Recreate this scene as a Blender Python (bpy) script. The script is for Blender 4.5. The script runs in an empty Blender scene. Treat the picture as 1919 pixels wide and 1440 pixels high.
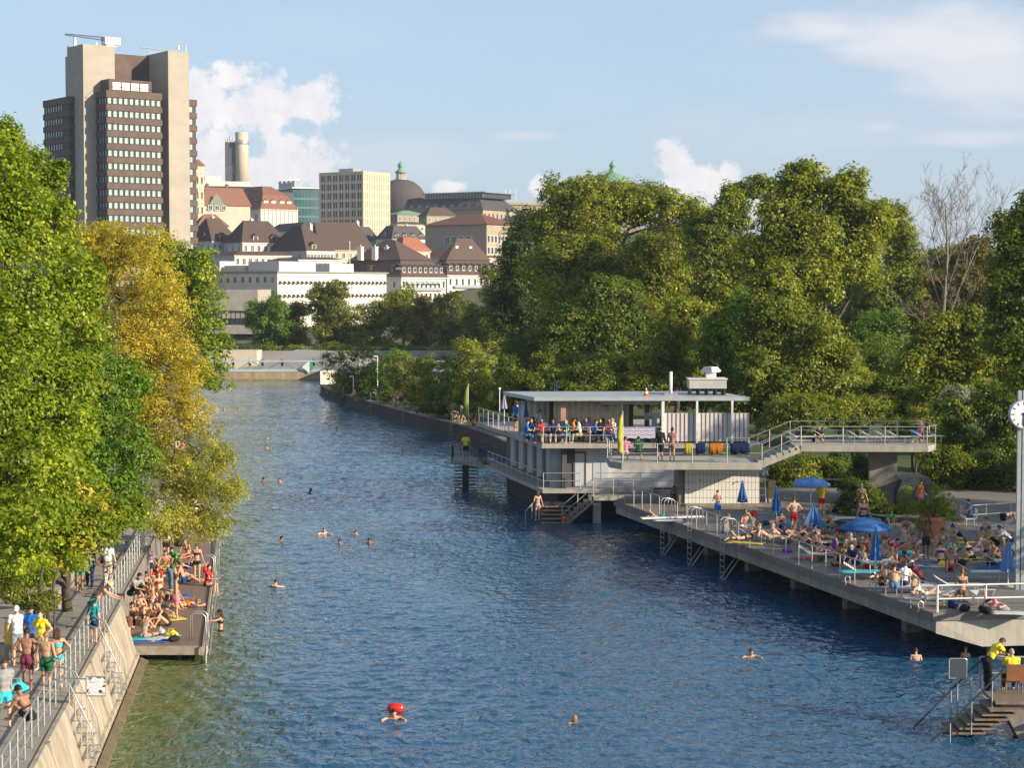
import bpy, bmesh, math, random
import numpy as np
from mathutils import Vector, Matrix
random.seed(7); RNG = np.random.default_rng(11)
PI = math.pi
scene = bpy.context.scene
COL = scene.collection
R_ = math.radians
# ---------------------------------------------------------------- camera numbers
F = 3600.0; CX = 959.5; CY = 720.0; HC = 13.5
PITCH = math.atan(180.0 / F)
_c, _s = math.cos(PITCH), math.sin(PITCH)
def ray(u, v):
    a = (u - CX) / F; b = -(v - CY) / F
    return Vector((a, _c + b * _s, -_s + b * _c))
def G(u, v, z=0.0):                     # point of the horizontal plane z
    r = ray(u, v); t = (z - HC) / r.z
    return Vector((r.x * t, r.y * t, z))
def D(u, v, Y):                         # point at distance Y ahead
    r = ray(u, v); t = Y / r.y
    return Vector((r.x * t, Y, HC + r.z * t))
def V3(*a): return Vector(a)
# ---------------------------------------------------------------- materials
MATS = {}
def M(name, col, rough=0.8, var=0.15, scale=2.0, bump=0.0, metal=0.0, alt=None, spec=0.4, bscale=None, detail=6, stretch=None):
    if name in MATS: return MATS[name]
    m = bpy.data.materials.new(name); m.use_nodes = True; MATS[name] = m
    nt = m.node_tree; N = nt.nodes; L = nt.links
    b = N['Principled BSDF']
    b.inputs['Roughness'].default_value = rough; b.inputs['Metallic'].default_value = metal
    b.inputs['Specular IOR Level'].default_value = spec
    tc = N.new('ShaderNodeTexCoord'); src = tc.outputs['Object']
    if stretch:
        mp = N.new('ShaderNodeMapping'); mp.inputs['Scale'].default_value = stretch
        L.new(src, mp.inputs['Vector']); src = mp.outputs['Vector']
    nz = N.new('ShaderNodeTexNoise'); nz.inputs['Scale'].default_value = scale; nz.inputs['Detail'].default_value = detail
    nz.inputs['Roughness'].default_value = 0.65
    L.new(src, nz.inputs['Vector'])
    rp = N.new('ShaderNodeValToRGB'); L.new(nz.outputs['Fac'], rp.inputs['Fac'])
    c = Vector(col[:3]); c2 = Vector(alt[:3]) if alt else c * (1 - var)
    c1 = c if alt else c * (1 + var * 0.6)
    rp.color_ramp.elements[0].position = 0.32; rp.color_ramp.elements[1].position = 0.68
    rp.color_ramp.elements[0].color = (*c2, 1); rp.color_ramp.elements[1].color = (*[min(1, k) for k in c1], 1)
    L.new(rp.outputs['Color'], b.inputs['Base Color'])
    if bump:
        nb = N.new('ShaderNodeTexNoise'); nb.inputs['Scale'].default_value = bscale or scale * 8; nb.inputs['Detail'].default_value = 4
        L.new(src, nb.inputs['Vector'])
        bp = N.new('ShaderNodeBump'); bp.inputs['Strength'].default_value = bump; bp.inputs['Distance'].default_value = 0.03
        L.new(nb.outputs['Fac'], bp.inputs['Height']); L.new(bp.outputs['Normal'], b.inputs['Normal'])
    return m
def Mobj(name, rough=0.7, spec=0.35, var=0.12, scale=9.0, sss=0.0):     # colour taken from the object's own colour
    if name in MATS: return MATS[name]
    m = bpy.data.materials.new(name); m.use_nodes = True; MATS[name] = m
    nt = m.node_tree; N = nt.nodes; L = nt.links; b = N['Principled BSDF']
    b.inputs['Roughness'].default_value = rough; b.inputs['Specular IOR Level'].default_value = spec
    oi = N.new('ShaderNodeObjectInfo'); tc = N.new('ShaderNodeTexCoord')
    nz = N.new('ShaderNodeTexNoise'); nz.inputs['Scale'].default_value = scale; L.new(tc.outputs['Object'], nz.inputs['Vector'])
    mr = N.new('ShaderNodeMapRange'); mr.inputs['From Min'].default_value = .3; mr.inputs['From Max'].default_value = .7
    mr.inputs['To Min'].default_value = 1 - var; mr.inputs['To Max'].default_value = 1 + var; L.new(nz.outputs['Fac'], mr.inputs['Value'])
    vm = N.new('ShaderNodeVectorMath'); vm.operation = 'SCALE'
    L.new(oi.outputs['Color'], vm.inputs[0]); L.new(mr.outputs['Result'], vm.inputs['Scale'])
    L.new(vm.outputs['Vector'], b.inputs['Base Color'])
    return m
# ---------------------------------------------------------------- tagging
ORG = {}
def tag(o, label=None, cat=None, group=None, kind=None):
    if label: o['label'] = label
    if cat: o['category'] = cat
    if group: o['group'] = group
    if kind: o['kind'] = kind
    return o
def thing(name, label, cat, loc=(0, 0, 0), rotz=0.0, group=None):
    o = bpy.data.objects.new(name, None); COL.objects.link(o)
    o.empty_display_size = 0.2
    o.location = loc; o.rotation_euler = (0, 0, rotz)
    ORG[o.name] = Vector(loc)
    return tag(o, label, cat, group)
def dup(root, loc=None, rotz=None, label=None, group=None, scale=None):
    r = root.copy(); COL.objects.link(r)
    if loc is not None: r.location = loc
    if rotz is not None: r.rotation_euler = (0, 0, rotz)
    if scale is not None: r.scale = (scale,) * 3 if isinstance(scale, (int, float)) else scale
    if label: r['label'] = label
    if group: r['group'] = group
    for ch in list(root.children):
        c = ch.copy(); COL.objects.link(c); c.parent = r
        for g in list(ch.children):
            d = g.copy(); COL.objects.link(d); d.parent = c
    return r
# ---------------------------------------------------------------- mesh builder
class MB:
    def __init__(s): s.v = []; s.f = []; s.m = []; s.k = 0
    def add(s, vs, fs):
        n = len(s.v); s.v += [tuple(p) for p in vs]
        for f in fs: s.f.append(tuple(i + n for i in f)); s.m.append(s.k)
        return s
    def mat(s, k): s.k = k; return s
    def obox(s, o, a, b, c):
        o, a, b, c = Vector(o), Vector(a), Vector(b), Vector(c)
        vs = [o, o + a, o + a + b, o + b, o + c, o + a + c, o + a + b + c, o + b + c]
        fs = [(0, 3, 2, 1), (4, 5, 6, 7), (0, 1, 5, 4), (1, 2, 6, 5), (2, 3, 7, 6), (3, 0, 4, 7)]
        if a.cross(b).dot(c) < 0: fs = [f[::-1] for f in fs]
        return s.add(vs, fs)
    def box(s, c, size, rz=0.0, pitch=0.0, roll=0.0):
        R = Matrix.Rotation(rz, 3, 'Z') @ Matrix.Rotation(pitch, 3, 'X') @ Matrix.Rotation(roll, 3, 'Y')
        a, b, d = R @ V3(size[0], 0, 0), R @ V3(0, size[1], 0), R @ V3(0, 0, size[2])
        return s.obox(Vector(c) - (a + b + d) / 2, a, b, d)
    def b2(s, p, q): return s.obox(p, (q[0] - p[0], 0, 0), (0, q[1] - p[1], 0), (0, 0, q[2] - p[2]))
    def prism(s, pts, z0, z1):
        n = len(pts); ar = sum(pts[i][0] * pts[(i + 1) % n][1] - pts[(i + 1) % n][0] * pts[i][1] for i in range(n))
        if ar < 0: pts = pts[::-1]
        vs = [(p[0], p[1], z0) for p in pts] + [(p[0], p[1], z1) for p in pts]
        fs = [tuple(range(n))[::-1], tuple(range(n, 2 * n))] + [(i, (i + 1) % n, (i + 1) % n + n, i + n) for i in range(n)]
        return s.add(vs, fs)
    def loft(s, rings, caps=True, closed=True):
        n = len(rings[0]); vs = [p for r in rings for p in r]; fs = []
        for k in range(len(rings) - 1):
            for i in range(n if closed else n - 1):
                j = (i + 1) % n; fs.append((k * n + i, k * n + j, (k + 1) * n + j, (k + 1) * n + i))
        if caps: fs.append(tuple(range(n))[::-1]); fs.append(tuple((len(rings) - 1) * n + i for i in range(n)))
        return s.add(vs, fs)
    def tube(s, pts, r, n=6, caps=True):
        pts = [Vector(p) for p in pts]; rings = []; up = None
        rr = r if isinstance(r, (list, tuple)) else [r] * len(pts)
        for i, p in enumerate(pts):
            if i == 0: t = pts[1] - p
            elif i == len(pts) - 1: t = p - pts[-2]
            else: t = (pts[i + 1] - p).normalized() + (p - pts[i - 1]).normalized()
            t = t.normalized() if t.length > 1e-9 else Vector((0, 0, 1))
            if up is None: up = Vector((0, 0, 1)) if abs(t.z) < .9 else Vector((1, 0, 0))
            a = t.cross(up)
            if a.length < 1e-4: a = t.orthogonal()
            a.normalize(); b = a.cross(t).normalized(); up = b
            rings.append([p + (a * math.cos(2 * PI * k / n) + b * math.sin(2 * PI * k / n)) * rr[i] for k in range(n)])
        return s.loft(rings, caps)
    def lathe(s, prof, c=(0, 0, 0), n=20, sx=1.0, sy=1.0):
        rings = [[(c[0] + r * sx * math.cos(2 * PI * k / n), c[1] + r * sy * math.sin(2 * PI * k / n), c[2] + z) for k in range(n)] for r, z in prof]
        return s.loft(rings)
    def sph(s, c, r, n=10, m=7):
        rx, ry, rz = r if isinstance(r, (tuple, list)) else (r, r, r)
        rings = [[(c[0] + rx * math.sin(PI * j / m) * math.cos(2 * PI * k / n), c[1] + ry * math.sin(PI * j / m) * math.sin(2 * PI * k / n), c[2] - rz * math.cos(PI * j / m)) for k in range(n)]
                 for j in [0.12] + list(range(1, m)) + [m - 0.12]]
        return s.loft(rings)
    def build(s, name, mat=None, parent=None, smooth=False):
        me = bpy.data.meshes.new(name)
        vs = s.v
        if parent is not None and parent.name in ORG:
            o = ORG[parent.name]; vs = [(p[0] - o.x, p[1] - o.y, p[2] - o.z) for p in vs]
        me.from_pydata(vs, [], s.f)
        mats = mat if isinstance(mat, (list, tuple)) else [mat]
        for q in mats:
            if q: me.materials.append(q)
        if len(mats) > 1: me.polygons.foreach_set('material_index', s.m)
        if smooth:
            me.polygons.foreach_set('use_smooth', [True] * len(me.polygons))
        me.update()
        o = bpy.data.objects.new(name, me); COL.objects.link(o)
        if parent is not None:
            o.parent = parent
            if parent.name in ORG: ORG[o.name] = ORG[parent.name]
        return o
def single(mb, name, mat, label, cat, group=None, kind=None, loc=None, smooth=False):
    """a thing that is one mesh, with its origin at its base"""
    if loc is None:
        a = np.array(mb.v); loc = (a[:, 0].mean(), a[:, 1].mean(), a[:, 2].min())
    ORG['__t'] = Vector(loc)
    me_v = mb.v; mb.v = [(p[0] - loc[0], p[1] - loc[1], p[2] - loc[2]) for p in me_v]
    o = mb.build(name, mat, None, smooth); o.location = loc
    ORG[o.name] = Vector(loc)
    return tag(o, label, cat, group, kind)
def npmesh(name, verts, faces4, mat, attr=None, parent=None, smooth=False):
    """quick mesh from numpy: verts (n,3), quads (m,4)"""
    me = bpy.data.meshes.new(name)
    nv, nf = len(verts), len(faces4); k = faces4.shape[1]
    me.vertices.add(nv); me.vertices.foreach_set('co', np.ascontiguousarray(verts, dtype=np.float32).ravel())
    me.loops.add(nf * k); me.loops.foreach_set('vertex_index', np.ascontiguousarray(faces4, dtype=np.int32).ravel())
    me.polygons.add(nf); me.polygons.foreach_set('loop_start', np.arange(0, nf * k, k, dtype=np.int32))
    if smooth: me.polygons.foreach_set('use_smooth', np.ones(nf, dtype=bool))
    me.update(calc_edges=True)
    if attr is not None:
        at = me.attributes.new('rnd', 'FLOAT', 'POINT'); at.data.foreach_set('value', np.ascontiguousarray(attr, dtype=np.float32))
    for q in (mat if isinstance(mat, (list, tuple)) else [mat]): me.materials.append(q)
    o = bpy.data.objects.new(name, me); COL.objects.link(o)
    if parent is not None: o.parent = parent
    return o
def lerp(a, b, t): return a + (b - a) * t
# ---------------------------------------------------------------- shared materials
mConc = M('concrete', (.34, .31, .26), .9, .35, 1.6, .35, bscale=14, stretch=(1.5, 1.5, .4), alt=(.20, .18, .15))
mConcD = M('concrete_weathered', (.24, .215, .18), .9, .35, 1.5, .5, bscale=10)
mConcL = M('concrete_pale', (.41, .38, .33), .85, .3, 1.6, .25, bscale=12, stretch=(1.6, 1.6, .35), alt=(.28, .26, .22))
mSteel = M('galvanised_steel', (.42, .42, .41), .45, .2, 6, 0, metal=.6)
mSteelP = M('painted_steel_grey', (.30, .33, .35), .5, .15, 5, 0)
mWhite = M('white_paint', (.72, .71, .68), .6, .08, 2, 0)
mWood = M('weathered_wood', (.20, .15, .11), .8, .35, 4, .3, stretch=(1, 8, 1))
mDark = M('dark_metal', (.035, .037, .04), .6, .2, 4)
mBlack = M('black_rubber', (.015, .015, .017), .7, .2, 4)
mGlass = M('window_glass', (.06, .09, .10), .12, .3, .6, 0, spec=.8)
mCloth = Mobj('cloth', .85, .15, .10, 12)
mSkin = Mobj('skin', .5, .3, .07, 9)
mHair = Mobj('hair', .6, .3, .25, 40)
mPaint = Mobj('coloured_paint', .5, .4, .06, 6)
# ================================================================ camera, sun, sky
cam = bpy.data.cameras.new('camera'); co = bpy.data.objects.new('camera', cam); COL.objects.link(co)
co.location = (0, 0, HC); co.rotation_euler = (PI / 2 - PITCH, 0, 0)
cam.sensor_width = 36; cam.lens = 36 * F / 1919.0; cam.clip_start = .5; cam.clip_end = 9000
scene.camera = co
SUN_EL = R_(20); SUN_TH = R_(62)
sd = Vector((math.sin(SUN_TH) * math.cos(SUN_EL), -math.cos(SUN_TH) * math.cos(SUN_EL), math.sin(SUN_EL)))
sl = bpy.data.lights.new('sun', 'SUN'); sl.energy = 5.0; sl.angle = R_(.53); sl.color = (1.0, .86, .66)
so = bpy.data.objects.new('sun', sl); COL.objects.link(so); so.rotation_euler = (-sd).to_track_quat('-Z', 'Y').to_euler(); so.location = (60, -60, 80)
w = bpy.data.worlds.new('World'); scene.world = w; w.use_nodes = True
nt = w.node_tree; N = nt.nodes; L = nt.links; N.clear()
def nn(t, **k):
    n = N.new(t)
    for a, b in k.items(): setattr(n, a, b)
    return n
def mth(op, a, b=None, c=None):
    n = nn('ShaderNodeMath', operation=op)
    for i, q in enumerate((a, b, c)):
        if q is None: continue
        if isinstance(q, (int, float)): n.inputs[i].default_value = q
        else: L.new(q, n.inputs[i])
    return n.outputs[0]
sky = nn('ShaderNodeTexSky', sky_type='NISHITA'); sky.sun_disc = False; sky.sun_elevation = SUN_EL
sky.sun_rotation = math.atan2(sd.x, sd.y); sky.air_density = 1.0; sky.dust_density = 1.1; sky.ozone_density = 1.6; sky.altitude = 400
tc = nn('ShaderNodeTexCoord'); sp = nn('ShaderNodeSeparateXYZ'); L.new(tc.outputs['Generated'], sp.inputs[0])
yy = mth('MAXIMUM', mth('ABSOLUTE', sp.outputs['Y']), .02)
U = mth('DIVIDE', sp.outputs['X'], yy); Vv = mth('DIVIDE', sp.outputs['Z'], yy)
cb = nn('ShaderNodeCombineXYZ'); L.new(U, cb.inputs[0]); L.new(Vv, cb.inputs[1])
def noise(scale, detail, rough, stretch=(1, 1, 1), off=(0, 0, 0)):
    mp = nn('ShaderNodeMapping'); mp.inputs['Scale'].default_value = stretch; mp.inputs['Location'].default_value = off
    L.new(cb.outputs[0], mp.inputs['Vector'])
    n = nn('ShaderNodeTexNoise'); n.inputs['Scale'].default_value = scale; n.inputs['Detail'].default_value = detail; n.inputs['Roughness'].default_value = rough
    L.new(mp.outputs[0], n.inputs['Vector']); return n.outputs['Fac']
nC = noise(62, 5, .68); nW = noise(9, 5, .6, (1, 3.2, 1)); nS = noise(60, 4, .6, off=(.01, -.012, 0))
def ell(px, py, rx, ry, nz, amp, hard, lo=0.0):
    a = mth('DIVIDE', mth('SUBTRACT', U, (px - 959.5) / 3600), rx / 3600)
    b = mth('DIVIDE', mth('SUBTRACT', Vv, (540 - py) / 3600), ry / 3600)
    d = mth('SQRT', mth('ADD', mth('MULTIPLY', a, a), mth('MULTIPLY', b, b)))
    d = mth('ADD', d, mth('MULTIPLY', mth('SUBTRACT', nz, .5), amp))
    mr = nn('ShaderNodeMapRange', interpolation_type='SMOOTHSTEP'); L.new(d, mr.inputs['Value'])
    mr.inputs['From Min'].default_value = 1.0; mr.inputs['From Max'].default_value = 1.0 - hard
    mr.inputs['To Min'].default_value = 0; mr.inputs['To Max'].default_value = 1
    return mr.outputs['Result']
cum = [(440, 150, 62, 42), (480, 200, 95, 75), (385, 190, 70, 75), (590, 185, 75, 48), (555, 300, 105, 58), (500, 330, 130, 60), (405, 300, 80, 80),
       (1262, 300, 42, 44), (1300, 345, 75, 42), (1366, 330, 26, 32), (1340, 362, 60, 30), (845, 352, 42, 18), (1010, 350, 22, 20), (1460, 395, 60, 40)]
wis = [(1700, 75, 340, 100, 1.0), (1560, 60, 200, 60, .9), (1830, 150, 280, 95, .8), (1820, 262, 170, 26, .6), (980, 255, 90, 16, .5), (760, 300, 330, 60, .35), (1500, 250, 420, 70, .3), (1200, 420, 900, 70, .45), (600, 60, 300, 60, .12), (300, 330, 400, 130, .35), (1640, 240, 80, 18, .5)]
m1 = None
for a in cum:
    e = ell(*a, nC, 2.6, .5); m1 = e if m1 is None else mth('MAXIMUM', m1, e)
m2 = None
for px, py, rx, ry, s in wis:
    e = mth('MULTIPLY', ell(px, py, rx, ry, nW, 2.0, .95), s); m2 = e if m2 is None else mth('MAXIMUM', m2, e)
fr = mth('GREATER_THAN', sp.outputs['Y'], 0.0)
gen = nn('ShaderNodeMapRange'); L.new(nW, gen.inputs['Value']); gen.inputs['From Min'].default_value = .45; gen.inputs['From Max'].default_value = .8
gen.inputs['To Max'].default_value = .12
m2 = mth('MAXIMUM', mth('MULTIPLY', m2, fr), gen.outputs['Result']); m1 = mth('MULTIPLY', m1, fr)
# sky tint
tint = nn('ShaderNodeMix', data_type='RGBA'); tint.blend_type = 'MIX'; tint.inputs['Factor'].default_value = .6
tf = nn('ShaderNodeMapRange'); L.new(sp.outputs['Z'], tf.inputs['Value']); tf.inputs['From Min'].default_value = .12; tf.inputs['From Max'].default_value = .6; tf.inputs['To Min'].default_value = .6; tf.inputs['To Max'].default_value = .3; L.new(tf.outputs['Result'], tint.inputs['Factor']); L.new(sky.outputs[0], tint.inputs['A']); tint.inputs['B'].default_value = (3.8, 4.9, 6.5, 1)
cs = nn('ShaderNodeMix', data_type='RGBA'); L.new(nS, cs.inputs['Factor']); cs.inputs['A'].default_value = (5.0, 5.1, 5.9, 1); cs.inputs['B'].default_value = (9.0, 8.4, 7.8, 1)
x1 = nn('ShaderNodeMix', data_type='RGBA'); L.new(m2, x1.inputs['Factor']); L.new(tint.outputs['Result'], x1.inputs['A']); x1.inputs['B'].default_value = (5.8, 5.9, 6.3, 1)
x2 = nn('ShaderNodeMix', data_type='RGBA'); L.new(mth('MULTIPLY', m1, .88), x2.inputs['Factor']); L.new(x1.outputs['Result'], x2.inputs['A']); L.new(cs.outputs['Result'], x2.inputs['B'])
bg = nn('ShaderNodeBackground'); bg.inputs['Strength'].default_value = .090; L.new(x2.outputs['Result'], bg.inputs['Color'])
ow = nn('ShaderNodeOutputWorld'); L.new(bg.outputs[0], ow.inputs['Surface'])
scene.view_settings.view_transform = 'Standard'; scene.view_settings.look = 'None'; scene.view_settings.exposure = 0.68; scene.view_settings.gamma = 1
scene.cycles.max_bounces = 6; scene.cycles.diffuse_bounces = 3; scene.cycles.glossy_bounces = 3; scene.cycles.transmission_bounces = 3; scene.cycles.transparent_max_bounces = 6

# ================================================================ terrain
def sstep(a, b, x):
    t = np.clip((x - a) / (b - a), 0, 1); return t * t * (3 - 2 * t)
LB = [G(57, 1437, 2), G(180, 1247, 2)]                       # left path edge
LB_dir = (G(267, 1050, 2) - G(57, 1437, 2)).normalized()
def left_edge(y):      # x of the path edge for a given y
    p = G(57, 1437, 2); q = G(267, 1050, 2)
    x = p.x + (q.x - p.x) * (y - p.y) / (q.y - p.y)
    if y > 100: x -= (y - 100) * .09
    return x
ys = np.concatenate([np.linspace(-150, 330, 60), np.linspace(345, 1300, 70), np.linspace(1400, 5200, 14)])
xs = np.concatenate([np.linspace(-3600, -500, 12), np.linspace(-450, 450, 75), np.linspace(520, 3600, 12)])
X, Y = np.meshgrid(xs, ys); 
Z = np.where(Y < 312, -3.0, 3.1) + 12 * sstep(540, 660, Y) + 21 * sstep(620, 860, Y) + 9 * sstep(860, 1100, Y) - 45 * sstep(1500, 2600, Y)
Z += np.where(Y > 600, 2.5 * np.sin(X / 60.) * np.cos(Y / 70.), 0) * sstep(600, 700, Y)
Z = np.where(Y > 345, 3.1 + (Z - 3.1) * (1 - .8 * sstep(.11, .19, X / np.maximum(Y, 1))), Z)
vt = np.stack([X.ravel(), Y.ravel(), Z.ravel()], 1); nx = len(xs); ny = len(ys)
ii, jj = np.meshgrid(np.arange(nx - 1), np.arange(ny - 1)); a0 = (jj * nx + ii).ravel()
fq = np.stack([a0, a0 + 1, a0 + nx + 1, a0 + nx], 1)
mGround = M('hillside_ground', (.07, .085, .035), .95, .3, .05, .3, alt=(.12, .11, .07))
tag(npmesh('ground', vt, fq, mGround), kind='structure')
# left bank land, island land behind the channel wall
mGrass = M('grass_lawn', (.05, .09, .02), .95, .3, .6, .6, alt=(.075, .10, .03))
mPath = M('path_concrete', (.34, .30, .25), .92, .22, .7, .35, alt=(.25, .22, .185), bscale=22)
pts = [(left_edge(y), y) for y in (-120, 0, 40, 60, 80, 100, 140, 190, 240, 285)]
m = MB().prism(pts + [(-60, 285), (-60, -120)], -2.6, 2.0)
tag(m.build('path', mPath), kind='structure')
m = MB().prism([(-3600, -150), (-60, -150), (-60, 312), (-3600, 312)], -2.6, 1.95)
tag(m.build('ground', mGrass), kind='structure')
WALL = [(5.2, 122.), (2.2, 140.), (-2.1, 163.), (-4.3, 172.), (-9.2, 187.), (-14.5, 205.), (-19.8, 224.), (-22.8, 236.), (-24.4, 245.)]
m = MB().prism([(x + .3, y + .2) for x, y in WALL] + [(-24.0, 268), (-5, 274), (60, 250), (300, 250), (300, 112), (16, 112), (10, 117), (8, 124)], -2.6, 1.15)
tag(m.build('lawn', mGrass), kind='structure')
# ================================================================ water with real waves
def wavegrid():
    yr = [34.0]
    while yr[-1] < 330: yr.append(yr[-1] + max(.07, yr[-1] * .00145))
    yr = np.array(yr); xn = np.linspace(-1, 1, 820)
    Xw = np.outer(np.clip(yr * .36 + 6, 0, 90), xn) - 3; Yw = np.repeat(yr[:, None], len(xn), 1)
    Zw = np.zeros_like(Xw); rg = np.random.default_rng(5)
    for k in range(60):
        lam = .26 * (1.046 ** k)
        th = rg.normal(PI * .5, .85) + (rg.random() < .25) * rg.uniform(-1.2, 1.2)
        kx, ky = math.cos(th) * 2 * PI / lam, math.sin(th) * 2 * PI / lam
        A = .0056 * min(lam, 1.0) ** .8 * rg.uniform(.5, 1.2)
        fade = np.clip((lam / np.maximum(.09, Yw * .00145) - 2.0) / 2, 0, 1)
        ph = kx * Xw + ky * Yw + rg.uniform(0, 6.28) + .8 * np.sin(Xw * rg.uniform(.1, .35) + rg.uniform(0, 6)) + .8 * np.sin(Yw * rg.uniform(.08, .3) + rg.uniform(0, 6))
        Zw += A * fade * np.sin(ph)
    # gusts: patches of calmer and rougher water
    g = .75 + .35 * np.sin(Xw * .23 + 1.3 * np.sin(Yw * .06)) * np.sin(Yw * .09 + 1.1 * np.sin(Xw * .15)) + .2 * np.sin(Xw * .6 + Yw * .21)
    Zw *= np.clip(g, .35, 1.3)
    v = np.stack([Xw.ravel(), Yw.ravel(), Zw.ravel()], 1); a, b = Xw.shape
    i2, j2 = np.meshgrid(np.arange(b - 1), np.arange(a - 1)); q = (j2 * b + i2).ravel()
    return v, np.stack([q, q + 1, q + b + 1, q + b], 1)
mWater = bpy.data.materials.new('river_water'); mWater.use_nodes = True
nt = mWater.node_tree; N = nt.nodes; L = nt.links; b = N['Principled BSDF']
b.inputs['Roughness'].default_value = .04; b.inputs['IOR'].default_value = 1.42; b.inputs['Specular IOR Level'].default_value = .5
tc = nn('ShaderNodeTexCoord'); mp = nn('ShaderNodeMapping'); mp.inputs['Scale'].default_value = (1, .62, 1); L.new(tc.outputs['Object'], mp.inputs['Vector'])
n1 = nn('ShaderNodeTexNoise'); n1.inputs['Scale'].default_value = 2.7; n1.inputs['Detail'].default_value = 2.5; n1.inputs['Distortion'].default_value = .6; L.new(mp.outputs[0], n1.inputs['Vector'])
bp = nn('ShaderNodeBump'); bp.inputs['Strength'].default_value = .9; bp.inputs['Distance'].default_value = .16; nG = nn('ShaderNodeTexNoise'); nG.inputs['Scale'].default_value = .11; nG.inputs['Detail'].default_value = 3; L.new(mp.outputs[0], nG.inputs['Vector']); mG = nn('ShaderNodeMapRange'); L.new(nG.outputs['Fac'], mG.inputs['Value']); mG.inputs['From Min'].default_value = .35; mG.inputs['From Max'].default_value = .65; mG.inputs['To Min'].default_value = .07; mG.inputs['To Max'].default_value = .20; L.new(mG.outputs['Result'], bp.inputs['Distance']); L.new(n1.outputs['Fac'], bp.inputs['Height']); L.new(bp.outputs[0], b.inputs['Normal'])
# olive painted along the left bank for shallow river bed and reflected trees
sp = nn('ShaderNodeSeparateXYZ'); L.new(tc.outputs['Object'], sp.inputs[0])
q = mth('ADD', sp.outputs['X'], mth('MULTIPLY', sp.outputs['Y'], .105)); n2 = nn('ShaderNodeTexNoise'); n2.inputs['Scale'].default_value = .35; n2.inputs['Detail'].default_value = 5; L.new(tc.outputs['Object'], n2.inputs['Vector'])
q = mth('ADD', q, mth('MULTIPLY', mth('SUBTRACT', n2.outputs['Fac'], .5), 4.0))
mr = nn('ShaderNodeMapRange', interpolation_type='SMOOTHSTEP'); L.new(q, mr.inputs['Value']); mr.inputs['From Min'].default_value = -5.6; mr.inputs['From Max'].default_value = .6
mx = nn('ShaderNodeMix', data_type='RGBA'); L.new(mr.outputs[0], mx.inputs['Factor']); mx.inputs['A'].default_value = (.095, .12, .03, 1); mx.inputs['B'].default_value = (.020, .080, .155, 1)
L.new(mx.outputs['Result'], b.inputs['Base Color'])
v, fq = wavegrid()
tag(npmesh('water', v, fq, mWater, smooth=True), kind='structure')
m = MB().add([(-90, -150, -.12), (300, -150, -.12), (300, 330, -.12), (-90, 330, -.12)], [(0, 1, 2, 3)])
tag(m.build('water', mWater), kind='structure')
# ================================================================ the city on the far bank and the hill
mRust = M('rusty_steel_panel', (.125, .085, .068), .75, .35, .35, .1, alt=(.085, .055, .045))
mTowerC = M('tower_concrete', (.40, .36, .30), .9, .14, .12, .2, alt=(.335, .30, .255), bscale=3, stretch=(1, 1, 2.5))
mTowerRoof = M('tower_roof', (.25, .24, .22), .9)
mGlassG = M('green_tinted_glass', (.34, .46, .42), .25, .3, .5, 0, spec=.7, alt=(.20, .30, .28))
mGlassD = M('dark_window_glass', (.035, .045, .055), .15, .4, .4, 0, spec=.8)
mRoofBr = M('brown_roof_tiles', (.105, .070, .055), .9, .2, 1.2, .3, alt=(.075, .052, .042))
mRoofRed = M('red_roof_tiles', (.25, .115, .075), .9, .25, .8, .3, alt=(.19, .09, .062))
mRoofDk = M('slate_roof', (.075, .068, .07), .85, .2, .8, .2)
mPlaster = M('white_plaster', (.62, .59, .54), .9, .07, .3, .1)
mCream = M('cream_plaster', (.52, .46, .36), .9, .1, .3, .1)
mOchre = M('ochre_stone', (.36, .30, .21), .9, .15, .4, .2)
mBeige = M('beige_stone_grid', (.52, .45, .34), .9, .08, .4)
mCopper = M('green_copper', (.16, .33, .25), .7, .2, 1)
mFrameW = M('white_window_frame', (.70, .69, .66), .6, .05)
mSolar = M('blue_panel', (.10, .16, .28), .35, .1, metal=.3)
mTeal = M('teal_curtain_glass', (.02, .075, .095), .15, .5, .15, 0, spec=.9, alt=(.04, .12, .13))
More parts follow.
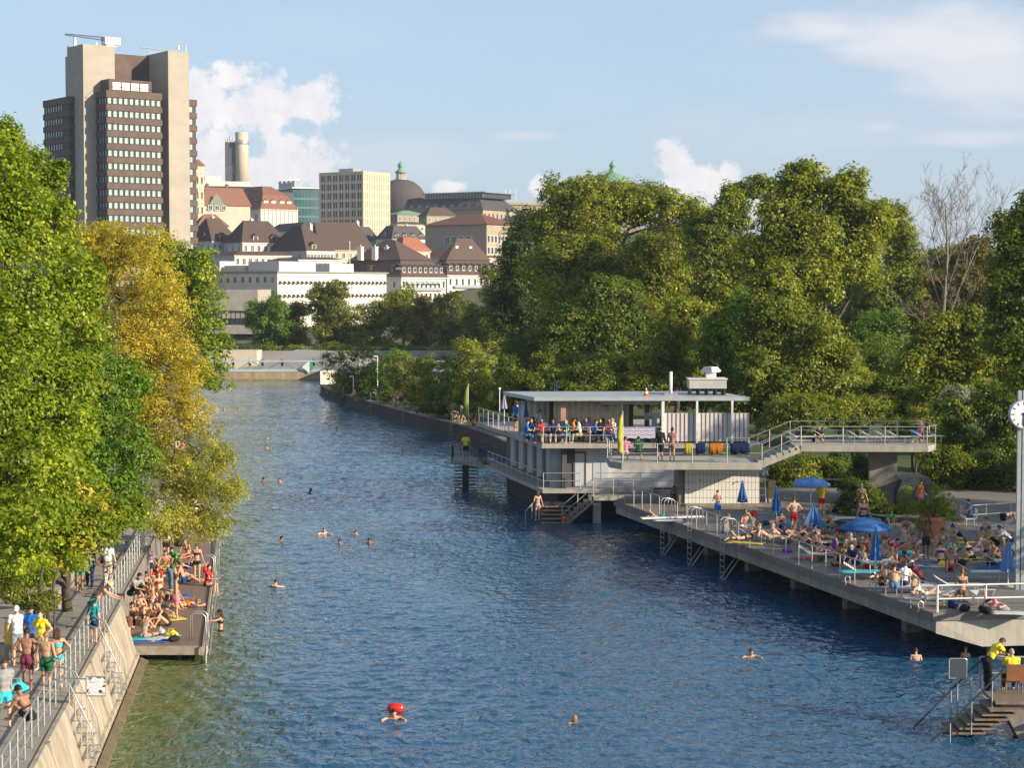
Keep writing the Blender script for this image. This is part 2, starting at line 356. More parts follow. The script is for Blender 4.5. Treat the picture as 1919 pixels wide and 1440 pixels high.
class Bld:
    """a building whose front corner stands at pixel column uc, distance d; faces run away to the left (l) and right (r)"""
    def __init__(s, name, label, cat, uc, d, ul, ur, vtop, z0, ang=55, group=None):
        s.a = R_(ang); s.R = V3(math.sin(s.a), math.cos(s.a), 0); s.L = V3(-math.cos(s.a), math.sin(s.a), 0)
        c = D(uc, 540, d); s.C = V3(c.x, d, 0)
        def run(u, dv):
            k = ray(u, 540); k = k.x / k.y                       # x = k*y along that pixel column
            return (k * s.C.y - s.C.x) / (dv.x - k * dv.y)
        s.wl = run(ul, s.L); s.wr = run(ur, s.R)
        s.z0 = z0; s.z1 = D(uc, vtop, d).z if vtop is not None else z0
        s.t = thing(name, label, cat, (s.C.x, s.C.y, z0), 0, group); s.d = d
    def W(s, r, l, z): return s.C + s.R * r + s.L * l + V3(0, 0, z)
    def block(s, r0, r1, l0, l1, z0, z1, mat, name='wall'):
        m = MB().obox(s.W(r0, l0, z0), s.R * (r1 - r0), s.L * (l1 - l0), V3(0, 0, z1 - z0))
        return m.build(name, mat, s.t)
    def body(s, mat, name='wall', base=3): return s.block(0, s.wr, 0, s.wl, s.z0 - base, s.z1, mat, name)
    def roofl(s, levels, mat, name='roof', r0=None, r1=None, l0=None, l1=None):
        """levels: (z, inset, [ridge inset along r]) lofted rectangles"""
        r0 = 0 if r0 is None else r0; r1 = s.wr if r1 is None else r1; l0 = 0 if l0 is None else l0; l1 = s.wl if l1 is None else l1
        rings = []
        for lv in levels:
            z, i = lv[0], lv[1]; j = lv[2] if len(lv) > 2 else i
            a, b_, c, d_ = r0 + j, r1 - j, l0 + i, l1 - i
            if a > b_ - .02: a = b_ = (a + b_) / 2; b_ += .02
            if c > d_ - .02: c = d_ = (c + d_) / 2; d_ += .02
            rings.append([s.W(a, c, z), s.W(b_, c, z), s.W(b_, d_, z), s.W(a, d_, z)])
        return MB().loft(rings).build(name, mat, s.t)
    def wins(s, face, cols, z, w, h, start=None, pitch=None, off=0.0, mats=None, name='window', cap=100, frame=True, l=None, r=None, bars=1):
        """list of windows; z = list of centre heights; face 'L' or 'R'; off = r (for L) or l (for R) of the face plane"""
        mats = mats or [mFrameW, mGlassD]
        W_ = s.wl if face == 'L' else s.wr
        pitch = pitch or W_ / cols; start = pitch / 2 if start is None else start
        T = s.L if face == 'L' else s.R; Nn = -s.R if face == 'L' else -s.L
        m = MB(); o = Vector((0, 0, 0)); T0 = T
        if frame:
            fw = min(.18, w * .12)
            m.obox(-T0 * (w / 2) - Nn * .05 + V3(0, 0, -h / 2), T0 * fw, Nn * .17, V3(0, 0, h)); m.obox(T0 * (w / 2 - fw) - Nn * .05 + V3(0, 0, -h / 2), T0 * fw, Nn * .17, V3(0, 0, h))
            m.obox(-T0 * (w / 2 - fw) - Nn * .05 + V3(0, 0, h / 2 - fw), T0 * (w - 2 * fw), Nn * .16, V3(0, 0, fw)); m.obox(-T0 * (w / 2 - fw) - Nn * .05 + V3(0, 0, -h / 2), T0 * (w - 2 * fw), Nn * .22, V3(0, 0, fw))
            for k in range(bars): 
                x = -w / 2 + w * (k + 1) / (bars + 1); m.obox(T0 * (x - .05) - Nn * .05 + V3(0, 0, -h / 2 + fw), T0 * .1, Nn * .14, V3(0, 0, h - 2 * fw))
            i = fw
        else: i = 0
        m.mat(1).obox(-T0 * (w / 2 - i) - Nn * .05 + V3(0, 0, -h / 2 + i), T0 * (w - 2 * i), Nn * .09, V3(0, 0, h - 2 * i))
        proto = None; n = s.__dict__.setdefault('nw', 0); rest = MB()
        for zz in z:
            for c in range(cols):
                q = start + pitch * c
                p = (s.W(off, q, zz) if face == 'L' else s.W(q, off, zz))
                if s.nw >= cap:
                    k0 = len(rest.v); rest.v += [tuple(Vector(a) + p) for a in m.v]; rest.f += [tuple(i + k0 for i in f) for f in m.f]; rest.m += m.m; continue
                s.nw += 1
                if proto is None:
                    proto = m.build(name, mats); proto.parent = s.t; ob = proto
                else: ob = proto.copy(); COL.objects.link(ob); ob.parent = s.t
                ob.location = p - ORG[s.t.name]
        if rest.v: tag(rest.build(name, mats, s.t), kind='stuff')
    def dormer(s, face, pos, z, w=1.6, h=1.5, off=1.0, depth=3.0, mats=None, roof=None, kind='gable'):
        T = s.L if face == 'L' else s.R; I = s.R if face == 'L' else s.L
        mats = mats or [mRoofBr, mGlassD, mPlaster]
        for q in pos:
            p = s.W(off, q, z) if face == 'L' else s.W(q, off, z)
            m = MB(); m.mat(2).obox(p - T * w / 2, T * w, I * depth, V3(0, 0, h))
            m.mat(1).obox(p - T * (w * .36) - I * .06 + V3(0, 0, h * .15), T * w * .72, I * .08, V3(0, 0, h * .7))
            m.mat(0); a = p - T * (w / 2 + .3) - I * .35 + V3(0, 0, h)
            if kind == 'gable': m.add([a, a + T * (w + .6), a + T * (w / 2 + .3) + V3(0, 0, .8), a + I * depth, a + T * (w + .6) + I * depth, a + T * (w / 2 + .3) + I * depth + V3(0, 0, .8)], [(0, 1, 2), (3, 5, 4), (0, 2, 5, 3), (1, 4, 5, 2), (0, 3, 4, 1)])
            else: m.obox(a, T * (w + .6), I * depth + V3(0, 0, .9), V3(0, 0, .22))
            m.build('dormer', mats, s.t)
    def chimney(s, rl, z0, z1, w=1.1, d=1.4, mat=None):
        for r, l in rl:
            m = MB().obox(s.W(r, l, z0), s.R * w, s.L * d, V3(0, 0, z1 - z0)); m.obox(s.W(r - .12, l - .12, z1), s.R * (w + .24), s.L * (d + .24), V3(0, 0, .2))
            m.tube([s.W(r + w / 2, l + d / 2, z1 + .2), s.W(r + w / 2, l + d / 2, z1 + .75)], .22, 6)
            m.build('chimney', mat or mPlaster, s.t)
    def cornice(s, z, mat, h=.35, o=.35, name='cornice', r0=None, r1=None, l0=None, l1=None):
        r0 = 0 if r0 is None else r0; r1 = s.wr if r1 is None else r1; l0 = 0 if l0 is None else l0; l1 = s.wl if l1 is None else l1
        return MB().obox(s.W(r0 - o, l0 - o, z), s.R * (r1 - r0 + 2 * o), s.L * (l1 - l0 + 2 * o), V3(0, 0, h)).build(name, mat, s.t)

# ---- high-rise -----------------------------------------------------------------------------------
def yz(y, d=493.0): return 13.5 + (540 - y) * d / F
t = Bld('high_rise', 'tall concrete and rust-brown high-rise tower rising behind the left trees', 'tower', 203, 493, 183, 307, 168, 4, ang=53)
zt = t.z1
t.block(-3.3, 5.5, 6.5, 15.9, 0, yz(83), mTowerC, 'concrete_shaft'); t.block(18, 24, 1, 15, 0, yz(88), mTowerC, 'concrete_shaft')
t.block(-2.6, 4.8, 15.9, 19, 0, yz(98), mTowerC, 'concrete_shaft')
def brown(r0, r1, l0, l1, ztop, faces, name='office_block'):
    z = ztop - 1.6; fl = 3.34
    core = t.block(r0 + .25, r1 - .25, l0 + .25, l1 - .25, 0, ztop - .4, mDark, name)
    sp = MB(); k = 0
    zz = ztop
    sp.obox(t.W(r0, l0, ztop - 1.75), t.R * (r1 - r0), t.L * (l1 - l0), V3(0, 0, 1.75))
    zz = ztop - 1.75
    while zz > 14:
        zz -= fl; sp.obox(t.W(r0, l0, zz), t.R * (r1 - r0), t.L * (l1 - l0), V3(0, 0, 1.5))
    # vertical panel joints
    o = sp.build('spandrel_panel', mRust, t.t)
    rows = []; z2 = ztop - 1.75 - .92
    while z2 > 14: rows.append(z2); z2 -= fl
    return rows
rows = brown(0, 15.7, 0, 8, zt, 'LR')
t.wins('R', 10, rows, 1.22, 1.72, start=.95, pitch=1.53, off=.25, mats=[mDark, mGlassG], bars=0, cap=100)
t.wins('L', 3, rows, 1.1, 1.72, start=1.0, pitch=1.6, off=.25, mats=[mDark, mGlassG], bars=0, cap=0, name='side_window')
rows2 = brown(-5, 15, 12, 28.2, yz(178), 'L'); t.wins('L', 7, rows2[:9], 1.15, 1.72, start=16.8, pitch=1.6, off=-4.75, mats=[mDark, mGlassG], bars=0, cap=0, name='side_window')
rows3 = brown(15, 30, 8, 22, yz(172), 'R'); t.wins('R', 3, rows3, 1.15, 1.72, start=25.0, pitch=1.6, off=8.25, mats=[mDark, mGlassG], bars=0, cap=0, name='side_window')
t.block(5.3, 20, 12, 22, 30, yz(91), mRust, 'roof_core')
m = MB().obox(t.W(1.6, 1.8, zt), t.R * 12, t.L * 6, V3(0, 0, 3.1)); m.mat(1)
for k in range(4): m.obox(t.W(2.6 + k * 2.6, 1.74, zt + .4), t.R * 2.2, t.L * .1, V3(0, 0, 1.9))
m.build('penthouse', [mRust, mFrameW], t.t)
m = MB()
for a, b_ in (((0, 0), (15.7, 0)), ((0, 0), (0, 8))): m.tube([t.W(*a, zt + .9), t.W(*b_, zt + .9)], .07, 4)
m.build('roof_railing', mDark, t.t)
m = MB()                                                         # facade-cleaning crane and roof plant
zc = yz(83); c = t.W(4.6, 8, zc)
m.obox(t.W(3.2, 7, zc + .5), t.R * 4.2, t.L * 2.6, V3(0, 0, 1.9)); m.obox(t.W(3.7, 7.4, zc), t.R * 3, t.L * 1.6, V3(0, 0, .5))
m.build('crane_cab', mFrameW, t.t)
m = MB(); p = t.W(3.2, 8.2, zc + 1.6); q = p + V3(-10.2, 1, 1.5)
m.tube([p, q], .09, 4); m.tube([p + V3(0, 0, .8), q + V3(0, 0, .3)], .09, 4)
for k in range(10): m.tube([lerp(p, q, k / 10), lerp(p + V3(0, 0, .8), q + V3(0, 0, .3), (k + .5) / 10), lerp(p, q, (k + 1) / 10)], .06, 4)
m.build('crane_boom', mDark, t.t)
for r, l, h in ((-2.2, 14, 2.4), (-1.4, 15.5, 2.8), (-2.4, 17.5, 1.7), (1.5, 9, 1.0), (22, 3, 1.2)):
    MB().tube([t.W(r, l, zc - (2.1 if l > 16 else 0)), t.W(r, l, zc + h - (1 if l > 16 else 0))], .35, 8).build('vent_pipe', mFrameW, t.t)
m = MB(); zz = yz(88)
for k in range(5): m.tube([t.W(18.3 + k * .6, 12, zz), t.W(18.3 + k * .6, 12, zz + 1.1)], .05, 4)
m.tube([t.W(15.5, 13, zz + 1.9), t.W(22.5, 5, zz + .6)], .12, 4); m.build('roof_ladder', mFrameW, t.t)
MB().tube([t.W(23.5, 1.5, zz), t.W(23.5, 1.5, zz + 1.9)], .08, 4).build('antenna', mFrameW, t.t)

# ---- church tower and roof beside the high-rise ---------------------------------------------------
b = Bld('church_tower', 'cream stone church tower with arched openings right of the high-rise', 'tower', 368, 720, 362, 384, 310, 15, ang=60)
b.body(mCream); b.roofl([(b.z1, -.5), (b.z1 + 2.6, b.wr * .5)], mRoofRed)
for k, v in enumerate((338, 366, 394)):
    z = D(368, v, 720).z; b.wins('R', 2, [z], .7, 2.6, mats=[mCream, mGlassD], bars=0, name='arched_opening'); b.cornice(z + 2.6, mCream, .3, .25)
b = Bld('church_hall', 'low red roofed church hall on the hill right of the high-rise', 'church', 372, 700, 360, 428, 424, 15, ang=62)
b.body(mCream); b.roofl([(b.z1, -.6), (b.z1 + 4.6, b.wl * .5, 3.5)], mRoofRed); b.wins('R', 5, [b.z1 - 2.5], .9, 1.6, mats=[mCream, mGlassD], bars=0)
# ---- long pale hillside hospital block --------------------------------------------------------------
b = Bld('long_office_building', 'long pale flat roofed building below the round chimney', 'building', 378, 930, 350, 470, 339, 40, ang=72)
b.body(mPlaster); b.wins('R', 14, [b.z1 - 3.5], 1.8, 2.2, frame=False); b.block(2, 10, 1, 6, b.z1, b.z1 + 2.4, mPlaster, 'roof_housing')
# ---- chimney tower -------------------------------------------------------------------------------------
c = D(455, 540, 1000); t2 = thing('chimney_tower', 'round cream chimney tower with a dark square shaft, hilltop left of centre', 'tower', (c.x, 1000, 45))
z = lambda v: 13.5 + (540 - v) * 1000 / F
m = MB().lathe([(3.35, z(360)), (3.35, z(278)), (3.3, z(250)), (2.9, z(250) + .1)], (c.x, 1000, 0), 28); m.build('shaft', mCream, t2, True)
m = MB().lathe([(3.6, z(272)), (3.9, z(271)), (3.9, z(266)), (3.6, z(265))], (c.x, 1000, 0), 24); m.build('gallery', mSteel, t2)
m = MB().b2((c.x - 8.6, 999, z(365)), (c.x - 3.2, 1005, z(268))); m.build('lift_shaft', M('dark_panel', (.10, .105, .12), .7, .2), t2)
m = MB()
for k in range(5): m.tube([(c.x - 8.2 + k * .9, 1000, z(268)), (c.x - 8.2 + k * .9, 1000, z(268) + 1.5 + (k % 3))], .12, 4)
m.build('antenna', mDark, t2)
m = MB()
for k in range(6): m.tube([(c.x - 8.4, 998.6, z(340) + k * 1.2), (c.x - 3.4, 998.6, z(335) + k * 1.4)], .14, 4)
m.build('outside_stair', mSteelP, t2)
# ---- red mansard building --------------------------------------------------------------------------------
b = Bld('mansard_building', 'white building with red mansard roof and round-topped dormers', 'building', 490, 850, 420, 557, 391, 30, ang=50)
b.body(mPlaster); z1 = b.z1
b.roofl([(z1, -.7), (z1 + 6.2, 3.0), (z1 + 10.5, b.wl * .32, 7)], mRoofRed)
b.cornice(z1 - .5, mCream, .5, .5)
b.dormer('R', [b.wr * k for k in (.17, .38, .62, .82)], z1 + 1.2, 2.4, 2.6, .9, 3, [mRoofRed, mPlaster, mPlaster]); b.dormer('L', [b.wl * k for k in (.18, .4, .62, .84)], z1 + 1.4, 1.9, 2.0, .8, 3, [mRoofDk, mGlassD, mRoofDk])
b.wins('R', 9, [z1 - 4, z1 - 10.5], 1.7, 4.2, mats=[mPlaster, M('blind_window', (.55, .53, .5), .6, .1)], bars=1); b.wins('L', 4, [z1 - 4.2, z1 - 10.5], 3.0, 4.4, bars=2)
m = MB()
for k in range(10): m.obox(b.W(b.wr * k / 9 - .35, -.3, z1 - 14), b.R * .7, b.L * .35, V3(0, 0, 13.5))
m.build('pilaster', mPlaster, b.t)
b = Bld('red_roof_house', 'red roofed house with a grey green curved gable, left of the mansard building', 'house', 384, 830, 372, 470, 385, 30, ang=62)
b.body(mCream); b.roofl([(b.z1, -.6), (b.z1 + 8, b.wl * .5, 2)], mRoofRed); b.chimney([(3, 6), (12, 6)], b.z1 + 5, b.z1 + 9.4, 1.2, 1.2, mRoofRed)
m = MB().add([b.W(1, -.5, b.z1 - 2), b.W(10, -.5, b.z1 - 2), b.W(8.4, -.5, b.z1 + 1.5), b.W(5.5, -.5, b.z1 + 5.4), b.W(2.6, -.5, b.z1 + 1.5)], [(0, 1, 2, 3, 4)]); m.build('gable', M('grey_green_slate', (.20, .23, .19), .8), b.t)
b.wins('R', 3, [b.z1 - 1], 2, 2.2, start=2.6, pitch=3, off=-.5)
# ---- teal glass block with roof fans ---------------------------------------------------------------------------
b = Bld('glass_office_building', 'dark teal glass office block between the mansard building and the beige cube', 'building', 551, 900, 487, 612, 353, 32, ang=64)
b.body(mTeal, 'curtain_wall'); b.cornice(b.z1, mFrameW, .5, 1.1, 'roof_edge')
m = MB()
for k in range(4): m.obox(b.W(-.1, -.12, b.z1 - 5.2 - k * 4.2), b.R * (b.wr + .2), b.L * .3, V3(0, 0, .9))
for k in range(9): m.obox(b.W(b.wr * k / 9, -.1, b.z1 - 20), b.R * .18, b.L * .25, V3(0, 0, 20))
m.build('floor_edge', M('teal_panel', (.06, .16, .15), .4), b.t)
for k in range(4):
    m = MB().obox(b.W(1.5, 3 + k * 6.2, b.z1 + .6), b.R * 3.4, b.L * 2.4, V3(0, 0, 3.4 + .2 * k)); m.mat(1).obox(b.W(1.2, 5.4 + k * 6.2, b.z1 + .6), b.R * 3.8, b.L * .5, V3(0, 0, 4.2)); m.build('roof_fan', [mSteelP, mFrameW], b.t)
# ---- beige cube --------------------------------------------------------------------------------------------------
b = Bld('office_cube', 'beige stone office cube with a regular grid of tall windows, hilltop', 'building', 681, 850, 602, 729, 323, 36, ang=34)
b.body(mGlassD, 'glazing')
m = MB(); zt = b.z1; nf = 7; fl = 3.95
for face, W_, n in (('L', b.wl, 7), ('R', b.wr, 11)):
    T = b.L if face == 'L' else b.R; Nn = -b.R if face == 'L' else -b.L
    for k in range(n + 1):
        p = b.C + T * (W_ * k / n - .55) + Nn * .42; m.obox(p + V3(0, 0, zt - nf * fl - 3), T * 1.1, -Nn * .6, V3(0, 0, nf * fl + 3.3))
    for k in range(n):
        p = b.C + T * (W_ * (k + .5) / n - .16) + Nn * .3; m.obox(p + V3(0, 0, zt - nf * fl - 3), T * .32, -Nn * .5, V3(0, 0, nf * fl + 3.2))
    for j in range(nf + 1):
        p = b.C + Nn * .38; m.obox(p + V3(0, 0, zt - j * fl - .9), T * W_, -Nn * .55, V3(0, 0, 1.25 if j else 1.15))
m.build('stone_grid', mBeige, b.t)
m = MB().obox(b.W(-.4, -.4, zt + .15), b.R * (b.wr + .8), b.L * (b.wl + .8), V3(0, 0, .4)); m.build('roof', mBeige, b.t)
m = MB().obox(b.W(3, 8, zt + .5), b.R * 5, b.L * 8, V3(0, 0, 1.7)); m.build('roof_plant', mSteel, b.t)
# ---- domed university building ---------------------------------------------------------------------------------------
c = D(752, 540, 1000); t3 = thing('domed_building', 'brown dome with a green copper lantern behind the beige cube', 'building', (c.x, 1000, 48))
rr = 12.6; zb = z(374); prof = [(rr, zb - 14), (rr, zb)] + [(rr * math.cos(a), zb + 10.4 * math.sin(a)) for a in np.linspace(.05, 1.38, 12)] + [(.1, zb + 10.5)]
MB().lathe(prof, (c.x, 1000, 0), 36).build('dome', M('dome_tiles', (.085, .066, .062), .85, .15, .8, .2), t3, True)
zl = zb + 10.1
m = MB().lathe([(2.9, zl), (2.9, zl + .5), (2.2, zl + .5), (2.2, zl + .6)], (c.x, 1000, 0), 16)
for k in range(10): a = 2 * PI * k / 10; m.tube([(c.x + 2.3 * math.cos(a), 1000 + 2.3 * math.sin(a), zl + .5), (c.x + 2.3 * math.cos(a), 1000 + 2.3 * math.sin(a), zl + 3.4)], .26, 6)
m.lathe([(1.4, zl + .5), (1.4, zl + 3.4)], (c.x, 1000, 0), 12)
m.build('lantern_columns', mCream, t3)
MB().lathe([(2.9, zl + 3.4), (3.1, zl + 3.9), (2.4, zl + 4.6), (1.5, zl + 5.2), (1.3, zl + 6.2), (1.75, zl + 6.8), (1.6, zl + 7.9), (.8, zl + 8.8), (.2, zl + 9.3), (.08, zl + 10.8)], (c.x, 1000, 0), 16).build('lantern_cap', mCopper, t3, True)
b = Bld('university_building', 'long dark roofed university building with a glazed roof terrace, below the dome', 'building', 905, 960, 730, 973, 393, 44, ang=32)
b.body(mOchre); b.roofl([(b.z1, -.6), (b.z1 + 6.2, 6, 6)], mRoofDk)
b.wins('R', 9, [b.z1 - 3.2, b.z1 - 8.5], 1.5, 3.0, mats=[mOchre, mGlassD], bars=0); b.wins('L', 16, [b.z1 - 3.2], 1.6, 3.0, mats=[mOchre, mGlassD], bars=0)
b.dormer('L', [5 + 5 * k for k in range(12)], b.z1 + 1.6, 1.1, .9, 1.6, 2, [mRoofDk, mFrameW, mRoofDk], kind='shed')
m = MB().obox(b.W(5, 3, b.z1 + 6.2), b.R * (b.wr - 8), b.L * (b.wl * .62), V3(0, 0, 2.6)); m.build('roof_pavilion', mGlassD, b.t)
m = MB().obox(b.W(3.5, 1, b.z1 + 8.8), b.R * (b.wr - 5), b.L * (b.wl * .68), V3(0, 0, .5))
for k in range(20): m.obox(b.W(4.7, 3 + k * b.wl * .62 / 20, b.z1 + 6.3), b.R * .3, b.L * .3, V3(0, 0, 2.5))
m.build('pavilion_roof', mSteel, b.t)
b = Bld('museum_building', 'ochre stone building with heavy cornice at the left edge of the park trees', 'building', 952, 1000, 940, 1030, 384, 46, ang=70)
b.body(mOchre); b.cornice(b.z1, mOchre, 1.4, .9); b.cornice(b.z1 - 4, mOchre, .5, .4); b.wins('R', 7, [b.z1 - 7.5], 1.5, 4.2, mats=[mOchre, mGlassD], bars=0)
for k, u in enumerate((947, 956, 966)):
    p = D(u, 370, 990); o = single(MB().tube([(p.x, 990, p.z - 2), (p.x, 990, p.z + 4.2)], .22, 6), 'flagpole', mFrameW, None, None)
    tag(o, ['white flagpole on the museum roof, leftmost of the three', 'white flagpole on the museum roof, middle of the three', 'white flagpole on the museum roof, rightmost of the three'][k], 'flagpole', 'flagpoles on the museum roof')
c = D(1148, 540, 950); zq = lambda v: 13.5 + (540 - v) * 950 / F
t4 = thing('copper_domed_building', 'green copper dome and lantern peeking over the park trees', 'building', (c.x, 950, 45))
MB().b2((c.x - 14, 945, 30), (c.x + 14, 970, zq(345))).build('wall', mOchre, t4)
MB().lathe([(9.5, zq(346)), (8.5, zq(338)), (6, zq(331)), (3, zq(326)), (1.9, zq(325))], (c.x, 952, 0), 24).build('dome', mCopper, t4, True)
MB().lathe([(1.9, zq(326)), (1.9, zq(322)), (1.5, zq(321)), (1.4, zq(313)), (1.9, zq(312)), (1.4, zq(308)), (.5, zq(304)), (.1, zq(300))], (c.x, 952, 0), 14).build('lantern', mCopper, t4, True)
# ---- ochre block with brown-red hip roof ----------------------------------------------------------------------------------
b = Bld('ochre_building', 'ochre stone building with a low red-brown hip roof, hillside', 'building', 912, 700, 797, 972, 420, 20, ang=36)
b.body(mOchre); b.roofl([(b.z1, -.9), (b.z1 + 4.2, b.wr * .5, b.wr * .5 + 2)], M('brick_red_roof', (.17, .075, .05), .9, .2, .8, .2))
b.wins('L', 4, [b.z1 - 5.6, b.z1 - 10.2], 2.3, 2.9, start=8.2, pitch=3.3, bars=1); b.wins('R', 9, [b.z1 - 5.4, b.z1 - 9.6, b.z1 - 13.6], 1.7, 2.8, bars=0)
# ---- slate-roofed rows just under the cube ------------------------------------------------------------------------------------
def house(lab, uc, d, ul, ur, ve, z0, wall, roof, rh, ang=55, nl=3, nr=5, inset=None, dl=(), dr=(), ch=(), name='town_house', cat='house', ww=1.2, wh=2.0, rows=2, frame=True, group=None, ridge=None, dm=None, chmat=None, fh=3.4):
    b = Bld(name, lab, cat, uc, d, ul, ur, ve, z0, ang, group); b.body(wall)
    i = min(b.wl, b.wr) * .5 if inset is None else inset
    b.roofl([(b.z1, -.5), (b.z1 + rh, min(i, b.wl * .5), min(i, b.wr * .5) if ridge is None else ridge)], roof); b.cornice(b.z1 - .4, wall, .38, .3)
    zr = [b.z1 - 1.9 - k * fh for k in range(rows)]
    if nl: b.wins('L', nl, zr, ww, wh, frame=frame)
    if nr: b.wins('R', nr, zr, ww, wh, frame=frame)
    slope = rh / max(i, .1)
    if dl: b.dormer('L', [b.wl * k for k in dl], b.z1 + .5, 1.6, 1.5, .3 if slope > .8 else 1.2, 3, dm or [roof, mGlassD, wall])
    if dr: b.dormer('R', [b.wr * k for k in dr], b.z1 + .5, 1.6, 1.5, .3 if slope > .8 else 1.2, 3, dm or [roof, mGlassD, wall])
    for r, l in ch: b.chimney([(b.wr * r, b.wl * l)], b.z1 + rh * .3, b.z1 + rh + .3, .9, 1.1, mat=chmat)
    return b
house('slate roofed house with skylights in front of the beige cube', 672, 780, 640, 712, 452, 28, mPlaster, mRoofDk, 6, 45, 3, 5, 3, (.3, .7), (.2, .5, .8), ((.3, .4),))
house('slate roofed house with small white dormers, left of the ochre building', 735, 770, 705, 800, 448, 28, mPlaster, mRoofDk, 5.5, 50, 3, 6, 3, (.5,), (.15, .38, .62, .85), ((.6, .4),))
house('flat cream villa with a wide brown eave above the slate roofs', 745, 840, 732, 798, 420, 34, mCream, mRoofBr, 1.2, 60, 1, 4, None, ww=1.6, wh=1.6)
house('old pale building with green copper roof edge beside the cube', 745, 900, 722, 800, 402, 38, mOchre, mCopper, 2.2, 58, 2, 6)
house('brown roofed house beside the copper roof, below the university building', 800, 880, 785, 858, 404, 38, mOchre, mRoofBr, 4, 60, 2, 5)
house('grey low warehouse roof in front of the glass office block', 560, 760, 500, 640, 432, 24, mPlaster, mRoofDk, 3.5, 62, 3, 8, 4)
# ---- second row: brown roofs -----------------------------------------------------------------------------------------------------
house('white town house with steep brown roof nearest the high-rise', 398, 610, 350, 448, 452, 14, mPlaster, mRoofBr, 7.6, 42, 4, 5, 8, (.35, .75), (.4,), ((.5, .5),), fh=3.2, ridge=3)
house('white town house with brown roof and roof terrace, second from the high-rise', 455, 600, 420, 540, 454, 14, mPlaster, mRoofBr, 7.0, 58, 3, 7, 7, (.5,), (.3, .7), ((.4, .5),), fh=3.2, ridge=3.5)
house('white town house with brown roof and two white skylights', 575, 590, 500, 625, 470, 13, mPlaster, mRoofBr, 8, 50, 3, 8, 9, (), (.3,), ((.75, .4),), fh=3.2, ridge=4)
house('long brown roofed house behind the white office building', 600, 640, 560, 700, 468, 15, mCream, mRoofBr, 9.5, 60, 2, 8, 9, (), (), ((.9, .5),), fh=3.2, ridge=2)
house('low white terrace house under the brown roofs', 440, 575, 372, 545, 478, 10, mPlaster, mRoofBr, 1.2, 60, 4, 9, 2.5, fh=3.2)
house('white terrace house with grey parapets, middle of the hillside', 560, 560, 470, 640, 486, 9, mPlaster, mRoofDk, .7, 62, 4, 9, 2.5, fh=3.2)
# ---- long white office building ---------------------------------------------------------------------------------------------------
b = Bld('white_office_building', 'long white flat roofed office building with two rows of projecting windows', 'building', 520, 510, 392, 724, 511, 3, ang=36)
b.body(mPlaster, base=1); b.cornice(b.z1, M('grey_roof_edge', (.28, .27, .25), .8), .35, .5, 'roof_edge')
zr = [b.z1 - 1.9 - 3.55 * k for k in range(4)]
b.wins('L', 9, zr[:3], 1.45, 1.9, start=1.6, pitch=b.wl / 9.2, bars=1); 
for zz in zr: b.cornice(zz + 1.55, mPlaster, .14, .08, 'string_course')
m = MB(); n = 26
b.wins('R', n, zr[:3], 1.1, 1.95, bars=0, mats=[mFrameW, M('white_blind', (.62, .61, .58), .6)], cap=100)
for zz in zr[:3]:
    for k in range(n):
        p = b.W(b.wr * (k + .5) / n, 0, zz - .35); m.add([p - b.R * .45 + V3(0, 0, .1), p + b.R * .45 + V3(0, 0, .1), p + b.R * .45 - b.L * .75 - V3(0, 0, .75), p - b.R * .45 - b.L * .75 - V3(0, 0, .75), p - b.R * .45 - V3(0, 0, .1), p + b.R * .45 - V3(0, 0, .1)], [(0, 1, 2, 3), (4, 3, 2, 5), (0, 3, 4), (1, 5, 2)])
tag(m.build('awning_window', mDark, b.t), kind='stuff')
for r0, r1, l0, l1, h, nm in ((1.5, 16, .8, 12, 3.0, 'roof_house'), (22, 32, 1, 8, 2.6, 'roof_house'), (0.8, 7, 22, 34, 3.2, 'roof_house'), (1.5, 8, 13.5, 21, 2.0, 'roof_house')):
    b.block(r0, r1, l0, l1, b.z1 + .35, b.z1 + h, mPlaster, nm)
MB().tube([b.W(30, .6, b.z1), b.W(30, .6, b.z1 + 9)], .1, 5).build('flagpole', mFrameW, b.t)
# ---- big brown mansard blocks ---------------------------------------------------------------------------------------------------------
def mans(lab, uc, d, ul, ur, ve, h1, h2, i1, i2, nl, nr, dl, dr, ch, ang=38, z0=4, i3=None):
    b = Bld('mansard_block', lab, 'building', uc, d, ul, ur, ve, z0, ang); b.body(mPlaster, base=2)
    b.roofl([(b.z1, -.9), (b.z1 + .6, -.1), (b.z1 + h1, i1), (b.z1 + h1 + .05, i1 - .5), (b.z1 + h1 + h2, i2 if i3 is None else i3, i2)], mRoofBr)
    b.cornice(b.z1 - .45, mPlaster, .4, .6)
    b.dormer('L', [b.wl * k for k in dl], b.z1 + 1.3, 1.5, 1.7, .5, 3, [mRoofBr, mGlassD, mRoofBr], kind='shed'); b.dormer('R', [b.wr * k for k in dr], b.z1 + 1.3, 1.3, 1.7, .3, 3, [mRoofBr, mGlassD, mPlaster], kind='shed')
    b.wins('L', nl, [b.z1 - 2.3, b.z1 - 6, b.z1 - 9.6], 1.4, 2.3, bars=1); b.wins('R', nr, [b.z1 - 2.3, b.z1 - 6, b.z1 - 9.6], 1.3, 2.3, bars=0)
    for r, l in ch: b.chimney([(b.wr * r, b.wl * l)], b.z1 + h1, b.z1 + h1 + h2 * .62, 1.3, 1.6)
    m = MB()
    for k in range(2):
        zz = b.z1 - 4.3 - 3.6 * k; m.obox(b.W(b.wr * .1, -1.0, zz), b.R * b.wr * .8, b.L * 1.0, V3(0, 0, .18))
        m.obox(b.W(b.wr * .1, -1.0, zz + .2), b.R * b.wr * .8, b.L * .06, V3(0, 0, .8))
    m.build('balcony', mSteelP, b.t)
    return b
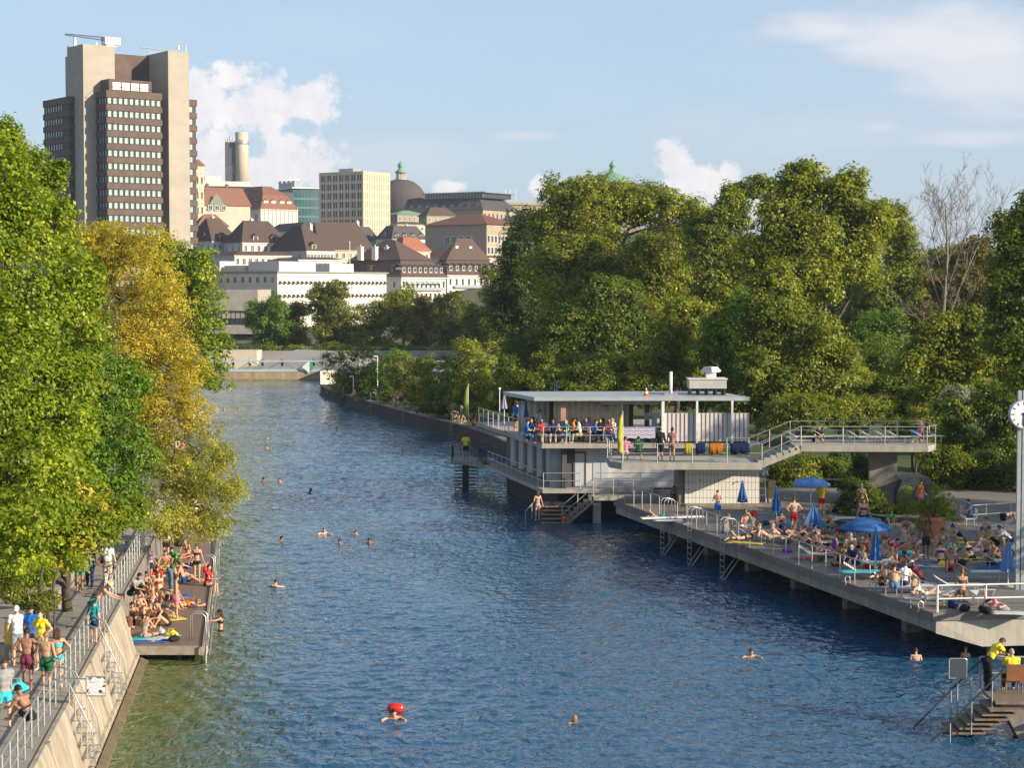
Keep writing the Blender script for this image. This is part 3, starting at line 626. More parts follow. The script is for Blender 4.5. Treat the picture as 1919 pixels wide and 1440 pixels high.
b = mans('white block with a huge brown mansard roof and eyebrow dormers, river front', 752, 590, 628, 835, 519, 5.2, 6.6, 3.2, 12, 5, 10, (.15, .5, .85), [.08 + .12 * k for k in range(8)], ((.1, .45), (.32, .42), (.55, .42), (.0, .6)))
m = MB()
for k in range(7): p = b.W(2 + k * 2.4, 0, b.z1 - 1.2); m.add([p, p + b.R * 2.0, p + b.R * 2.0 - b.L * 1.4 - V3(0, 0, .9), p - b.L * 1.4 - V3(0, 0, .9)], [(0, 1, 2, 3)])
m.build('awning', M('pale_green_awning', (.35, .50, .42), .8), b.t)
mans('white block with brown mansard roof and two chimneys, beside the park trees', 838, 620, 800, 940, 515, 4.8, 7.2, 3.0, 10, 3, 9, (.5,), [.08 + .115 * k for k in range(8)], ((.3, .4), (.55, .4)), ang=40)
house('dark red hipped roof behind the brown mansard roofs', 880, 690, 800, 950, 482, 14, mCream, M('dark_red_roof', (.15, .045, .035), .9, .2, .8, .2), 5, 36, 4, 4, None)
house('bright orange-red roof peeking between the chimneys', 755, 620, 724, 806, 470, 14, mCream, M('orange_roof', (.30, .12, .07), .9, .2, .8, .2), 4.5, 44, 3, 4, 3)
# ---- concrete building on the left of the weir -------------------------------------------------------------------------------------------
b = Bld('concrete_bank_building', 'beige concrete building with a window band, behind the left trees', 'building', 483, 380, 380, 520, 543, 3, ang=8)
b.block(0, 10, 0, b.wl, 9.0, b.z1, mConcL, 'wall'); b.block(.6, 9.4, .6, b.wl, 6.2, 9.0, mGlassD, 'glazing'); b.block(0, 10, 0, b.wl, 4.4, 6.2, mConcL, 'spandrel'); b.block(1, 9, 1, b.wl, 0, 4.4, mDark, 'ground_floor')
m = MB()
for k in range(14): m.obox(b.W(.5, .8 + k * .95, 6.2), b.R * .3, b.L * .18, V3(0, 0, 2.8))
m.build('mullion', mDark, b.t)
m = MB()
for k in range(7): m.obox(b.W(.45, 1.0 + k * .95, 7.5), b.R * .12, b.L * .74, V3(0, 0, 1.5))
m.build('blind', mConcL, b.t)
# ================================================================ trees
def leafmat(name, dark, mid, light, trans=.44, gloss=.25):
    m = bpy.data.materials.new(name); m.use_nodes = True; nt = m.node_tree; N = nt.nodes; L = nt.links
    N.clear(); out = N.new('ShaderNodeOutputMaterial')
    at = N.new('ShaderNodeAttribute'); at.attribute_name = 'rnd'
    tc = N.new('ShaderNodeTexCoord'); nz = N.new('ShaderNodeTexNoise'); nz.inputs['Scale'].default_value = .45; nz.inputs['Detail'].default_value = 3
    L.new(tc.outputs['Object'], nz.inputs['Vector'])
    ad = N.new('ShaderNodeMath'); ad.operation = 'MULTIPLY_ADD'; L.new(nz.outputs['Fac'], ad.inputs[0]); ad.inputs[1].default_value = .9; L.new(at.outputs['Fac'], ad.inputs[2])
    rp = N.new('ShaderNodeValToRGB'); L.new(ad.outputs[0], rp.inputs['Fac']); e = rp.color_ramp.elements
    e[0].position = .35; e[0].color = (*dark, 1); e[1].position = 1.15 if False else 1.0; e[1].color = (*light, 1)
    x = e.new(.68); x.color = (*mid, 1)
    df = N.new('ShaderNodeBsdfDiffuse'); tr = N.new('ShaderNodeBsdfTranslucent'); gl = N.new('ShaderNodeBsdfGlossy'); gl.inputs['Roughness'].default_value = .45
    L.new(rp.outputs['Color'], df.inputs['Color']); 
    mxc = N.new('ShaderNodeMix'); mxc.data_type = 'RGBA'; mxc.blend_type = 'MULTIPLY'; mxc.inputs['Factor'].default_value = 1; L.new(rp.outputs['Color'], mxc.inputs['A']); mxc.inputs['B'].default_value = (1.25, 1.4, .7, 1)
    L.new(mxc.outputs['Result'], tr.inputs['Color'])
    m1 = N.new('ShaderNodeMixShader'); m1.inputs[0].default_value = trans; L.new(df.outputs[0], m1.inputs[1]); L.new(tr.outputs[0], m1.inputs[2])
    m2 = N.new('ShaderNodeMixShader'); m2.inputs[0].default_value = .02; L.new(m1.outputs[0], m2.inputs[1]); L.new(gl.outputs[0], m2.inputs[2])
    L.new(m2.outputs[0], out.inputs['Surface']); return m
LF = dict(
    hornbeam=leafmat('leaf_bright_green', (.11, .17, .012), (.27, .34, .022), (.50, .52, .045)),
    yellow=leafmat('leaf_autumn_yellow', (.30, .25, .025), (.60, .48, .06), (.78, .64, .13)),
    willow=leafmat('leaf_willow', (.20, .21, .03), (.44, .42, .06), (.64, .58, .14)),
    park=leafmat('leaf_park_green', (.09, .13, .016), (.23, .26, .03), (.44, .43, .055)),
    parky=leafmat('leaf_olive_gold', (.12, .15, .02), (.29, .31, .035), (.52, .49, .075)),
    dark=leafmat('leaf_dark_green', (.065, .11, .018), (.15, .20, .028), (.32, .35, .05)),
    blue=leafmat('leaf_shady_green', (.045, .08, .022), (.085, .125, .032), (.16, .19, .05)),
    fresh=leafmat('leaf_fresh_green', (.08, .16, .016), (.17, .28, .03), (.31, .39, .05)),
    olive=leafmat('leaf_olive', (.10, .125, .02), (.23, .245, .045), (.40, .39, .085)),
    orange=leafmat('leaf_orange', (.16, .12, .015), (.38, .25, .03), (.52, .36, .05)),
    silver=leafmat('leaf_silver', (.18, .20, .13), (.34, .36, .27), (.55, .56, .46)),
    brown=leafmat('leaf_dry_brown', (.11, .09, .025), (.24, .19, .05), (.38, .30, .09)))
mBark = M('bark', (.10, .075, .055), .95, .4, 3, .8, stretch=(3, 3, .6))
mBarkL = M('bark_pale', (.21, .18, .14), .9, .3, 2, .5, stretch=(3, 3, .6))
def leafcloud(blobs, n, size, rg, sub=.22, drop=0.0, flat=.62, fill=.22, aspect=.62):
    """blobs: (x,y,z,rx,ry,rz). leaves sit in small layered sprays scattered through the outer part of each blob"""
    out = []                                                        # every blob breaks up into boughs of uneven size
    for b in blobs:
        x, y, z, rx, ry, rz = b; out.append((x, y, z, rx * .74, ry * .74, rz * .74)); k = 9 if rx > 1.6 else 5
        for i in range(k):
            d = rg.normal(size=3); d[2] = d[2] * .9 + .15; d[1] -= .25; d /= np.linalg.norm(d); q = rg.uniform(.55, .88); r = rg.uniform(.26, .5)
            out.append((x + d[0] * rx * q, y + d[1] * ry * q, z + d[2] * rz * q, rx * r, ry * r, rz * r * .85))
    bl = np.array(out, float); vol = (bl[:, 3] * bl[:, 5]) ** 1.0; wt = vol / vol.sum()
    P = []; NR = []; RR = []
    for b, wgt in zip(bl, wt):
        nb = max(20, int(n * wgt)); R = b[3:6]; rm = R.mean(); per = 26 if size > .14 else 34
        nc = max(4, int(nb / per))
        d = rg.normal(size=(nc, 3)); d[:, 2] = d[:, 2] * .9 + .12; d /= np.linalg.norm(d, axis=1)[:, None]
        rad = np.where(rg.random(nc) < fill, rg.uniform(.3, .8, nc), rg.uniform(.74, 1.12, nc)) * (1 + .16 * np.sin(d[:, 0] * 5 + b[0]) * np.sin(d[:, 2] * 6 + b[1] + d[:, 1] * 4))
        c = b[:3] + d * R * rad[:, None]; sc = np.maximum(rm * sub * 1.25, size * 1.6) * rg.uniform(.4, 1.6, nc)
        ci = rg.integers(0, nc, nb); g = rg.normal(size=(nb, 3)); g /= np.maximum(.6, np.linalg.norm(g, axis=1))[:, None]
        g *= rg.uniform(.2, 1, (nb, 1)) ** .5
        off = g * sc[ci][:, None] * 1.5; off[:, 2] *= flat
        off[:, 2] -= drop * np.abs(off[:, 0] * d[ci, 0] + off[:, 1] * d[ci, 1])
        p = c[ci] + off; P.append(p)
        nv = d[ci] * .55 + np.array([0, 0, .55]) + g * .35 + rg.normal(size=(nb, 3)) * .42; NR.append(nv)
        RR.append(rg.normal(0, .13, nc)[ci] + rg.normal(.12, .12, nb))
    P = np.concatenate(P); NV = np.concatenate(NR); RR = np.concatenate(RR)
    NV /= np.linalg.norm(NV, axis=1)[:, None] + 1e-9; m = len(P)
    t = rg.normal(size=(m, 3)); t[:, 2] -= .6; t -= NV * (t * NV).sum(1)[:, None]; t /= np.linalg.norm(t, axis=1)[:, None] + 1e-9
    s = np.cross(NV, t); L_ = size * rg.uniform(.65, 1.4, m)[:, None]; W_ = L_ * aspect
    bend = NV * L_ * .12
    v = np.stack([P - t * L_ * .5, P + s * W_ * .5 + bend, P + t * L_ * .5, P - s * W_ * .5 + bend], 1).reshape(-1, 3)
    f = np.arange(m * 4).reshape(-1, 4)
    return v, f, np.repeat(np.clip(RR, 0, .6), 4)
def limb(mb, a, b, r0, r1, rg, wig=.06, n=5, k=6):
    a, b = Vector(a), Vector(b); L_ = (b - a).length; pts = []
    for i in range(n + 1):
        t = i / n; o = Vector(rg.normal(0, wig * L_ * .5, 3)) * math.sin(PI * t); p = a.lerp(b, t) + o; p.z += .10 * L_ * math.sin(PI * t) * .5; pts.append(p)
    mb.tube(pts, [lerp(r0, r1, i / n) for i in range(n + 1)], k); return pts
def tree(name, label, base, blobs, mat, n, size, trunk_r=.25, group=None, cat='tree', seed=0, drop=.0, sub=.22, flat=.62, aspect=.62, fill=.22, bark=None, second=None, twigs=True, stems=1):
    rg = np.random.default_rng(seed + 100)
    t = thing(name, label, cat, tuple(base), 0, group)
    bl = [(b[0] - base[0], b[1] - base[1], b[2] - base[2]) + tuple(b[3:]) for b in blobs]
    A = np.array(bl); top = A[np.argmax(A[:, 2])]; cen = (A[:, :3] * A[:, 3:4]).sum(0) / A[:, 3].sum()
    mb = MB()
    for k in range(stems):
        o = V3(*rg.normal(0, .25 if stems > 1 else 0, 3)); o.z = -.2
        tr = limb(mb, o, (cen[0] * .6 + o.x * 2, cen[1] * .6 + o.y * 2, max(cen[2], .5)), trunk_r, trunk_r * .5, rg, .03, 6, 8)
    for b in bl:
        s_ = tr[int(rg.integers(2, len(tr)))]; pts = limb(mb, s_, (b[0], b[1], b[2] + b[5] * .3), trunk_r * .42, trunk_r * .08, rg, .08)
        if twigs:
            for k in range(4):
                d = rg.normal(size=3); d /= np.linalg.norm(d)
                limb(mb, pts[int(rg.integers(2, 5))], (b[0] + d[0] * b[3] * .85, b[1] + d[1] * b[4] * .85, b[2] + d[2] * b[5] * .85), trunk_r * .16, trunk_r * .03, rg, .08, 4, 4)
    mb.build('trunk', bark or mBark, None, True).parent = t
    n = int(n * 1.3); size = size * .86
    v, f, r = leafcloud(bl, n, size, rg, sub, drop, flat, fill, aspect)
    npmesh('crown', v, f, mat, r, t)
    if second:
        v, f, r = leafcloud(bl, second[1], size, np.random.default_rng(seed + 999), sub, drop, flat, fill, aspect); npmesh('crown', v, f, second[0], r, t)
    return t
def B(u, v, Y, ru, rv=None, ry=None):
    """blob seen at pixel (u,v) standing at distance Y with pixel radii"""
    p = D(u, v, Y); s = Y / F; rv = ru if rv is None else rv; rx = ru * s
    return (p.x, p.y, p.z, rx, ry or min(rx, rv * s) * 1.0, rv * s)
def gr(u, Y, z): p = D(u, 540, Y); return (p.x, Y, z)
# --- big trees on the left bank
tree('broadleaf_tree', 'tall bright green tree filling the left edge beside the path', gr(-60, 66, 1.9),
     [B(10, 330, 64, 75, 85), B(-40, 430, 64, 130, 130), B(60, 420, 65, 70, 90), B(40, 560, 63, 140, 130), B(130, 620, 66, 70, 90), B(20, 700, 62, 150, 120), B(110, 780, 63, 95, 110),
      B(10, 860, 60, 130, 110), B(90, 930, 61, 90, 90), B(5, 985, 58, 100, 80), B(-110, 700, 62, 200, 300), B(160, 690, 67, 45, 90), B(130, 480, 66, 30, 40), B(115, 400, 65, 26, 34), B(150, 540, 67, 34, 40), B(185, 610, 68, 22, 40)], LF['hornbeam'], 78000, .17, .38, seed=1, sub=.20, drop=.25)
tree('broadleaf_tree', 'slim bright green tree top rising at the far left edge in front of the high-rise', gr(-30, 72, 1.9),
     [B(5, 262, 72, 34, 42), B(60, 350, 72, 52, 60), B(98, 330, 72, 30, 28), B(95, 420, 71, 48, 60), B(25, 300, 72, 40, 50), B(20, 400, 72, 100, 90), B(12, 235, 72, 10, 24), B(30, 262, 72, 12, 22), B(70, 300, 72, 12, 26), B(112, 312, 72, 16, 22), B(-5, 250, 72, 14, 26)], LF['hornbeam'], 20000, .17, .2, seed=2, sub=.24, drop=.3)
tree('autumn_tree', 'tall yellow autumn tree between the bright green trees on the left bank', gr(250, 92, 1.9),
     [B(190, 455, 90, 65, 52), B(250, 500, 90, 90, 80), B(180, 560, 90, 80, 100), B(290, 590, 89, 75, 95), B(230, 660, 88, 90, 100), B(330, 700, 88, 65, 85), B(300, 780, 87, 85, 90), B(360, 770, 86, 42, 60), B(220, 780, 88, 90, 100)],
     LF['yellow'], 72000, .15, .3, seed=3, sub=.2, drop=.35, aspect=.34)
tree('broadleaf_tree', 'dark green tree in front of the yellow autumn tree, over the path', gr(190, 80, 1.9),
     [B(215, 720, 80, 75, 80), B(180, 800, 79, 85, 80), B(255, 850, 78, 62, 62), B(150, 890, 76, 80, 70), B(215, 920, 76, 60, 50), B(160, 640, 81, 45, 60)], LF['fresh'], 30000, .17, .25, seed=4, sub=.2, drop=.2)
tree('broadleaf_tree', 'bright green tree with yellow lower branches hanging over the path', gr(120, 68, 1.9),
     [B(70, 1000, 66, 90, 50), B(150, 985, 66, 90, 62), B(220, 960, 68, 62, 45), B(40, 940, 64, 80, 70), B(120, 920, 66, 70, 60), B(20, 1055, 62, 60, 45), B(75, 1062, 64, 52, 34), B(125, 1040, 65, 48, 30), B(30, 1085, 62, 50, 26)], LF['hornbeam'], 24000, .16, .2, seed=5, drop=.25, second=(LF['yellow'], 6000))
tree('broadleaf_tree', 'green tree at the water edge behind the yellow autumn tree', gr(350, 150, 1.9),
     [B(330, 480, 150, 45, 34), B(290, 460, 150, 42, 30), B(365, 520, 150, 40, 60), B(385, 600, 150, 38, 70), B(410, 660, 150, 32, 45), B(350, 600, 152, 62, 110), B(380, 700, 148, 52, 36), B(320, 540, 152, 60, 80)], LF['hornbeam'], 26000, .26, .35, seed=6, sub=.22, drop=.25)
tree('willow_tree', 'yellow-green willow leaning over the river deck', gr(330, 88, 1.9),
     [B(380, 850, 86, 62, 55), B(330, 900, 85, 75, 65), B(400, 920, 84, 60, 60), B(340, 980, 83, 80, 45), B(400, 985, 82, 45, 38), B(425, 860, 86, 34, 50), B(300, 850, 86, 50, 60), B(280, 960, 82, 55, 50), B(430, 930, 85, 28, 40)],
     LF['willow'], 26000, .15, .22, seed=7, sub=.26, drop=.7, aspect=.26, fill=.35)
tree('shrub', 'light green bush with small leaves at the left edge behind the path wall', gr(20, 60, 1.9), [B(20, 1075, 60, 60, 40), B(70, 1085, 61, 40, 26), B(-20, 1040, 60, 60, 60)], LF['hornbeam'], 7000, .12, .08, seed=8, cat='shrub', stems=3)
tree('shrub', 'olive feathery bush beside the low concrete wall', gr(75, 59, 1.9), [B(70, 1130, 59, 36, 20), B(30, 1120, 59, 30, 24), B(95, 1120, 60, 18, 18)], LF['olive'], 4500, .10, .05, seed=9, cat='shrub', stems=3)
# --- far trees in front of the white buildings (weir bank)
far = [('round green tree in front of the concrete building, left of the weir', 505, 615, 345, 48, 58, 'fresh', 9000), ('orange-green autumn tree beside the round green tree', 556, 612, 350, 30, 48, 'orange', 5000),
       ('tall thin-leaved tree before the white office building', 622, 570, 345, 50, 48, 'olive', 6500), ('dark trunked tree under the white office building, right of the orange tree', 640, 620, 340, 55, 40, 'olive', 5000),
       ('shady tree in front of the gap between the white buildings', 700, 610, 345, 38, 50, 'parky', 4200), ('olive tree below the brown mansard block with awnings', 757, 585, 345, 44, 48, 'parky', 6000),
       ('brownish tree among the far bank trees, below the second mansard block', 800, 600, 340, 36, 50, 'brown', 4200), ('olive green tree on the far bank, second left of the park trees', 845, 600, 335, 44, 52, 'olive', 6000), ('yellow-green tree on the far bank touching the park trees', 900, 600, 330, 40, 52, 'parky', 6000)]
for i, (la, u, v, Y, ru, rv, mt, n) in enumerate(far):
    rg = np.random.default_rng(i); bl = [B(u, v, Y, ru * .7, rv * .8), B(u, v + rv * .7, Y, ru * .9, rv * .5)]
    for k in range(7): a = rg.uniform(0, 6.28); bl.append(B(u + ru * .62 * math.cos(a), v - rv * .1 + rv * .62 * math.sin(a), Y + rg.uniform(-2, 2), ru * .42, rv * .36))
    tree('bank_tree', la, gr(u, Y, 3.1), bl, LF[mt], n * 2, .42, .3, 'trees along the far bank', seed=20 + i, sub=.3, fill=.3)
rgh = np.random.default_rng(33)
for i in range(11):
    u = 478 + i * 46; Y = 316; v = 656 + (i % 3) * 3; bl = [B(u + k * 14, v + rgh.uniform(-4, 6), Y, 15, 11) for k in range(-2, 3)]
    tree('hedge_bush', ('low dark', 'low olive', 'low fresh green')[i % 3] + ' hedge bush on the far quay, ' + ('behind the boathouse roof', 'under the round green tree', 'under the orange tree', 'below the tall thin tree', 'left of the dark trunks', 'under the gap in the white buildings', 'below the awning block', 'behind the hedge trees', 'under the brownish tree', 'below the second mansard block', 'beside the park trees')[i], gr(u, Y, 3.2), bl, LF[('dark', 'olive', 'fresh')[i % 3]], 2600, .34, .08, 'hedge bushes on the far quay', seed=500 + i, sub=.35, cat='bush', twigs=False)
tree('bank_tree', 'tall dark tree in the gap between white block and park trees', gr(935, 325, 3.1), [B(930, 560, 325, 34, 60), B(945, 610, 325, 40, 50), B(915, 520, 325, 20, 28), B(950, 500, 325, 24, 36)], LF['park'], 11000, .42, .3, 'trees along the far bank', seed=520)
# --- shrubs behind the channel wall
sh = [('rounded light green shrub at the upstream end of the channel wall', 668, 690, 225, 52, 48, 'olive'), ('leafy green shrub behind the channel wall near the first lamp post', 730, 700, 212, 44, 42, 'fresh'),
      ('olive shrub in the middle of the channel wall hedge', 775, 705, 203, 46, 46, 'olive'), ('spiky green shrub behind the sunbathers on the wall', 820, 715, 192, 44, 48, 'park'), ('tall pale green poplar-like tree behind the channel wall', 888, 690, 172, 40, 62, 'parky'),
      ('small dark conifer-like tree right of the pale tree', 952, 715, 165, 24, 44, 'dark'), ('low pale shrub behind the cafe terrace railing', 985, 728, 160, 36, 30, 'parky'), ('slim leaning sapling above the cafe roof', 1015, 705, 158, 18, 42, 'park'),
      ('dark bush behind the cafe curtains', 1080, 715, 150, 55, 35, 'dark'), ('dark hedge bush at the foot of the channel hedge', 850, 745, 182, 42, 24, 'dark')]
for i, (la, u, v, Y, ru, rv, mt) in enumerate(sh):
    ru *= 1.32; rv *= 1.12; v -= 5; rg = np.random.default_rng(50 + i); bl = [B(u, v, Y, ru * .75, rv * .8), B(u, v + rv * .9, Y - 1, ru * 1.1, rv * .45)]
    for k in range(7): a = rg.uniform(0, 6.28); bl.append(B(u + ru * .6 * math.cos(a), v + rv * .6 * math.sin(a), Y + rg.uniform(-3, 3), ru * .42, rv * .38))
    bl.append(B(u, v + rv * .8, Y, ru * .9, rv * .5))
    tree('hedge_tree', la, gr(u, Y, 1.1), bl, LF[mt], 11000, .24, .14, 'trees and shrubs behind the channel wall', seed=60 + i, sub=.28, stems=2, fill=.2, drop=.15)
# --- park trees on the right
def big(name, la, u0, Y, bl, mt, n, size=.34, seed=0, tr=.5, **k):
    return tree(name, la, gr(u0, Y, 1.1), [B(a, b, Y + dy, c, d) for a, b, dy, c, d in bl], LF[mt], n, size, tr, seed=seed, sub=k.pop('sub', .17), drop=k.pop('drop', .2), **k)
big('park_tree', 'dark blue-green tree at the left flank of the park trees', 990, 240, [(985, 520, 0, 60, 85), (960, 590, 0, 45, 60), (1000, 440, 3, 50, 55), (1010, 620, 0, 60, 50), (975, 470, 2, 40, 50), (1050, 560, 4, 60, 90), (950, 540, 0, 30, 50)], 'blue', 42000, .4, 101)
big('park_tree', 'huge rounded plane tree, largest of the park trees, below the green copper dome', 1130, 215, [(1090, 400, 0, 90, 70), (1160, 385, 0, 95, 58), (1030, 440, 0, 55, 65), (1240, 400, 0, 80, 60), (1120, 490, -3, 110, 80), (1220, 500, -4, 90, 80), (1060, 540, -4, 80, 80), (1160, 590, -5, 100, 70), (1300, 430, 2, 60, 60), (1080, 380, 3, 60, 42), (1180, 370, 2, 70, 36)], 'parky', 105000, .36, 102)
big('park_tree', 'shady tree under the huge plane tree, left of the pale young tree', 1120, 185, [(1110, 620, 0, 85, 70), (1180, 640, 0, 60, 50), (1050, 640, 0, 60, 40), (1150, 560, 0, 60, 50)], 'dark', 34000, .32, 103)
big('park_tree', 'green tree between the huge plane tree and the horse chestnut', 1330, 200, [(1330, 450, 0, 55, 70), (1370, 400, 0, 42, 50), (1340, 540, 0, 60, 70), (1300, 600, 0, 60, 60), (1380, 480, 0, 50, 70), (1380, 365, 6, 28, 28), (1430, 350, 6, 45, 25)], 'park', 44000, .34, 104)
big('horse_chestnut_tree', 'tall golden-tipped horse chestnut, highest crown right of centre', 1540, 165, [(1510, 345, 0, 52, 42), (1480, 410, 0, 75, 65), (1580, 370, 0, 48, 55), (1620, 430, 0, 50, 60), (1545, 450, 0, 80, 70), (1440, 480, 0, 60, 70), (1640, 400, 0, 26, 34), (1600, 500, -1, 55, 40), (1500, 530, -2, 70, 50)], 'parky', 62000, .32, 105, sub=.2)
big('park_tree', 'green tree hanging its branches below the horse chestnut', 1520, 150, [(1450, 600, 0, 60, 75), (1520, 640, 0, 70, 80), (1480, 720, 0, 80, 60), (1420, 680, 0, 55, 70), (1560, 700, 0, 50, 60), (1450, 540, 0, 50, 50)], 'park', 52000, .28, 106)
big('park_tree', 'pale yellow-green young tree standing just behind the cafe roof', 1265, 160, [(1260, 640, 0, 58, 52), (1290, 590, 0, 38, 36), (1230, 680, 0, 45, 30), (1300, 690, 0, 50, 35), (1265, 700, 0, 62, 28)], 'parky', 24000, .26, 107, tr=.25)
big('park_tree', 'fresh green tree behind the ventilation box of the cafe', 1370, 155, [(1350, 650, 0, 45, 70), (1390, 610, 0, 40, 60), (1370, 720, 0, 55, 35)], 'fresh', 18000, .27, 108, tr=.25)
big('park_tree', 'yellow-green tree in the far middle, behind the bare tree', 1690, 230, [(1690, 470, 0, 40, 60), (1640, 560, 0, 55, 60), (1620, 620, 0, 55, 50), (1700, 540, 0, 50, 60), (1670, 420, 2, 34, 40), (1760, 500, 4, 60, 45)], 'park', 30000, .4, 109)
big('park_tree', 'reddish brown shrubby tree behind the bare tree', 1820, 200, [(1800, 520, 0, 60, 50), (1830, 470, 0, 50, 30), (1850, 560, 0, 50, 60), (1760, 600, 0, 60, 60)], 'brown', 22000, .34, 110)
big('maple_tree', 'dark leaved maple growing around the foot of the bare tree', 1775, 130, [(1760, 640, 0, 60, 50), (1800, 620, 0, 60, 45), (1720, 680, 0, 50, 40), (1780, 700, 0, 70, 36), (1830, 680, 0, 50, 40)], 'park', 24000, .25, 111, tr=.25)
big('park_tree', 'dark green tree cut off by the right edge of the picture', 1960, 112, [(1950, 420, 0, 75, 75), (1900, 520, 0, 70, 80), (1960, 560, 0, 90, 100), (1880, 620, 0, 55, 60), (1930, 700, 0, 85, 60), (1890, 430, 0, 40, 40), (1990, 480, 0, 80, 120)], 'dark', 52000, .24, 112, sub=.16)
big('park_tree', 'dark spreading branches behind the clock post', 1860, 120, [(1800, 770, 0, 70, 26), (1860, 750, 0, 60, 30), (1900, 790, 0, 50, 30), (1850, 860, 0, 70, 50)], 'dark', 20000, .22, 113, tr=.2)
big('shrub', 'silvery leaved bush behind the clock post', 1870, 128, [(1850, 820, 0, 50, 40), (1880, 780, 0, 40, 30), (1820, 850, 0, 40, 36), (1800, 740, 0, 40, 22)], 'silver', 12000, .2, 114, tr=.12, cat='shrub')
for i, (la, u, v, Y, ru, rv, mt) in enumerate([
    ('broad green shrub behind the upper walkway, left part', 1500, 780, 128, 90, 46, 'park'), ('yellow-green shrub behind the upper walkway, middle', 1610, 770, 130, 80, 48, 'parky'), ('green shrub behind the upper walkway, right end', 1720, 800, 128, 70, 46, 'parky'),
    ('dark bush below the stairs of the upper walkway', 1490, 890, 114, 60, 46, 'park'), ('dark bush under the walkway behind the open pale umbrella', 1570, 900, 115, 60, 50, 'dark'), ('dark shrub growing in a round bed under the walkway', 1620, 905, 106, 42, 55, 'dark'),
    ('green bush right of the walkway pillar', 1770, 880, 112, 60, 60, 'park'), ('fresh green bush at the back of the sun deck, right side', 1860, 900, 112, 60, 60, 'dark'), ('tall shrub at the right end of the walkway', 1800, 830, 122, 60, 60, 'fresh'), ('dark hedge at the right back corner of the sun deck', 1930, 900, 110, 60, 70, 'dark')]):
    rg = np.random.default_rng(80 + i); bl = [B(u, v, Y, ru * .8, rv * .8)]
    for k in range(6): a = rg.uniform(0, 6.28); bl.append(B(u + ru * .6 * math.cos(a), v + rv * .6 * math.sin(a), Y + rg.uniform(-1, 2), ru * .42, rv * .4))
    tree('garden_shrub', la, gr(u, Y, 1.1), bl, LF[mt], 12000, .17, .1, 'shrubs around the walkway', seed=130 + i, sub=.26, cat='shrub', stems=3)
# --- bare tree
def bare():
    rg = np.random.default_rng(77); base = gr(1775, 138, 1.1); t = thing('bare_tree', 'leafless pale branched tree standing against the sky on the right', 'tree', base)
    mb = MB()
    def grow(p, d, L_, r, lev):
        n = 4; pts = [p]; q = Vector(p)
        for k in range(n):
            d = (d + Vector(rg.normal(0, .08, 3)) + V3(0, 0, .05)).normalized(); q = q + d * (L_ / n); pts.append(Vector(q))
        mb.tube(pts, [lerp(r, r * .55, i / n) for i in range(n + 1)], 5 if lev < 3 else 3, lev < 1)
        if lev >= 5: return
        nb = [5, 5, 4, 4, 3][lev]
        for k in range(nb):
            i = rg.integers(1, n + 1); ax = Vector(rg.normal(size=3)); ax.z *= .3; e = (d + ax.normalized() * rg.uniform(.5, .95)).normalized()
            grow(pts[i], e, L_ * rg.uniform(.42, .62), max(.010, r * .45), lev + 1)
    s = 138 / F
    tr = [(0, 0, 6), (-.3, 0, 11), (.0, 0, 15.5), (-.2, .3, 19.5)]
    mb.tube([(0, 0, 0)] + tr, [.26, .22, .16, .10, .04], 7)
    for (z, dx, dy, L_, r) in ((15.5, .25, .1, 4.6, .07), (16.5, -.3, .1, 3.8, .06), (7.5, .42, .1, 6.6, .14), (8, -.40, .1, 5.6, .12), (10, .30, -.2, 5.2, .10), (10.8, -.35, .2, 4.6, .09), (12, .3, .2, 3.8, .07), (12.8, -.3, -.2, 3.2, .06), (6, -1.1, 0, 3.4, .08), (6.6, .9, 0.3, 3.4, .08)):
        grow(V3(-.05, .05, z + (2.6 if z < 14 else 0)), V3(dx, dy, 1).normalized(), L_, r * .62, 1)
    mb.build('trunk', mBarkL).parent = t
    t.scale = (.82, .82, .95)
bare()
# --- background rows that close the park
rgb = np.random.default_rng(9)
for i, (u, v, Y, ru, rv, mt, la) in enumerate([(1010, 600, 300, 60, 60, 'dark', 'dark far tree at the left rear edge of the park'), (1090, 560, 300, 80, 80, 'park', 'far tree behind the huge plane tree, left'), (1200, 550, 300, 80, 90, 'park', 'far tree behind the huge plane tree, right'), (1300, 560, 290, 80, 90, 'dark', 'far tree behind the middle of the park'), (1400, 560, 290, 80, 100, 'park', 'far tree behind the horse chestnut, left'), (1500, 560, 290, 80, 100, 'dark', 'far tree behind the horse chestnut, middle'),
        (1600, 570, 290, 80, 95, 'fresh', 'pale green far tree in the park opening'), (1690, 590, 280, 70, 80, 'fresh', 'far tree left of the bare tree trunk'), (1770, 590, 280, 70, 80, 'brown', 'brownish far tree behind the bare tree trunk'), (1850, 570, 280, 80, 90, 'park', 'far tree right of the bare tree trunk'), (1940, 560, 280, 80, 100, 'dark', 'far tree at the right edge of the park')]):
    bl = [B(u, v, Y, ru, rv), B(u, v + rv * .8, Y, ru, rv * .6)] + [B(u + ru * .7 * math.cos(a), v + rv * .7 * math.sin(a), Y + rgb.uniform(-2, 2), ru * .45, rv * .4) for a in rgb.uniform(0, 6.28, 6)]
    tree('far_park_tree', la, gr(u, Y, 1.1 if Y < 270 else 3.1), bl, LF[mt], 11000, .7, .4, 'far trees closing the park', seed=400 + i, sub=.24, twigs=False)
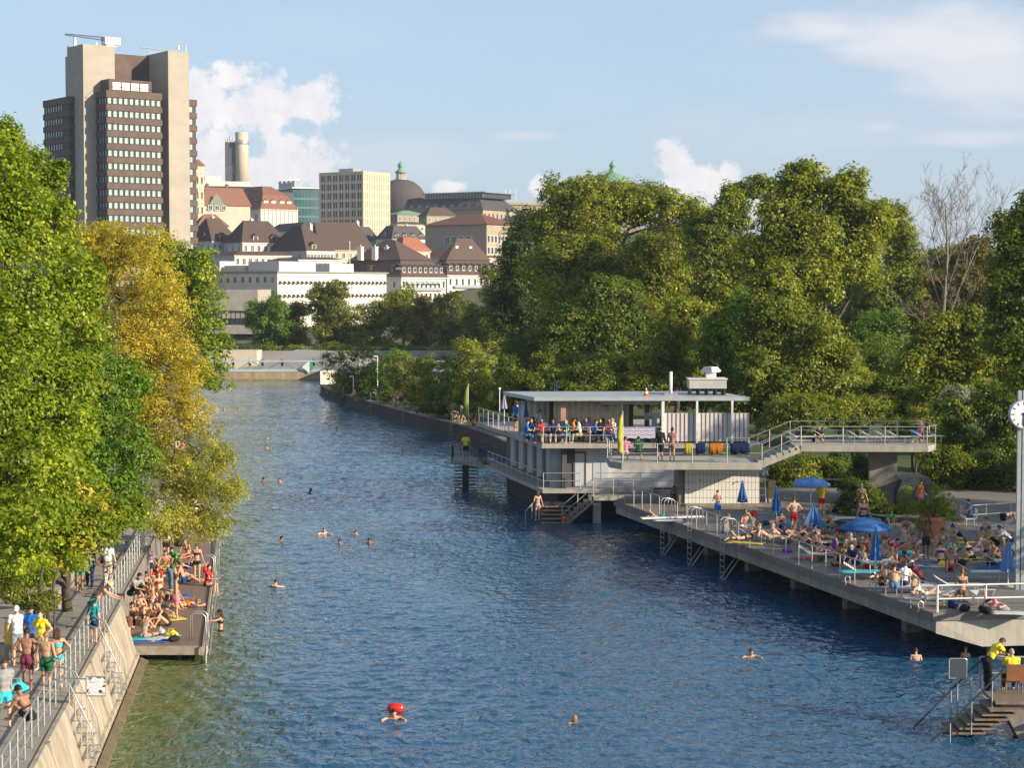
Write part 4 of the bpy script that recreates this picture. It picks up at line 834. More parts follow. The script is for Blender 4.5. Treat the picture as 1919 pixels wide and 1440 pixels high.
for i, (u, v, Y, ru, rv, mt, la) in enumerate([(1060, 700, 175, 60, 40, 'park', 'understory bush behind the left end of the cafe roof'), (1150, 700, 178, 70, 45, 'dark', 'dark understory bush behind the cafe roof'), (1220, 720, 172, 60, 36, 'park', 'low bush under the pale young tree'), (1320, 725, 172, 60, 40, 'park', 'low bush behind the ventilation box'), (1420, 740, 150, 70, 50, 'dark', 'dark bush at the right end of the cafe roof'), (1480, 690, 175, 70, 60, 'park', 'bush under the horse chestnut, left'),
        (1570, 720, 160, 70, 50, 'parky', 'bush under the horse chestnut, right'), (1650, 700, 175, 60, 60, 'dark', 'shaded bush in the park opening'), (1690, 740, 150, 60, 45, 'dark', 'dark bush left of the maple'), (1760, 755, 145, 70, 40, 'park', 'bush at the foot of the maple'), (1840, 720, 150, 70, 60, 'brown', 'twiggy brown bush behind the silvery bush'), (1920, 760, 140, 70, 80, 'dark', 'dark bush at the right edge behind the clock'), (1660, 640, 200, 70, 60, 'fresh', 'pale green bush deep in the park opening'), (1000, 660, 215, 60, 40, 'dark', 'dark bush at the left foot of the park trees'), (1110, 650, 200, 70, 50, 'dark', 'shady bush among the plane tree trunks')]):
    bl = [B(u, v, Y, ru, rv), B(u, v + rv * .7, Y, ru, rv * .5)] + [B(u + ru * .75 * math.cos(a), v + rv * .7 * math.sin(a), Y + rgb.uniform(-2, 2), ru * .42, rv * .42) for a in rgb.uniform(0, 6.28, 6)]
    tree('park_bush', la, gr(u, Y, 1.1), bl, LF[mt], 12000, .27, .12, 'understory bushes of the park', seed=430 + i, sub=.26, cat='bush', stems=3, drop=.2, twigs=False)
# --- trees standing right of the picture that shade the sun deck
for i, (x, y, z, r, n) in enumerate([(31, 72, 7.5, 3.4, 5000), (39, 78, 9.5, 4.6, 8000), (34, 85, 8.5, 3.8, 6000), (46, 90, 10.5, 5.2, 10000), (44, 70, 10.5, 3.6, 5000), (33.5, 100, 11.5, 3.4, 4500)]):
    tree('shade_tree', ('tall shade tree right of the sun deck, beyond the clock', 'larger shade tree behind the first, right of the sun deck', 'shade tree nearest the deck, right of the picture', 'farthest shade tree at the right of the deck', 'small shade tree at the front right of the deck', 'slender shade tree right of the upper walkway')[i], (x, y, 1.1), [(x, y, z, r, r, r * .8), (x + 2, y + 1, z + 2.5, r * .7, r * .7, r * .6), (x - 2, y - 1.5, z - .5, r * .6, r * .6, r * .5)], LF['park'], n, .3, .3, 'shade trees right of the sun deck', seed=460 + i, sub=.3)
# ================================================================ helpers for rails, ladders, slabs
def along(pts, step):
    pts = [Vector(p) for p in pts]; out = []
    for a, b in zip(pts[:-1], pts[1:]):
        n = max(1, round((b - a).length / step))
        out += [a.lerp(b, i / n) for i in range(n)]
    return out + [pts[-1]]
def railing(label, pts, h=1.0, step=1.4, bars=(1.0, .5), r=.028, mat=None, name='railing', group=None, infill=None):
    mat = mat or mSteel; pts = [Vector(p) for p in pts]; t = thing(name, label, 'railing', pts[0], 0, group); proto = None
    for p in along(pts, step):
        if proto is None:
            proto = MB().tube([(0, 0, 0), (0, 0, h)], r * 1.05, 6).build('post', mat); proto.parent = t; o = proto
        else: o = proto.copy(); COL.objects.link(o); o.parent = t
        o.location = p - pts[0]
    for b in bars: MB().tube([p + V3(0, 0, h * b) for p in pts], r, 6).build('handrail' if b == bars[0] else 'mid_rail', mat, t)
    if infill:
        m = MB()
        for p in along(pts, .13): m.tube([p + V3(0, 0, .08), p + V3(0, 0, h * .97)], .008, 4, False)
        m.build('baluster', mat, t)
    return t
def ladder(label, p, zb, zt, dr, w=.45, hoop=.75, brace=True, group=None, mat=None):
    """swimming ladder at deck edge p; dr = unit vector pointing away from the deck, over the water"""
    mat = mat or mSteel; p = Vector(p); dr = Vector(dr); s = V3(-dr.y, dr.x, 0); t = thing('swimming_ladder', label, 'ladder', p, 0, group)
    for k in (-1, 1):
        q = p + s * k * w / 2
        MB().tube([q - dr * .45 + V3(0, 0, 0), q - dr * .45 + V3(0, 0, hoop - .1), q - dr * .32 + V3(0, 0, hoop), q + V3(0, 0, hoop), q + dr * .12 + V3(0, 0, hoop - .12), V3(q.x + dr.x * .14, q.y + dr.y * .14, zb)], .026, 6).build('side_rail', mat, t, True)
    m = MB(); z = zb + .15
    while z < zt - .05: m.tube([p + s * w / 2 + dr * .14 + V3(0, 0, z - p.z), p - s * w / 2 + dr * .14 + V3(0, 0, z - p.z)], .022, 5); z += .28
    m.build('rung', mat, t)
    if brace:
        m = MB()
        for k in (-1, 1): q = p + s * k * w / 2; m.tube([q + dr * .14 + V3(0, 0, zb + .9 - p.z), q - dr * .9 + V3(0, 0, -.5)], .025, 5)
        m.build('brace', mat, t)
    return t
# ================================================================ left bank
def le(y, off=0, z=2.0): return V3(left_edge(y) + off, y, z)
A0y = G(232, 1212, .5).y
t = thing('embankment_wall', 'sloping concrete embankment with ridged panels between path and river', 'wall', le(50, .5, 0))
yy_ = list(np.linspace(26, A0y - .1, 17)); mSl = M('embankment_concrete', (.45, .385, .285), .92, .25, 1.4, .6, alt=(.25, .215, .165), bscale=18, stretch=(1, 1, .35))
for k, (a, b_) in enumerate(zip(yy_[:-1], yy_[1:])):
    m = MB(); a2 = a + .04; rings = []
    for y in (a2, b_): rings.append([le(y, -.25, 1.4), le(y, .0, 2.03), le(y, .12, 2.03), le(y, .2, 1.86), le(y, .66, .30), le(y, .76, .28), le(y, .86, -.7), le(y, .3, -1)])
    m.loft(rings); m.build('slope_panel', mSl, t)
m = MB().loft([[le(y, .2, -.9), le(y, .84, .14), le(y, 1.08, .03), le(y, 1.5, -.6)] for y in (26, 50, A0y - .2)]); m.build('foot_ledge', M('wet_algae_concrete', (.16, .12, .06), .6, .3, 2, .4), t)
m = MB()
for y in np.arange(27, A0y - 1, 5.2): m.loft([[le(y, .06, 2.03), le(y, .2, 2.06), le(y + .25, .2, 2.06), le(y + .25, .06, 2.03)], [le(y, .6, .38), le(y, .7, .40), le(y + .25, .7, .40), le(y + .25, .6, .38)]])
m.build('rib', mSl, t)
m = MB().loft([[le(y, -.25, 1.4), le(y, 0, 2.03), le(y, .03, 2.03), le(y, .03, -.8), le(y, -.25, -.8)] for y in (A0y - .1, 100, 130, 160, 200)]); m.build('bank_wall', mConcD, t)
railing('grey steel railing running along the left bank path above the embankment', [le(y, -.22, 2.0) for y in (28, 50, 72, 98, 126, 150)], 1.05, 1.25, (1.0, .68, .36), .026)
for k, (u, v, la) in enumerate(((115, 1322, 'steel steps under the sticker board on the embankment'), (190, 1215, 'steel steps next to the end of the wooden river deck'))):
    p = G(u, v, 2); y = p.y; t = thing('embankment_steps', la, 'steps', le(y, 0, 1)); 
    for j in range(4):
        z = 1.72 - j * .34; x = .18 + j * .15; m = MB()
        for q in np.linspace(0, .30, 5): m.tube([le(y - .75, x + q, z), le(y + .75, x + q, z)], .012, 4)
        for q in (-.75, 0, .75): m.tube([le(y + q, x - .02, z), le(y + q, x + .34, z)], .016, 4)
        m.build('tread', mSteel, t)
    for q in (-.8, .8): MB().tube([le(y + q, -.2, 2.9), le(y + q, .25, 2.75), le(y + q, .85, 1.5), le(y + q, .95, .5), le(y + q, .75, .45)], .022, 6).build('side_rail', mSteel, t, True)
    for q in (-.8, .8):
        for j in range(4): MB().tube([le(y + q, .25 + j * .16, 1.7 - j * .34), le(y + q, .25 + j * .16, 2.66 - j * .34)], .014, 4).build('baluster', mSteel, t)
# sticker board
p = G(115, 1322, 2); t = thing('sign_board', 'square white board covered with torn stickers, held out from the railing', 'sign', p)
c = D(180, 1287, p.y - .2)
mSt = bpy.data.materials.new('torn_stickers'); mSt.use_nodes = True; nt = mSt.node_tree; N = nt.nodes; L = nt.links
tc = nn('ShaderNodeTexCoord'); vo = nn('ShaderNodeTexVoronoi'); vo.inputs['Scale'].default_value = 14; L.new(tc.outputs['Object'], vo.inputs['Vector'])
rp = nn('ShaderNodeValToRGB'); L.new(vo.outputs['Color'], rp.inputs['Fac']); rp.color_ramp.interpolation = 'CONSTANT'; e = rp.color_ramp.elements
e[0].color = (.62, .61, .60, 1); e[0].position = 0; e[1].position = .42; e[1].color = (.06, .06, .07, 1)
for po, cl in ((.5, (.7, .69, .68, 1)), (.68, (.30, .29, .28, 1)), (.74, (.66, .66, .66, 1)), (.9, (.10, .16, .32, 1))): x = e.new(po); x.color = cl
L.new(rp.outputs['Color'], N['Principled BSDF'].inputs['Base Color'])
MB().box((c.x, c.y, c.z), (.50, .012, .50)).build('sticker_panel', mSt, t)
m = MB(); h = .27
m.tube([(c.x - h, c.y, c.z - h), (c.x + h, c.y, c.z - h), (c.x + h, c.y, c.z + h), (c.x - h, c.y, c.z + h), (c.x - h, c.y, c.z - h)], .022, 6); m.build('frame', mSteel, t)
m = MB()
for dz in (-.2, .2): m.tube([(c.x - h, c.y, c.z + dz), (p.x - .1, p.y, c.z + dz)], .02, 6)
m.build('bracket', mSteel, t)
# river deck
mDeckW = M('wet_deck_planks', (.25, .17, .13), .5, .35, 2.5, .5, alt=(.16, .105, .08), stretch=(.6, 9, 1), spec=.6, bscale=6)
A0, A1 = G(232, 1212, .5), G(377, 1215, .5); far_ = [G(403, 1025, .5)]
dirR = (far_[0] - A1).normalized()
def dk(y, s): # deck edge x: s=0 left, 1 right
    if s == 1: x = A1.x + dirR.x / dirR.y * (y - A1.y); return x - max(0, y - 105) * .06
    return left_edge(y) + .06
t = thing('river_deck', 'reddish brown wooden swimming deck on posts along the left bank', 'deck', (A0.x, A0.y, -1))
yd = list(np.linspace(A0.y, 170, 24))
m = MB(); n = 0
y = A0.y
while y < 170:
    m.obox((dk(y, 0) + .0, y, .42), (dk(y, 1) - dk(y, 0), 0, 0), (0, .145, 0), (0, 0, .08)); y += .16
m.build('deck_planks', mDeckW, t)
m = MB()
m.obox((dk(A0.y, 0), A0.y - .1, .2), (A1.x - dk(A0.y, 0), 0, 0), (0, .1, 0), (0, 0, .32))
m.loft([[(dk(y, 1) - .02, y, .16), (dk(y, 1) + .10, y, .16), (dk(y, 1) + .10, y, .50), (dk(y, 1) - .02, y, .50)] for y in yd]); m.build('edge_beam', M('grey_deck_edge', (.30, .26, .22), .85, .3, 3, .4, stretch=(1, 4, 1)), t)
for y in np.arange(A0.y + .4, 168, 6.0):
    for s in (.72,): MB().tube([(lerp(dk(y, 0), dk(y, 1), s), y, -1.5), (lerp(dk(y, 0), dk(y, 1), s), y, .42)], .11, 8).build('post', mDark, t)
MB().obox((dk(A0.y, 0) + .3, A0.y + .5, -.6), (1.3, 0, -.2), (-1.4, 10, 0), (.0, 0, .8)).build('support', mDark, t)
t = thing('deck_edge_rail', 'low steel pipe rail with hanging ladder along the water edge of the wooden deck', 'railing', (A1.x, A1.y, .5))
m = MB(); m.tube([(dk(y, 1) + .22, y, .62) for y in (A1.y - .05, 90, 110, 135, 165)], .028, 6); m.tube([(dk(y, 1) + .30, y, .25) for y in (A1.y - .05, 90, 110, 135, 165)], .024, 6); m.build('pipe', mSteel, t)
for y in np.arange(A1.y, 150, 3.2): MB().tube([(dk(y, 1) + .05, y, .2), (dk(y, 1) + .22, y, .3), (dk(y, 1) + .22, y, .62)], .02, 5).build('bracket', mSteel, t)
MB().tube([(A1.x + .2, A1.y, .6), (A1.x + .12, A1.y, -.7)], .04, 6).build('pole', mSteel, t)
for k, y in enumerate((A1.y + 1.4, A1.y + 16.5)):
    ladder(('bright steel swimming ladder near the front corner of the wooden deck', 'steel swimming ladder beside the red-towel bather on the wooden deck')[k], (dk(y, 1) + .05, y, .5), -.6, .5, (1, 0, 0), hoop=1.05, brace=False)
# low walls, bollards, path furniture
def bx(name, la, cat, c, s, mat, rz=0, group=None):
    m = MB().box((0, 0, s[2] / 2), s, rz); o = m.build(name, mat); o.location = c; bv = o.modifiers.new('bevel', 'BEVEL'); bv.width = .02; bv.segments = 2
    return tag(o, la, cat, group)
p = G(118, 1108, 2); bx('low_wall', 'low concrete wall under the bright green tree beside the path', 'wall', (p.x - .15, p.y + 2.6, 2), (.35, 5.6, .62), mConc, .1)
p = G(92, 1122, 2); bx('concrete_block', 'flat concrete block in front of the low wall', 'block', (p.x, p.y, 2), (1.3, .8, .45), mConc, .1)
p = G(8, 1240, 2); bx('low_wall', 'dark topped concrete wall at the left edge behind the bathers', 'wall', (p.x - .6, p.y, 2), (1.7, .5, .55), mConc, 0)
p = G(109, 1140, 2); o = single(MB().lathe([(.11, 0), (.11, .62), (.09, .66), (.0, .67)], (0, 0, 0), 14), 'bollard', mConc, 'round concrete bollard at the end of the low wall', 'bollard', loc=(0, 0, 0)); o.location = p
# ================================================================ channel wall
mWallD = M('brown_channel_wall', (.085, .062, .052), .85, .35, .8, .3, alt=(.055, .042, .038), stretch=(1, 1, 2))
t = thing('channel_wall', 'long dark brown retaining wall curving upstream along the channel', 'wall', (WALL[2][0], WALL[2][1], 0))
m = MB(); w = [V3(x, y, 0) for x, y in WALL]; rings = []
for i, p in enumerate(w):
    d = (w[min(i + 1, len(w) - 1)] - w[max(i - 1, 0)]).normalized(); n_ = V3(-d.y, d.x, 0); n_ = n_ if n_.x < 0 else -n_
    rings.append([p + V3(0, 0, -1.5), p + n_ * .0 + V3(0, 0, 1.1), p - n_ * .45 + V3(0, 0, 1.1), p - n_ * .45 + V3(0, 0, -1.5)])
m.loft(rings); m.build('wall_face', mWallD, t)
m = MB().loft([[r[1] + V3(-.1, -.05, .0), r[1] + V3(-.1, -.05, .12), r[2] + V3(.1, 0, .12), r[2] + V3(.1, 0, .0)] for r in rings]); m.build('coping', mConcD, t)
m = MB().loft([[r[0] + V3(-.02, 0, 1.3), r[0] + V3(-.22, -.08, 1.3), r[0] + V3(-.22, -.08, 1.62), r[0] + V3(-.02, 0, 1.62)] for r in rings]); m.build('foot', M('mossy_foot', (.07, .07, .035), .8, .3, 2), t)
def wallpt(u):
    best = None
    for i in range(len(w) - 1):
        for k in range(40):
            q = w[i].lerp(w[i + 1], k / 40); uu = 959.5 + F * q.x / (q.y * _c + (HC - 1.1) * _s)
            if best is None or abs(uu - u) < best[0]: best = (abs(uu - u), q, (w[i + 1] - w[i]).normalized())
    return best[1], best[2]
for u, la in ((644, 'steel ladder loop at the upstream end of the channel wall'), (697, 'steel ladder beside the first lamp post on the channel wall'), (758, 'bright steel ladder hoop in the middle of the channel wall'), (848, 'steel ladder next to the crouching bather on the channel wall')):
    q, d = wallpt(u); ladder(la, q + V3(0, 0, 1.22), -.3, 1.2, (-abs(d.y), d.x if d.x < 0 else -d.x, 0), .6, 1.0, False, 'ladders on the channel wall')
for u, h, la in ((698, 5.0, 'white lamp post behind the channel wall hedge'), (654, 2.2, 'short white post at the upstream end of the channel wall')):
    q, d = wallpt(u); t = thing('lamp_post', la, 'lamp post', q + V3(.5, .4, 1.15)); c = q + V3(.5, .4, 1.15)
    MB().tube([c, c + V3(0, 0, h)], .055, 8).build('post', mWhite, t); MB().box(c + V3(-.2, 0, h), (.4, .25, .12)).build('lamp_head', mWhite, t)
# ================================================================ weir at the far end
mPier = M('weir_wood_wall', (.36, .27, .17), .9, .3, .6, .3, stretch=(3, 3, .4)); p0, p1 = G(400, 712, 0), G(603, 712, 0); Yw = p0.y
t = thing('weir_wall', 'weathered plank and concrete weir wall closing the channel', 'wall', (p0.x, Yw, 0))
MB().b2((p0.x - 14, Yw, -2), (p1.x, Yw + 1.2, 1.1)).build('wall_face', mPier, t); MB().b2((p0.x - 14, Yw - .8, -2), (p1.x, Yw, .12)).build('apron', mConcD, t)
MB().b2((p0.x - 14, Yw + 1.25, -1), (p1.x, Yw + 8, 1.0)).build('deck', mConc, t)
t = thing('truss_footbridge', 'pale blue steel truss footbridge over the weir', 'bridge', (p0.x, Yw + .3, 1.2)); mBlue = M('pale_blue_paint', (.36, .47, .55), .5, .1, 3)
x0, x1, zb_, zt_ = p0.x - 12, p1.x + 36, 1.45, 2.75
m = MB(); 
for z_ in (zb_, zt_): m.b2((x0, Yw + .2, z_ - .12), (x1, Yw + .4, z_ + .12))
m.b2((x0, Yw + .2, zb_ - .3), (x1, Yw + 2.2, zb_ - .12)); m.build('chord', mBlue, t)
m = MB(); x = x0; k = 0
while x < x1 - 2.2:
    m.tube([(x, Yw + .3, zb_ if k % 2 else zt_), (x + 2.2, Yw + .3, zt_ if k % 2 else zb_)], .06, 5); x += 2.2; k += 1
m.build('diagonal', M('truss_grey', (.16, .19, .21), .5), t)
# navigation arrow board
p = D(580, 688, Yw - .3); t = thing('navigation_sign', 'white and green arrow board on the footbridge', 'sign', p)
MB().add([(p.x - 1.1, p.y, p.z), (p.x, p.y, p.z - .95), (p.x, p.y, p.z + .95), (p.x - 1.1, p.y + .05, p.z), (p.x, p.y + .05, p.z - .95), (p.x, p.y + .05, p.z + .95)], [(0, 1, 2), (3, 5, 4), (0, 3, 4, 1), (0, 2, 5, 3)]).build('white_half', mWhite, t)
MB().add([(p.x + .02, p.y, p.z - .8), (p.x + .7, p.y, p.z), (p.x + .02, p.y, p.z + .8), (p.x + .02, p.y + .05, p.z - .8), (p.x + .7, p.y + .05, p.z), (p.x + .02, p.y + .05, p.z + .8)], [(0, 1, 2), (3, 5, 4), (0, 3, 4, 1), (1, 4, 5, 2)]).build('green_half', M('sign_green', (.02, .35, .16), .5), t)
q0, q1 = G(601, 738, 0), D(650, 700, 262)
o = single(MB().prism([(q0.x, 245), (q0.x + .5, 245.5), (-17.5, 262), (-18, 290), (q0.x - .2, 290)], -2, 2.9), 'weir_pier', M('pale_pier', (.60, .52, .43), .9, .15, .5), 'pale concrete pier at the end of the channel wall beside the footbridge', 'pier')
# far embankment and road
m = MB().b2((-150, 309, -3), (200, 311, 3.35)); single(m, 'quay_wall', M('grey_quay', (.30, .28, .26), .9, .15, .4), 'long grey quay wall under the far bank trees', 'wall')
m = MB().b2((-3600, 311, 3.0), (3600, 345, 3.22)); tag(m.build('road', M('asphalt_far', (.13, .125, .12), .9, .15, .5)), kind='structure')
t = thing('boathouse_roof', 'low grey metal roof beside the weir at the far left bank', 'roof', D(520, 690, 292)); a = D(455, 692, 290); b_ = D(640, 692, 290)
m = MB().add([(a.x, 290, 1.5), (b_.x, 290, 1.9), (b_.x, 301, 3.6), (a.x + 7, 301, 3.9), (a.x, 290, 1.3), (b_.x, 290, 1.7)], [(0, 1, 2, 3), (4, 5, 1, 0)]); m.build('roof', M('grey_roof_sheet', (.27, .26, .24), .8, .1, 1), t)
m = MB().b2((a.x - 6, 291, .8), (a.x + 2, 297, 4.0)); single(m, 'pump_house', mCream, 'small cream hut at the left end of the footbridge', 'hut')
# ================================================================ sun deck on the right bank
ZD = 1.8
A, Bc = G(1150, 938, ZD), G(1749, 1150, ZD); E = (Bc - A).normalized(); NE = V3(-E.y, E.x, 0); NE = NE if NE.x > 0 else -NE
FR = G(1919, 1146, ZD); Fd = (FR - Bc).normalized()
BL = G(1290, 926, ZD); deckpoly = [A, Bc, Bc + Fd * 24, (46, 112), (8, 112), (A.x + 3.0, 109.5)]
t = thing('sun_deck', 'large concrete sun deck cantilevered over the river on the right', 'deck', (A.x, A.y, 0))
MB().prism([(p[0], p[1]) for p in deckpoly], ZD - .28, ZD).build('deck_slab', M('deck_concrete', (.21, .19, .165), .9, .25, .9, .35, alt=(.15, .138, .122), bscale=16), t)
i1 = .10
MB().prism([(p[0], p[1]) for p in (A + NE * i1 + E * .1, Bc + NE * i1 + Fd * .0 + V3(0, .1, 0), Bc + Fd * 24 + V3(0, .12, 0), V3(46, 105, 0), V3(10, 108, 0))], ZD - .72, ZD - .285).build('edge_beam', mConc, t)
m = MB(); p, q = Bc + V3(.12, .09, 0), Bc + Fd * 24 + V3(0, .09, 0)
m.add([(p.x, p.y, ZD - .29), (q.x, q.y, ZD - .29), (q.x, q.y, ZD - 1.25), (p.x + 1.7, p.y + .1, ZD - 1.25), (p.x, p.y, ZD - .75)] + [(a_ + .3, b2_ + .5, c_) for a_, b2_, c_ in ((p.x, p.y, ZD - .29), (q.x, q.y, ZD - .29), (q.x, q.y, ZD - 1.25), (p.x + 1.7, p.y + .1, ZD - 1.25), (p.x, p.y, ZD - .75))], [(4, 3, 2, 1, 0), (0, 1, 6, 5), (1, 2, 7, 6), (2, 3, 8, 7), (3, 4, 9, 8), (4, 0, 5, 9)])
m.build('front_fascia', mConcL, t)
for k in range(6):
    c = A + E * (4 + k * 5.6) + NE * 2.2; MB().box((c.x, c.y, -.1), (.5, .7, 2.5), math.atan2(E.y, E.x)).build('pier', mConcD, t)
MB().box((Bc.x + 2.6, Bc.y + 1.4, -.1), (.5, .5, 2.2)).build('pier', mConcL, t)
MB().prism([(p[0], p[1]) for p in (A + NE * 6, Bc + NE * 6 + V3(0, 2, 0), Bc + Fd * 24 + V3(0, 4, 0), V3(46, 112, 0), V3(13, 112, 0))], -2.4, ZD - .75).build('foundation_wall', mConcD, t)
railing('steel railing along the river edge of the sun deck', [A + NE * .18 + E * .2, Bc + NE * .18 - E * .1], .98, 1.42, (1.0,), .024)
railing('pale steel railing on the front edge of the sun deck', [Bc + NE * .2 + V3(0, .12, 0), Bc + Fd * 22 + V3(0, .15, 0)], .98, 1.86, (1.0, .5), .028, mWhite)
for (u, v), la in zip(((1245, 972), (1297, 990), (1353, 1012)), ('first steel ladder hanging from the sun deck, nearest the cafe', 'second steel ladder hanging from the sun deck, beside the diving board', 'third steel ladder hanging from the sun deck, nearest the sunbathers')):
    p = G(u, v, ZD); s_ = (p - A).dot(E); p = A + E * s_; ladder(la, p, -1.0, ZD, -NE, .5, 1.0, True, 'ladders on the sun deck')
p = G(1297, 990, ZD); s_ = (p - A).dot(E); p = A + E * (s_ - 1.3); t = thing('diving_board', 'short white diving board sticking out from the sun deck', 'diving board', p)
MB().obox(p + V3(.9, 0, .42), -NE * 3.2, E * .42, V3(0, 0, .05)).build('board', mWhite, t); MB().b2((p.x, p.y, ZD), (p.x + .35, p.y + .35, ZD + .42)).build('stand', mSteel, t)
for (u, v), la in zip(((1776, 1140), (1605, 1093), (1372, 1024)), ('rusty mooring hook near the front corner of the deck edge', 'mooring hook on the deck edge in the middle', 'mooring hook on the deck edge by the ladders')):
    p = G(u, v, ZD); s_ = (p - A).dot(E); p = A + E * s_ + NE * .06
    single(MB().tube([p + V3(0, 0, 0), p + V3(0, 0, .22), p + V3(-.1, 0, .3), p + V3(-.2, -.02, .2), p + V3(-.16, -.02, .0), p + V3(-.2, 0, -.14)], .03, 6), 'mooring_hook', mSteel, la, 'hook', 'mooring hooks on the deck edge')
# tiled shower block
mTile = bpy.data.materials.new('white_tiles'); mTile.use_nodes = True; nt = mTile.node_tree; N = nt.nodes; L = nt.links
tc = nn('ShaderNodeTexCoord'); mp = nn('ShaderNodeMapping'); mp.inputs['Rotation'].default_value = (PI / 2, 0, 0); L.new(tc.outputs['Object'], mp.inputs['Vector'])
br = nn('ShaderNodeTexBrick'); br.offset = 0; br.inputs['Scale'].default_value = 1; br.inputs['Brick Width'].default_value = .2; br.inputs['Row Height'].default_value = .42; br.inputs['Mortar Size'].default_value = .011
br.inputs['Color1'].default_value = (.70, .68, .63, 1); br.inputs['Color2'].default_value = (.65, .63, .58, 1); br.inputs['Mortar'].default_value = (.18, .17, .16, 1)
L.new(mp.outputs[0], br.inputs['Vector']); L.new(br.outputs['Color'], N['Principled BSDF'].inputs['Base Color']); N['Principled BSDF'].inputs['Roughness'].default_value = .4
p0, p1 = G(1283, 948, ZD), G(1423, 948, ZD); yb = p0.y
t = thing('shower_block', 'white tiled shower block under the concrete terrace', 'building', (p0.x, yb, ZD))
MB().b2((p0.x, yb, ZD + .12), (p1.x, yb + 3.4, 3.88)).build('tiled_wall', mTile, t); MB().b2((p0.x - .3, yb + .1, ZD), (p0.x - .03, yb + 3.5, 3.88)).build('side_pillar', mConcD, t)
MB().b2((p0.x, yb - .5, ZD), (p1.x + .1, yb - .02, ZD + .12)).build('plinth', mConcD, t)
for k in range(3): c = V3(lerp(p0.x, p1.x, .2 + .25 * k), yb - .05, 3.2 - .1 * (k == 2)); MB().tube([c + V3(0, .1, 0), c + V3(0, -.06, 0), c + V3(.05, -.1, -.05)], .022, 6).build('shower_head', mDark, t)
# raised terrace, stairs and upper walkway
ZT = 4.28; tl, tr_ = G(1165, 868, ZT), G(1428, 868, ZT); ty = tl.y; tb = ty + 4.2
t = thing('raised_terrace', 'concrete terrace slab with stairs and upper walkway above the shower block', 'terrace', (tl.x, ty, ZD))
MB().prism([(tl.x, ty), (tr_.x, ty), (tr_.x, tb), (tl.x - .6, tb), (tl.x - .6, ty + 1.2)], ZT - .36, ZT).build('slab', mConcL, t)
ZW = 5.2; wl, wr = G(1492, 852, ZW), G(1765, 850, ZW); wy = wl.y
n = 7; m = MB(); x0, x1 = tr_.x - .2, D(1500, 600, ty + .6).x
for k in range(n): 
    xa = lerp(x0, x1, k / n); za = lerp(ZT, ZW, (k + 1) / n); m.b2((xa, ty + .05, za - .32), (x1 if k == n - 1 else lerp(x0, x1, (k + 1) / n) + .02 * k, ty + 2.1, za))
m.build('stair', mConcL, t)
MB().obox((x0, ty + .02, ZT - .36), (x1 - x0, 0, ZW - ZT), (0, 2.1, 0), (0, 0, .22)).build('stair_slab', mConcL, t)
MB().prism([(x1, ty), (D(1740, 600, ty).x, ty - .3), (D(1765, 600, ty).x, ty + 1.0), (D(1765, 600, ty).x, ty + 4.2), (x1, ty + 4.2)], ZW - .32, ZW).build('walkway_slab', mConcL, t)
c = D(1657, 600, ty + 2); MB().b2((c.x - .75, ty + 1.8, ZD), (c.x + .75, ty + 2.2, ZW - .33)).build('pillar', mConcD, t)
railing('steel railing round the raised terrace above the shower block', [V3(tl.x - .55, tb, ZT), V3(tl.x - .5, ty + 1.2, ZT), V3(tl.x + .05, ty + .08, ZT), V3(tr_.x, ty + .08, ZT)], 1.0, 1.7, (1.0, .5), .026)
railing('sloping steel handrail beside the concrete terrace stairs', [V3(x0 + .2, ty + .1, ZT), V3(x1, ty + .1, ZW)], 1.0, 1.2, (1.0, .5), .028)
railing('back railing of the stairs to the upper walkway', [V3(tl.x + 6.0, tb - .1, ZT), V3(x0, tb - .1, ZT), V3(x1, ty + 4.1, ZW), V3(D(1765, 600, ty).x, ty + 4.1, ZW)], 1.0, 1.5, (1.0, .5), .024)
railing('front railing of the upper walkway over the sun deck', [V3(x1, ty + .1, ZW), V3(D(1738, 600, ty).x, ty - .2, ZW), V3(D(1763, 600, ty).x, ty + 1.0, ZW), V3(D(1763, 600, ty).x, ty + 4.0, ZW)], 1.0, 1.9, (1.0, .5), .024)
# ================================================================ bathing house with cafe
ZF, ZU, ZR = 1.8, 4.46, 6.95
P0 = G(1017, 918, ZF); P1 = G(913, 873, ZF); S = (P1 - P0); SL = S.length; S = S.normalized(); X_ = V3(1, .015, 0)
xr = D(1405, 600, P0.y).x - P0.x; 
t = thing('bathing_house', 'two storey riverside bathing house with roof terrace cafe', 'building', (P0.x, P0.y, 0)); HB = t
def Q(a, b_, z): return P0 + X_ * a + S * b_ + V3(0, 0, z - P0.z)
def qp(pts): return [(Q(a, b_, 0).x, Q(a, b_, 0).y) for a, b_ in pts]
mHull = M('dark_hull', (.03, .032, .035), .7, .3, 1)
MB().prism(qp([(0, 0), (8.4, 0), (8.4, SL + 2), (0, SL + 2)]), ZF - .22, ZF).build('lower_walkway', mConcL, t)
MB().prism(qp([(1.3, 1.6), (14, 3), (14, SL + 2), (1.3, SL)]), -1.5, ZF - .23).build('hull', mHull, t)
MB().prism(qp([(-.05, 0), (xr, 0), (xr + 1, 1), (xr + 1, SL + 6), (-.05, SL + 3.2)]), ZU - .26, ZU).build('upper_deck', mConcL, t)
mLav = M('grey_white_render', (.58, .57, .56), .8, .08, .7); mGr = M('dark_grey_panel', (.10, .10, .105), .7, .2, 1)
MB().prism(qp([(1.25, 1.35), (2.3, 1.35), (2.3, SL - .1), (1.25, SL - .1)]), ZF, ZU - .27).build('side_wall', mGr, t)
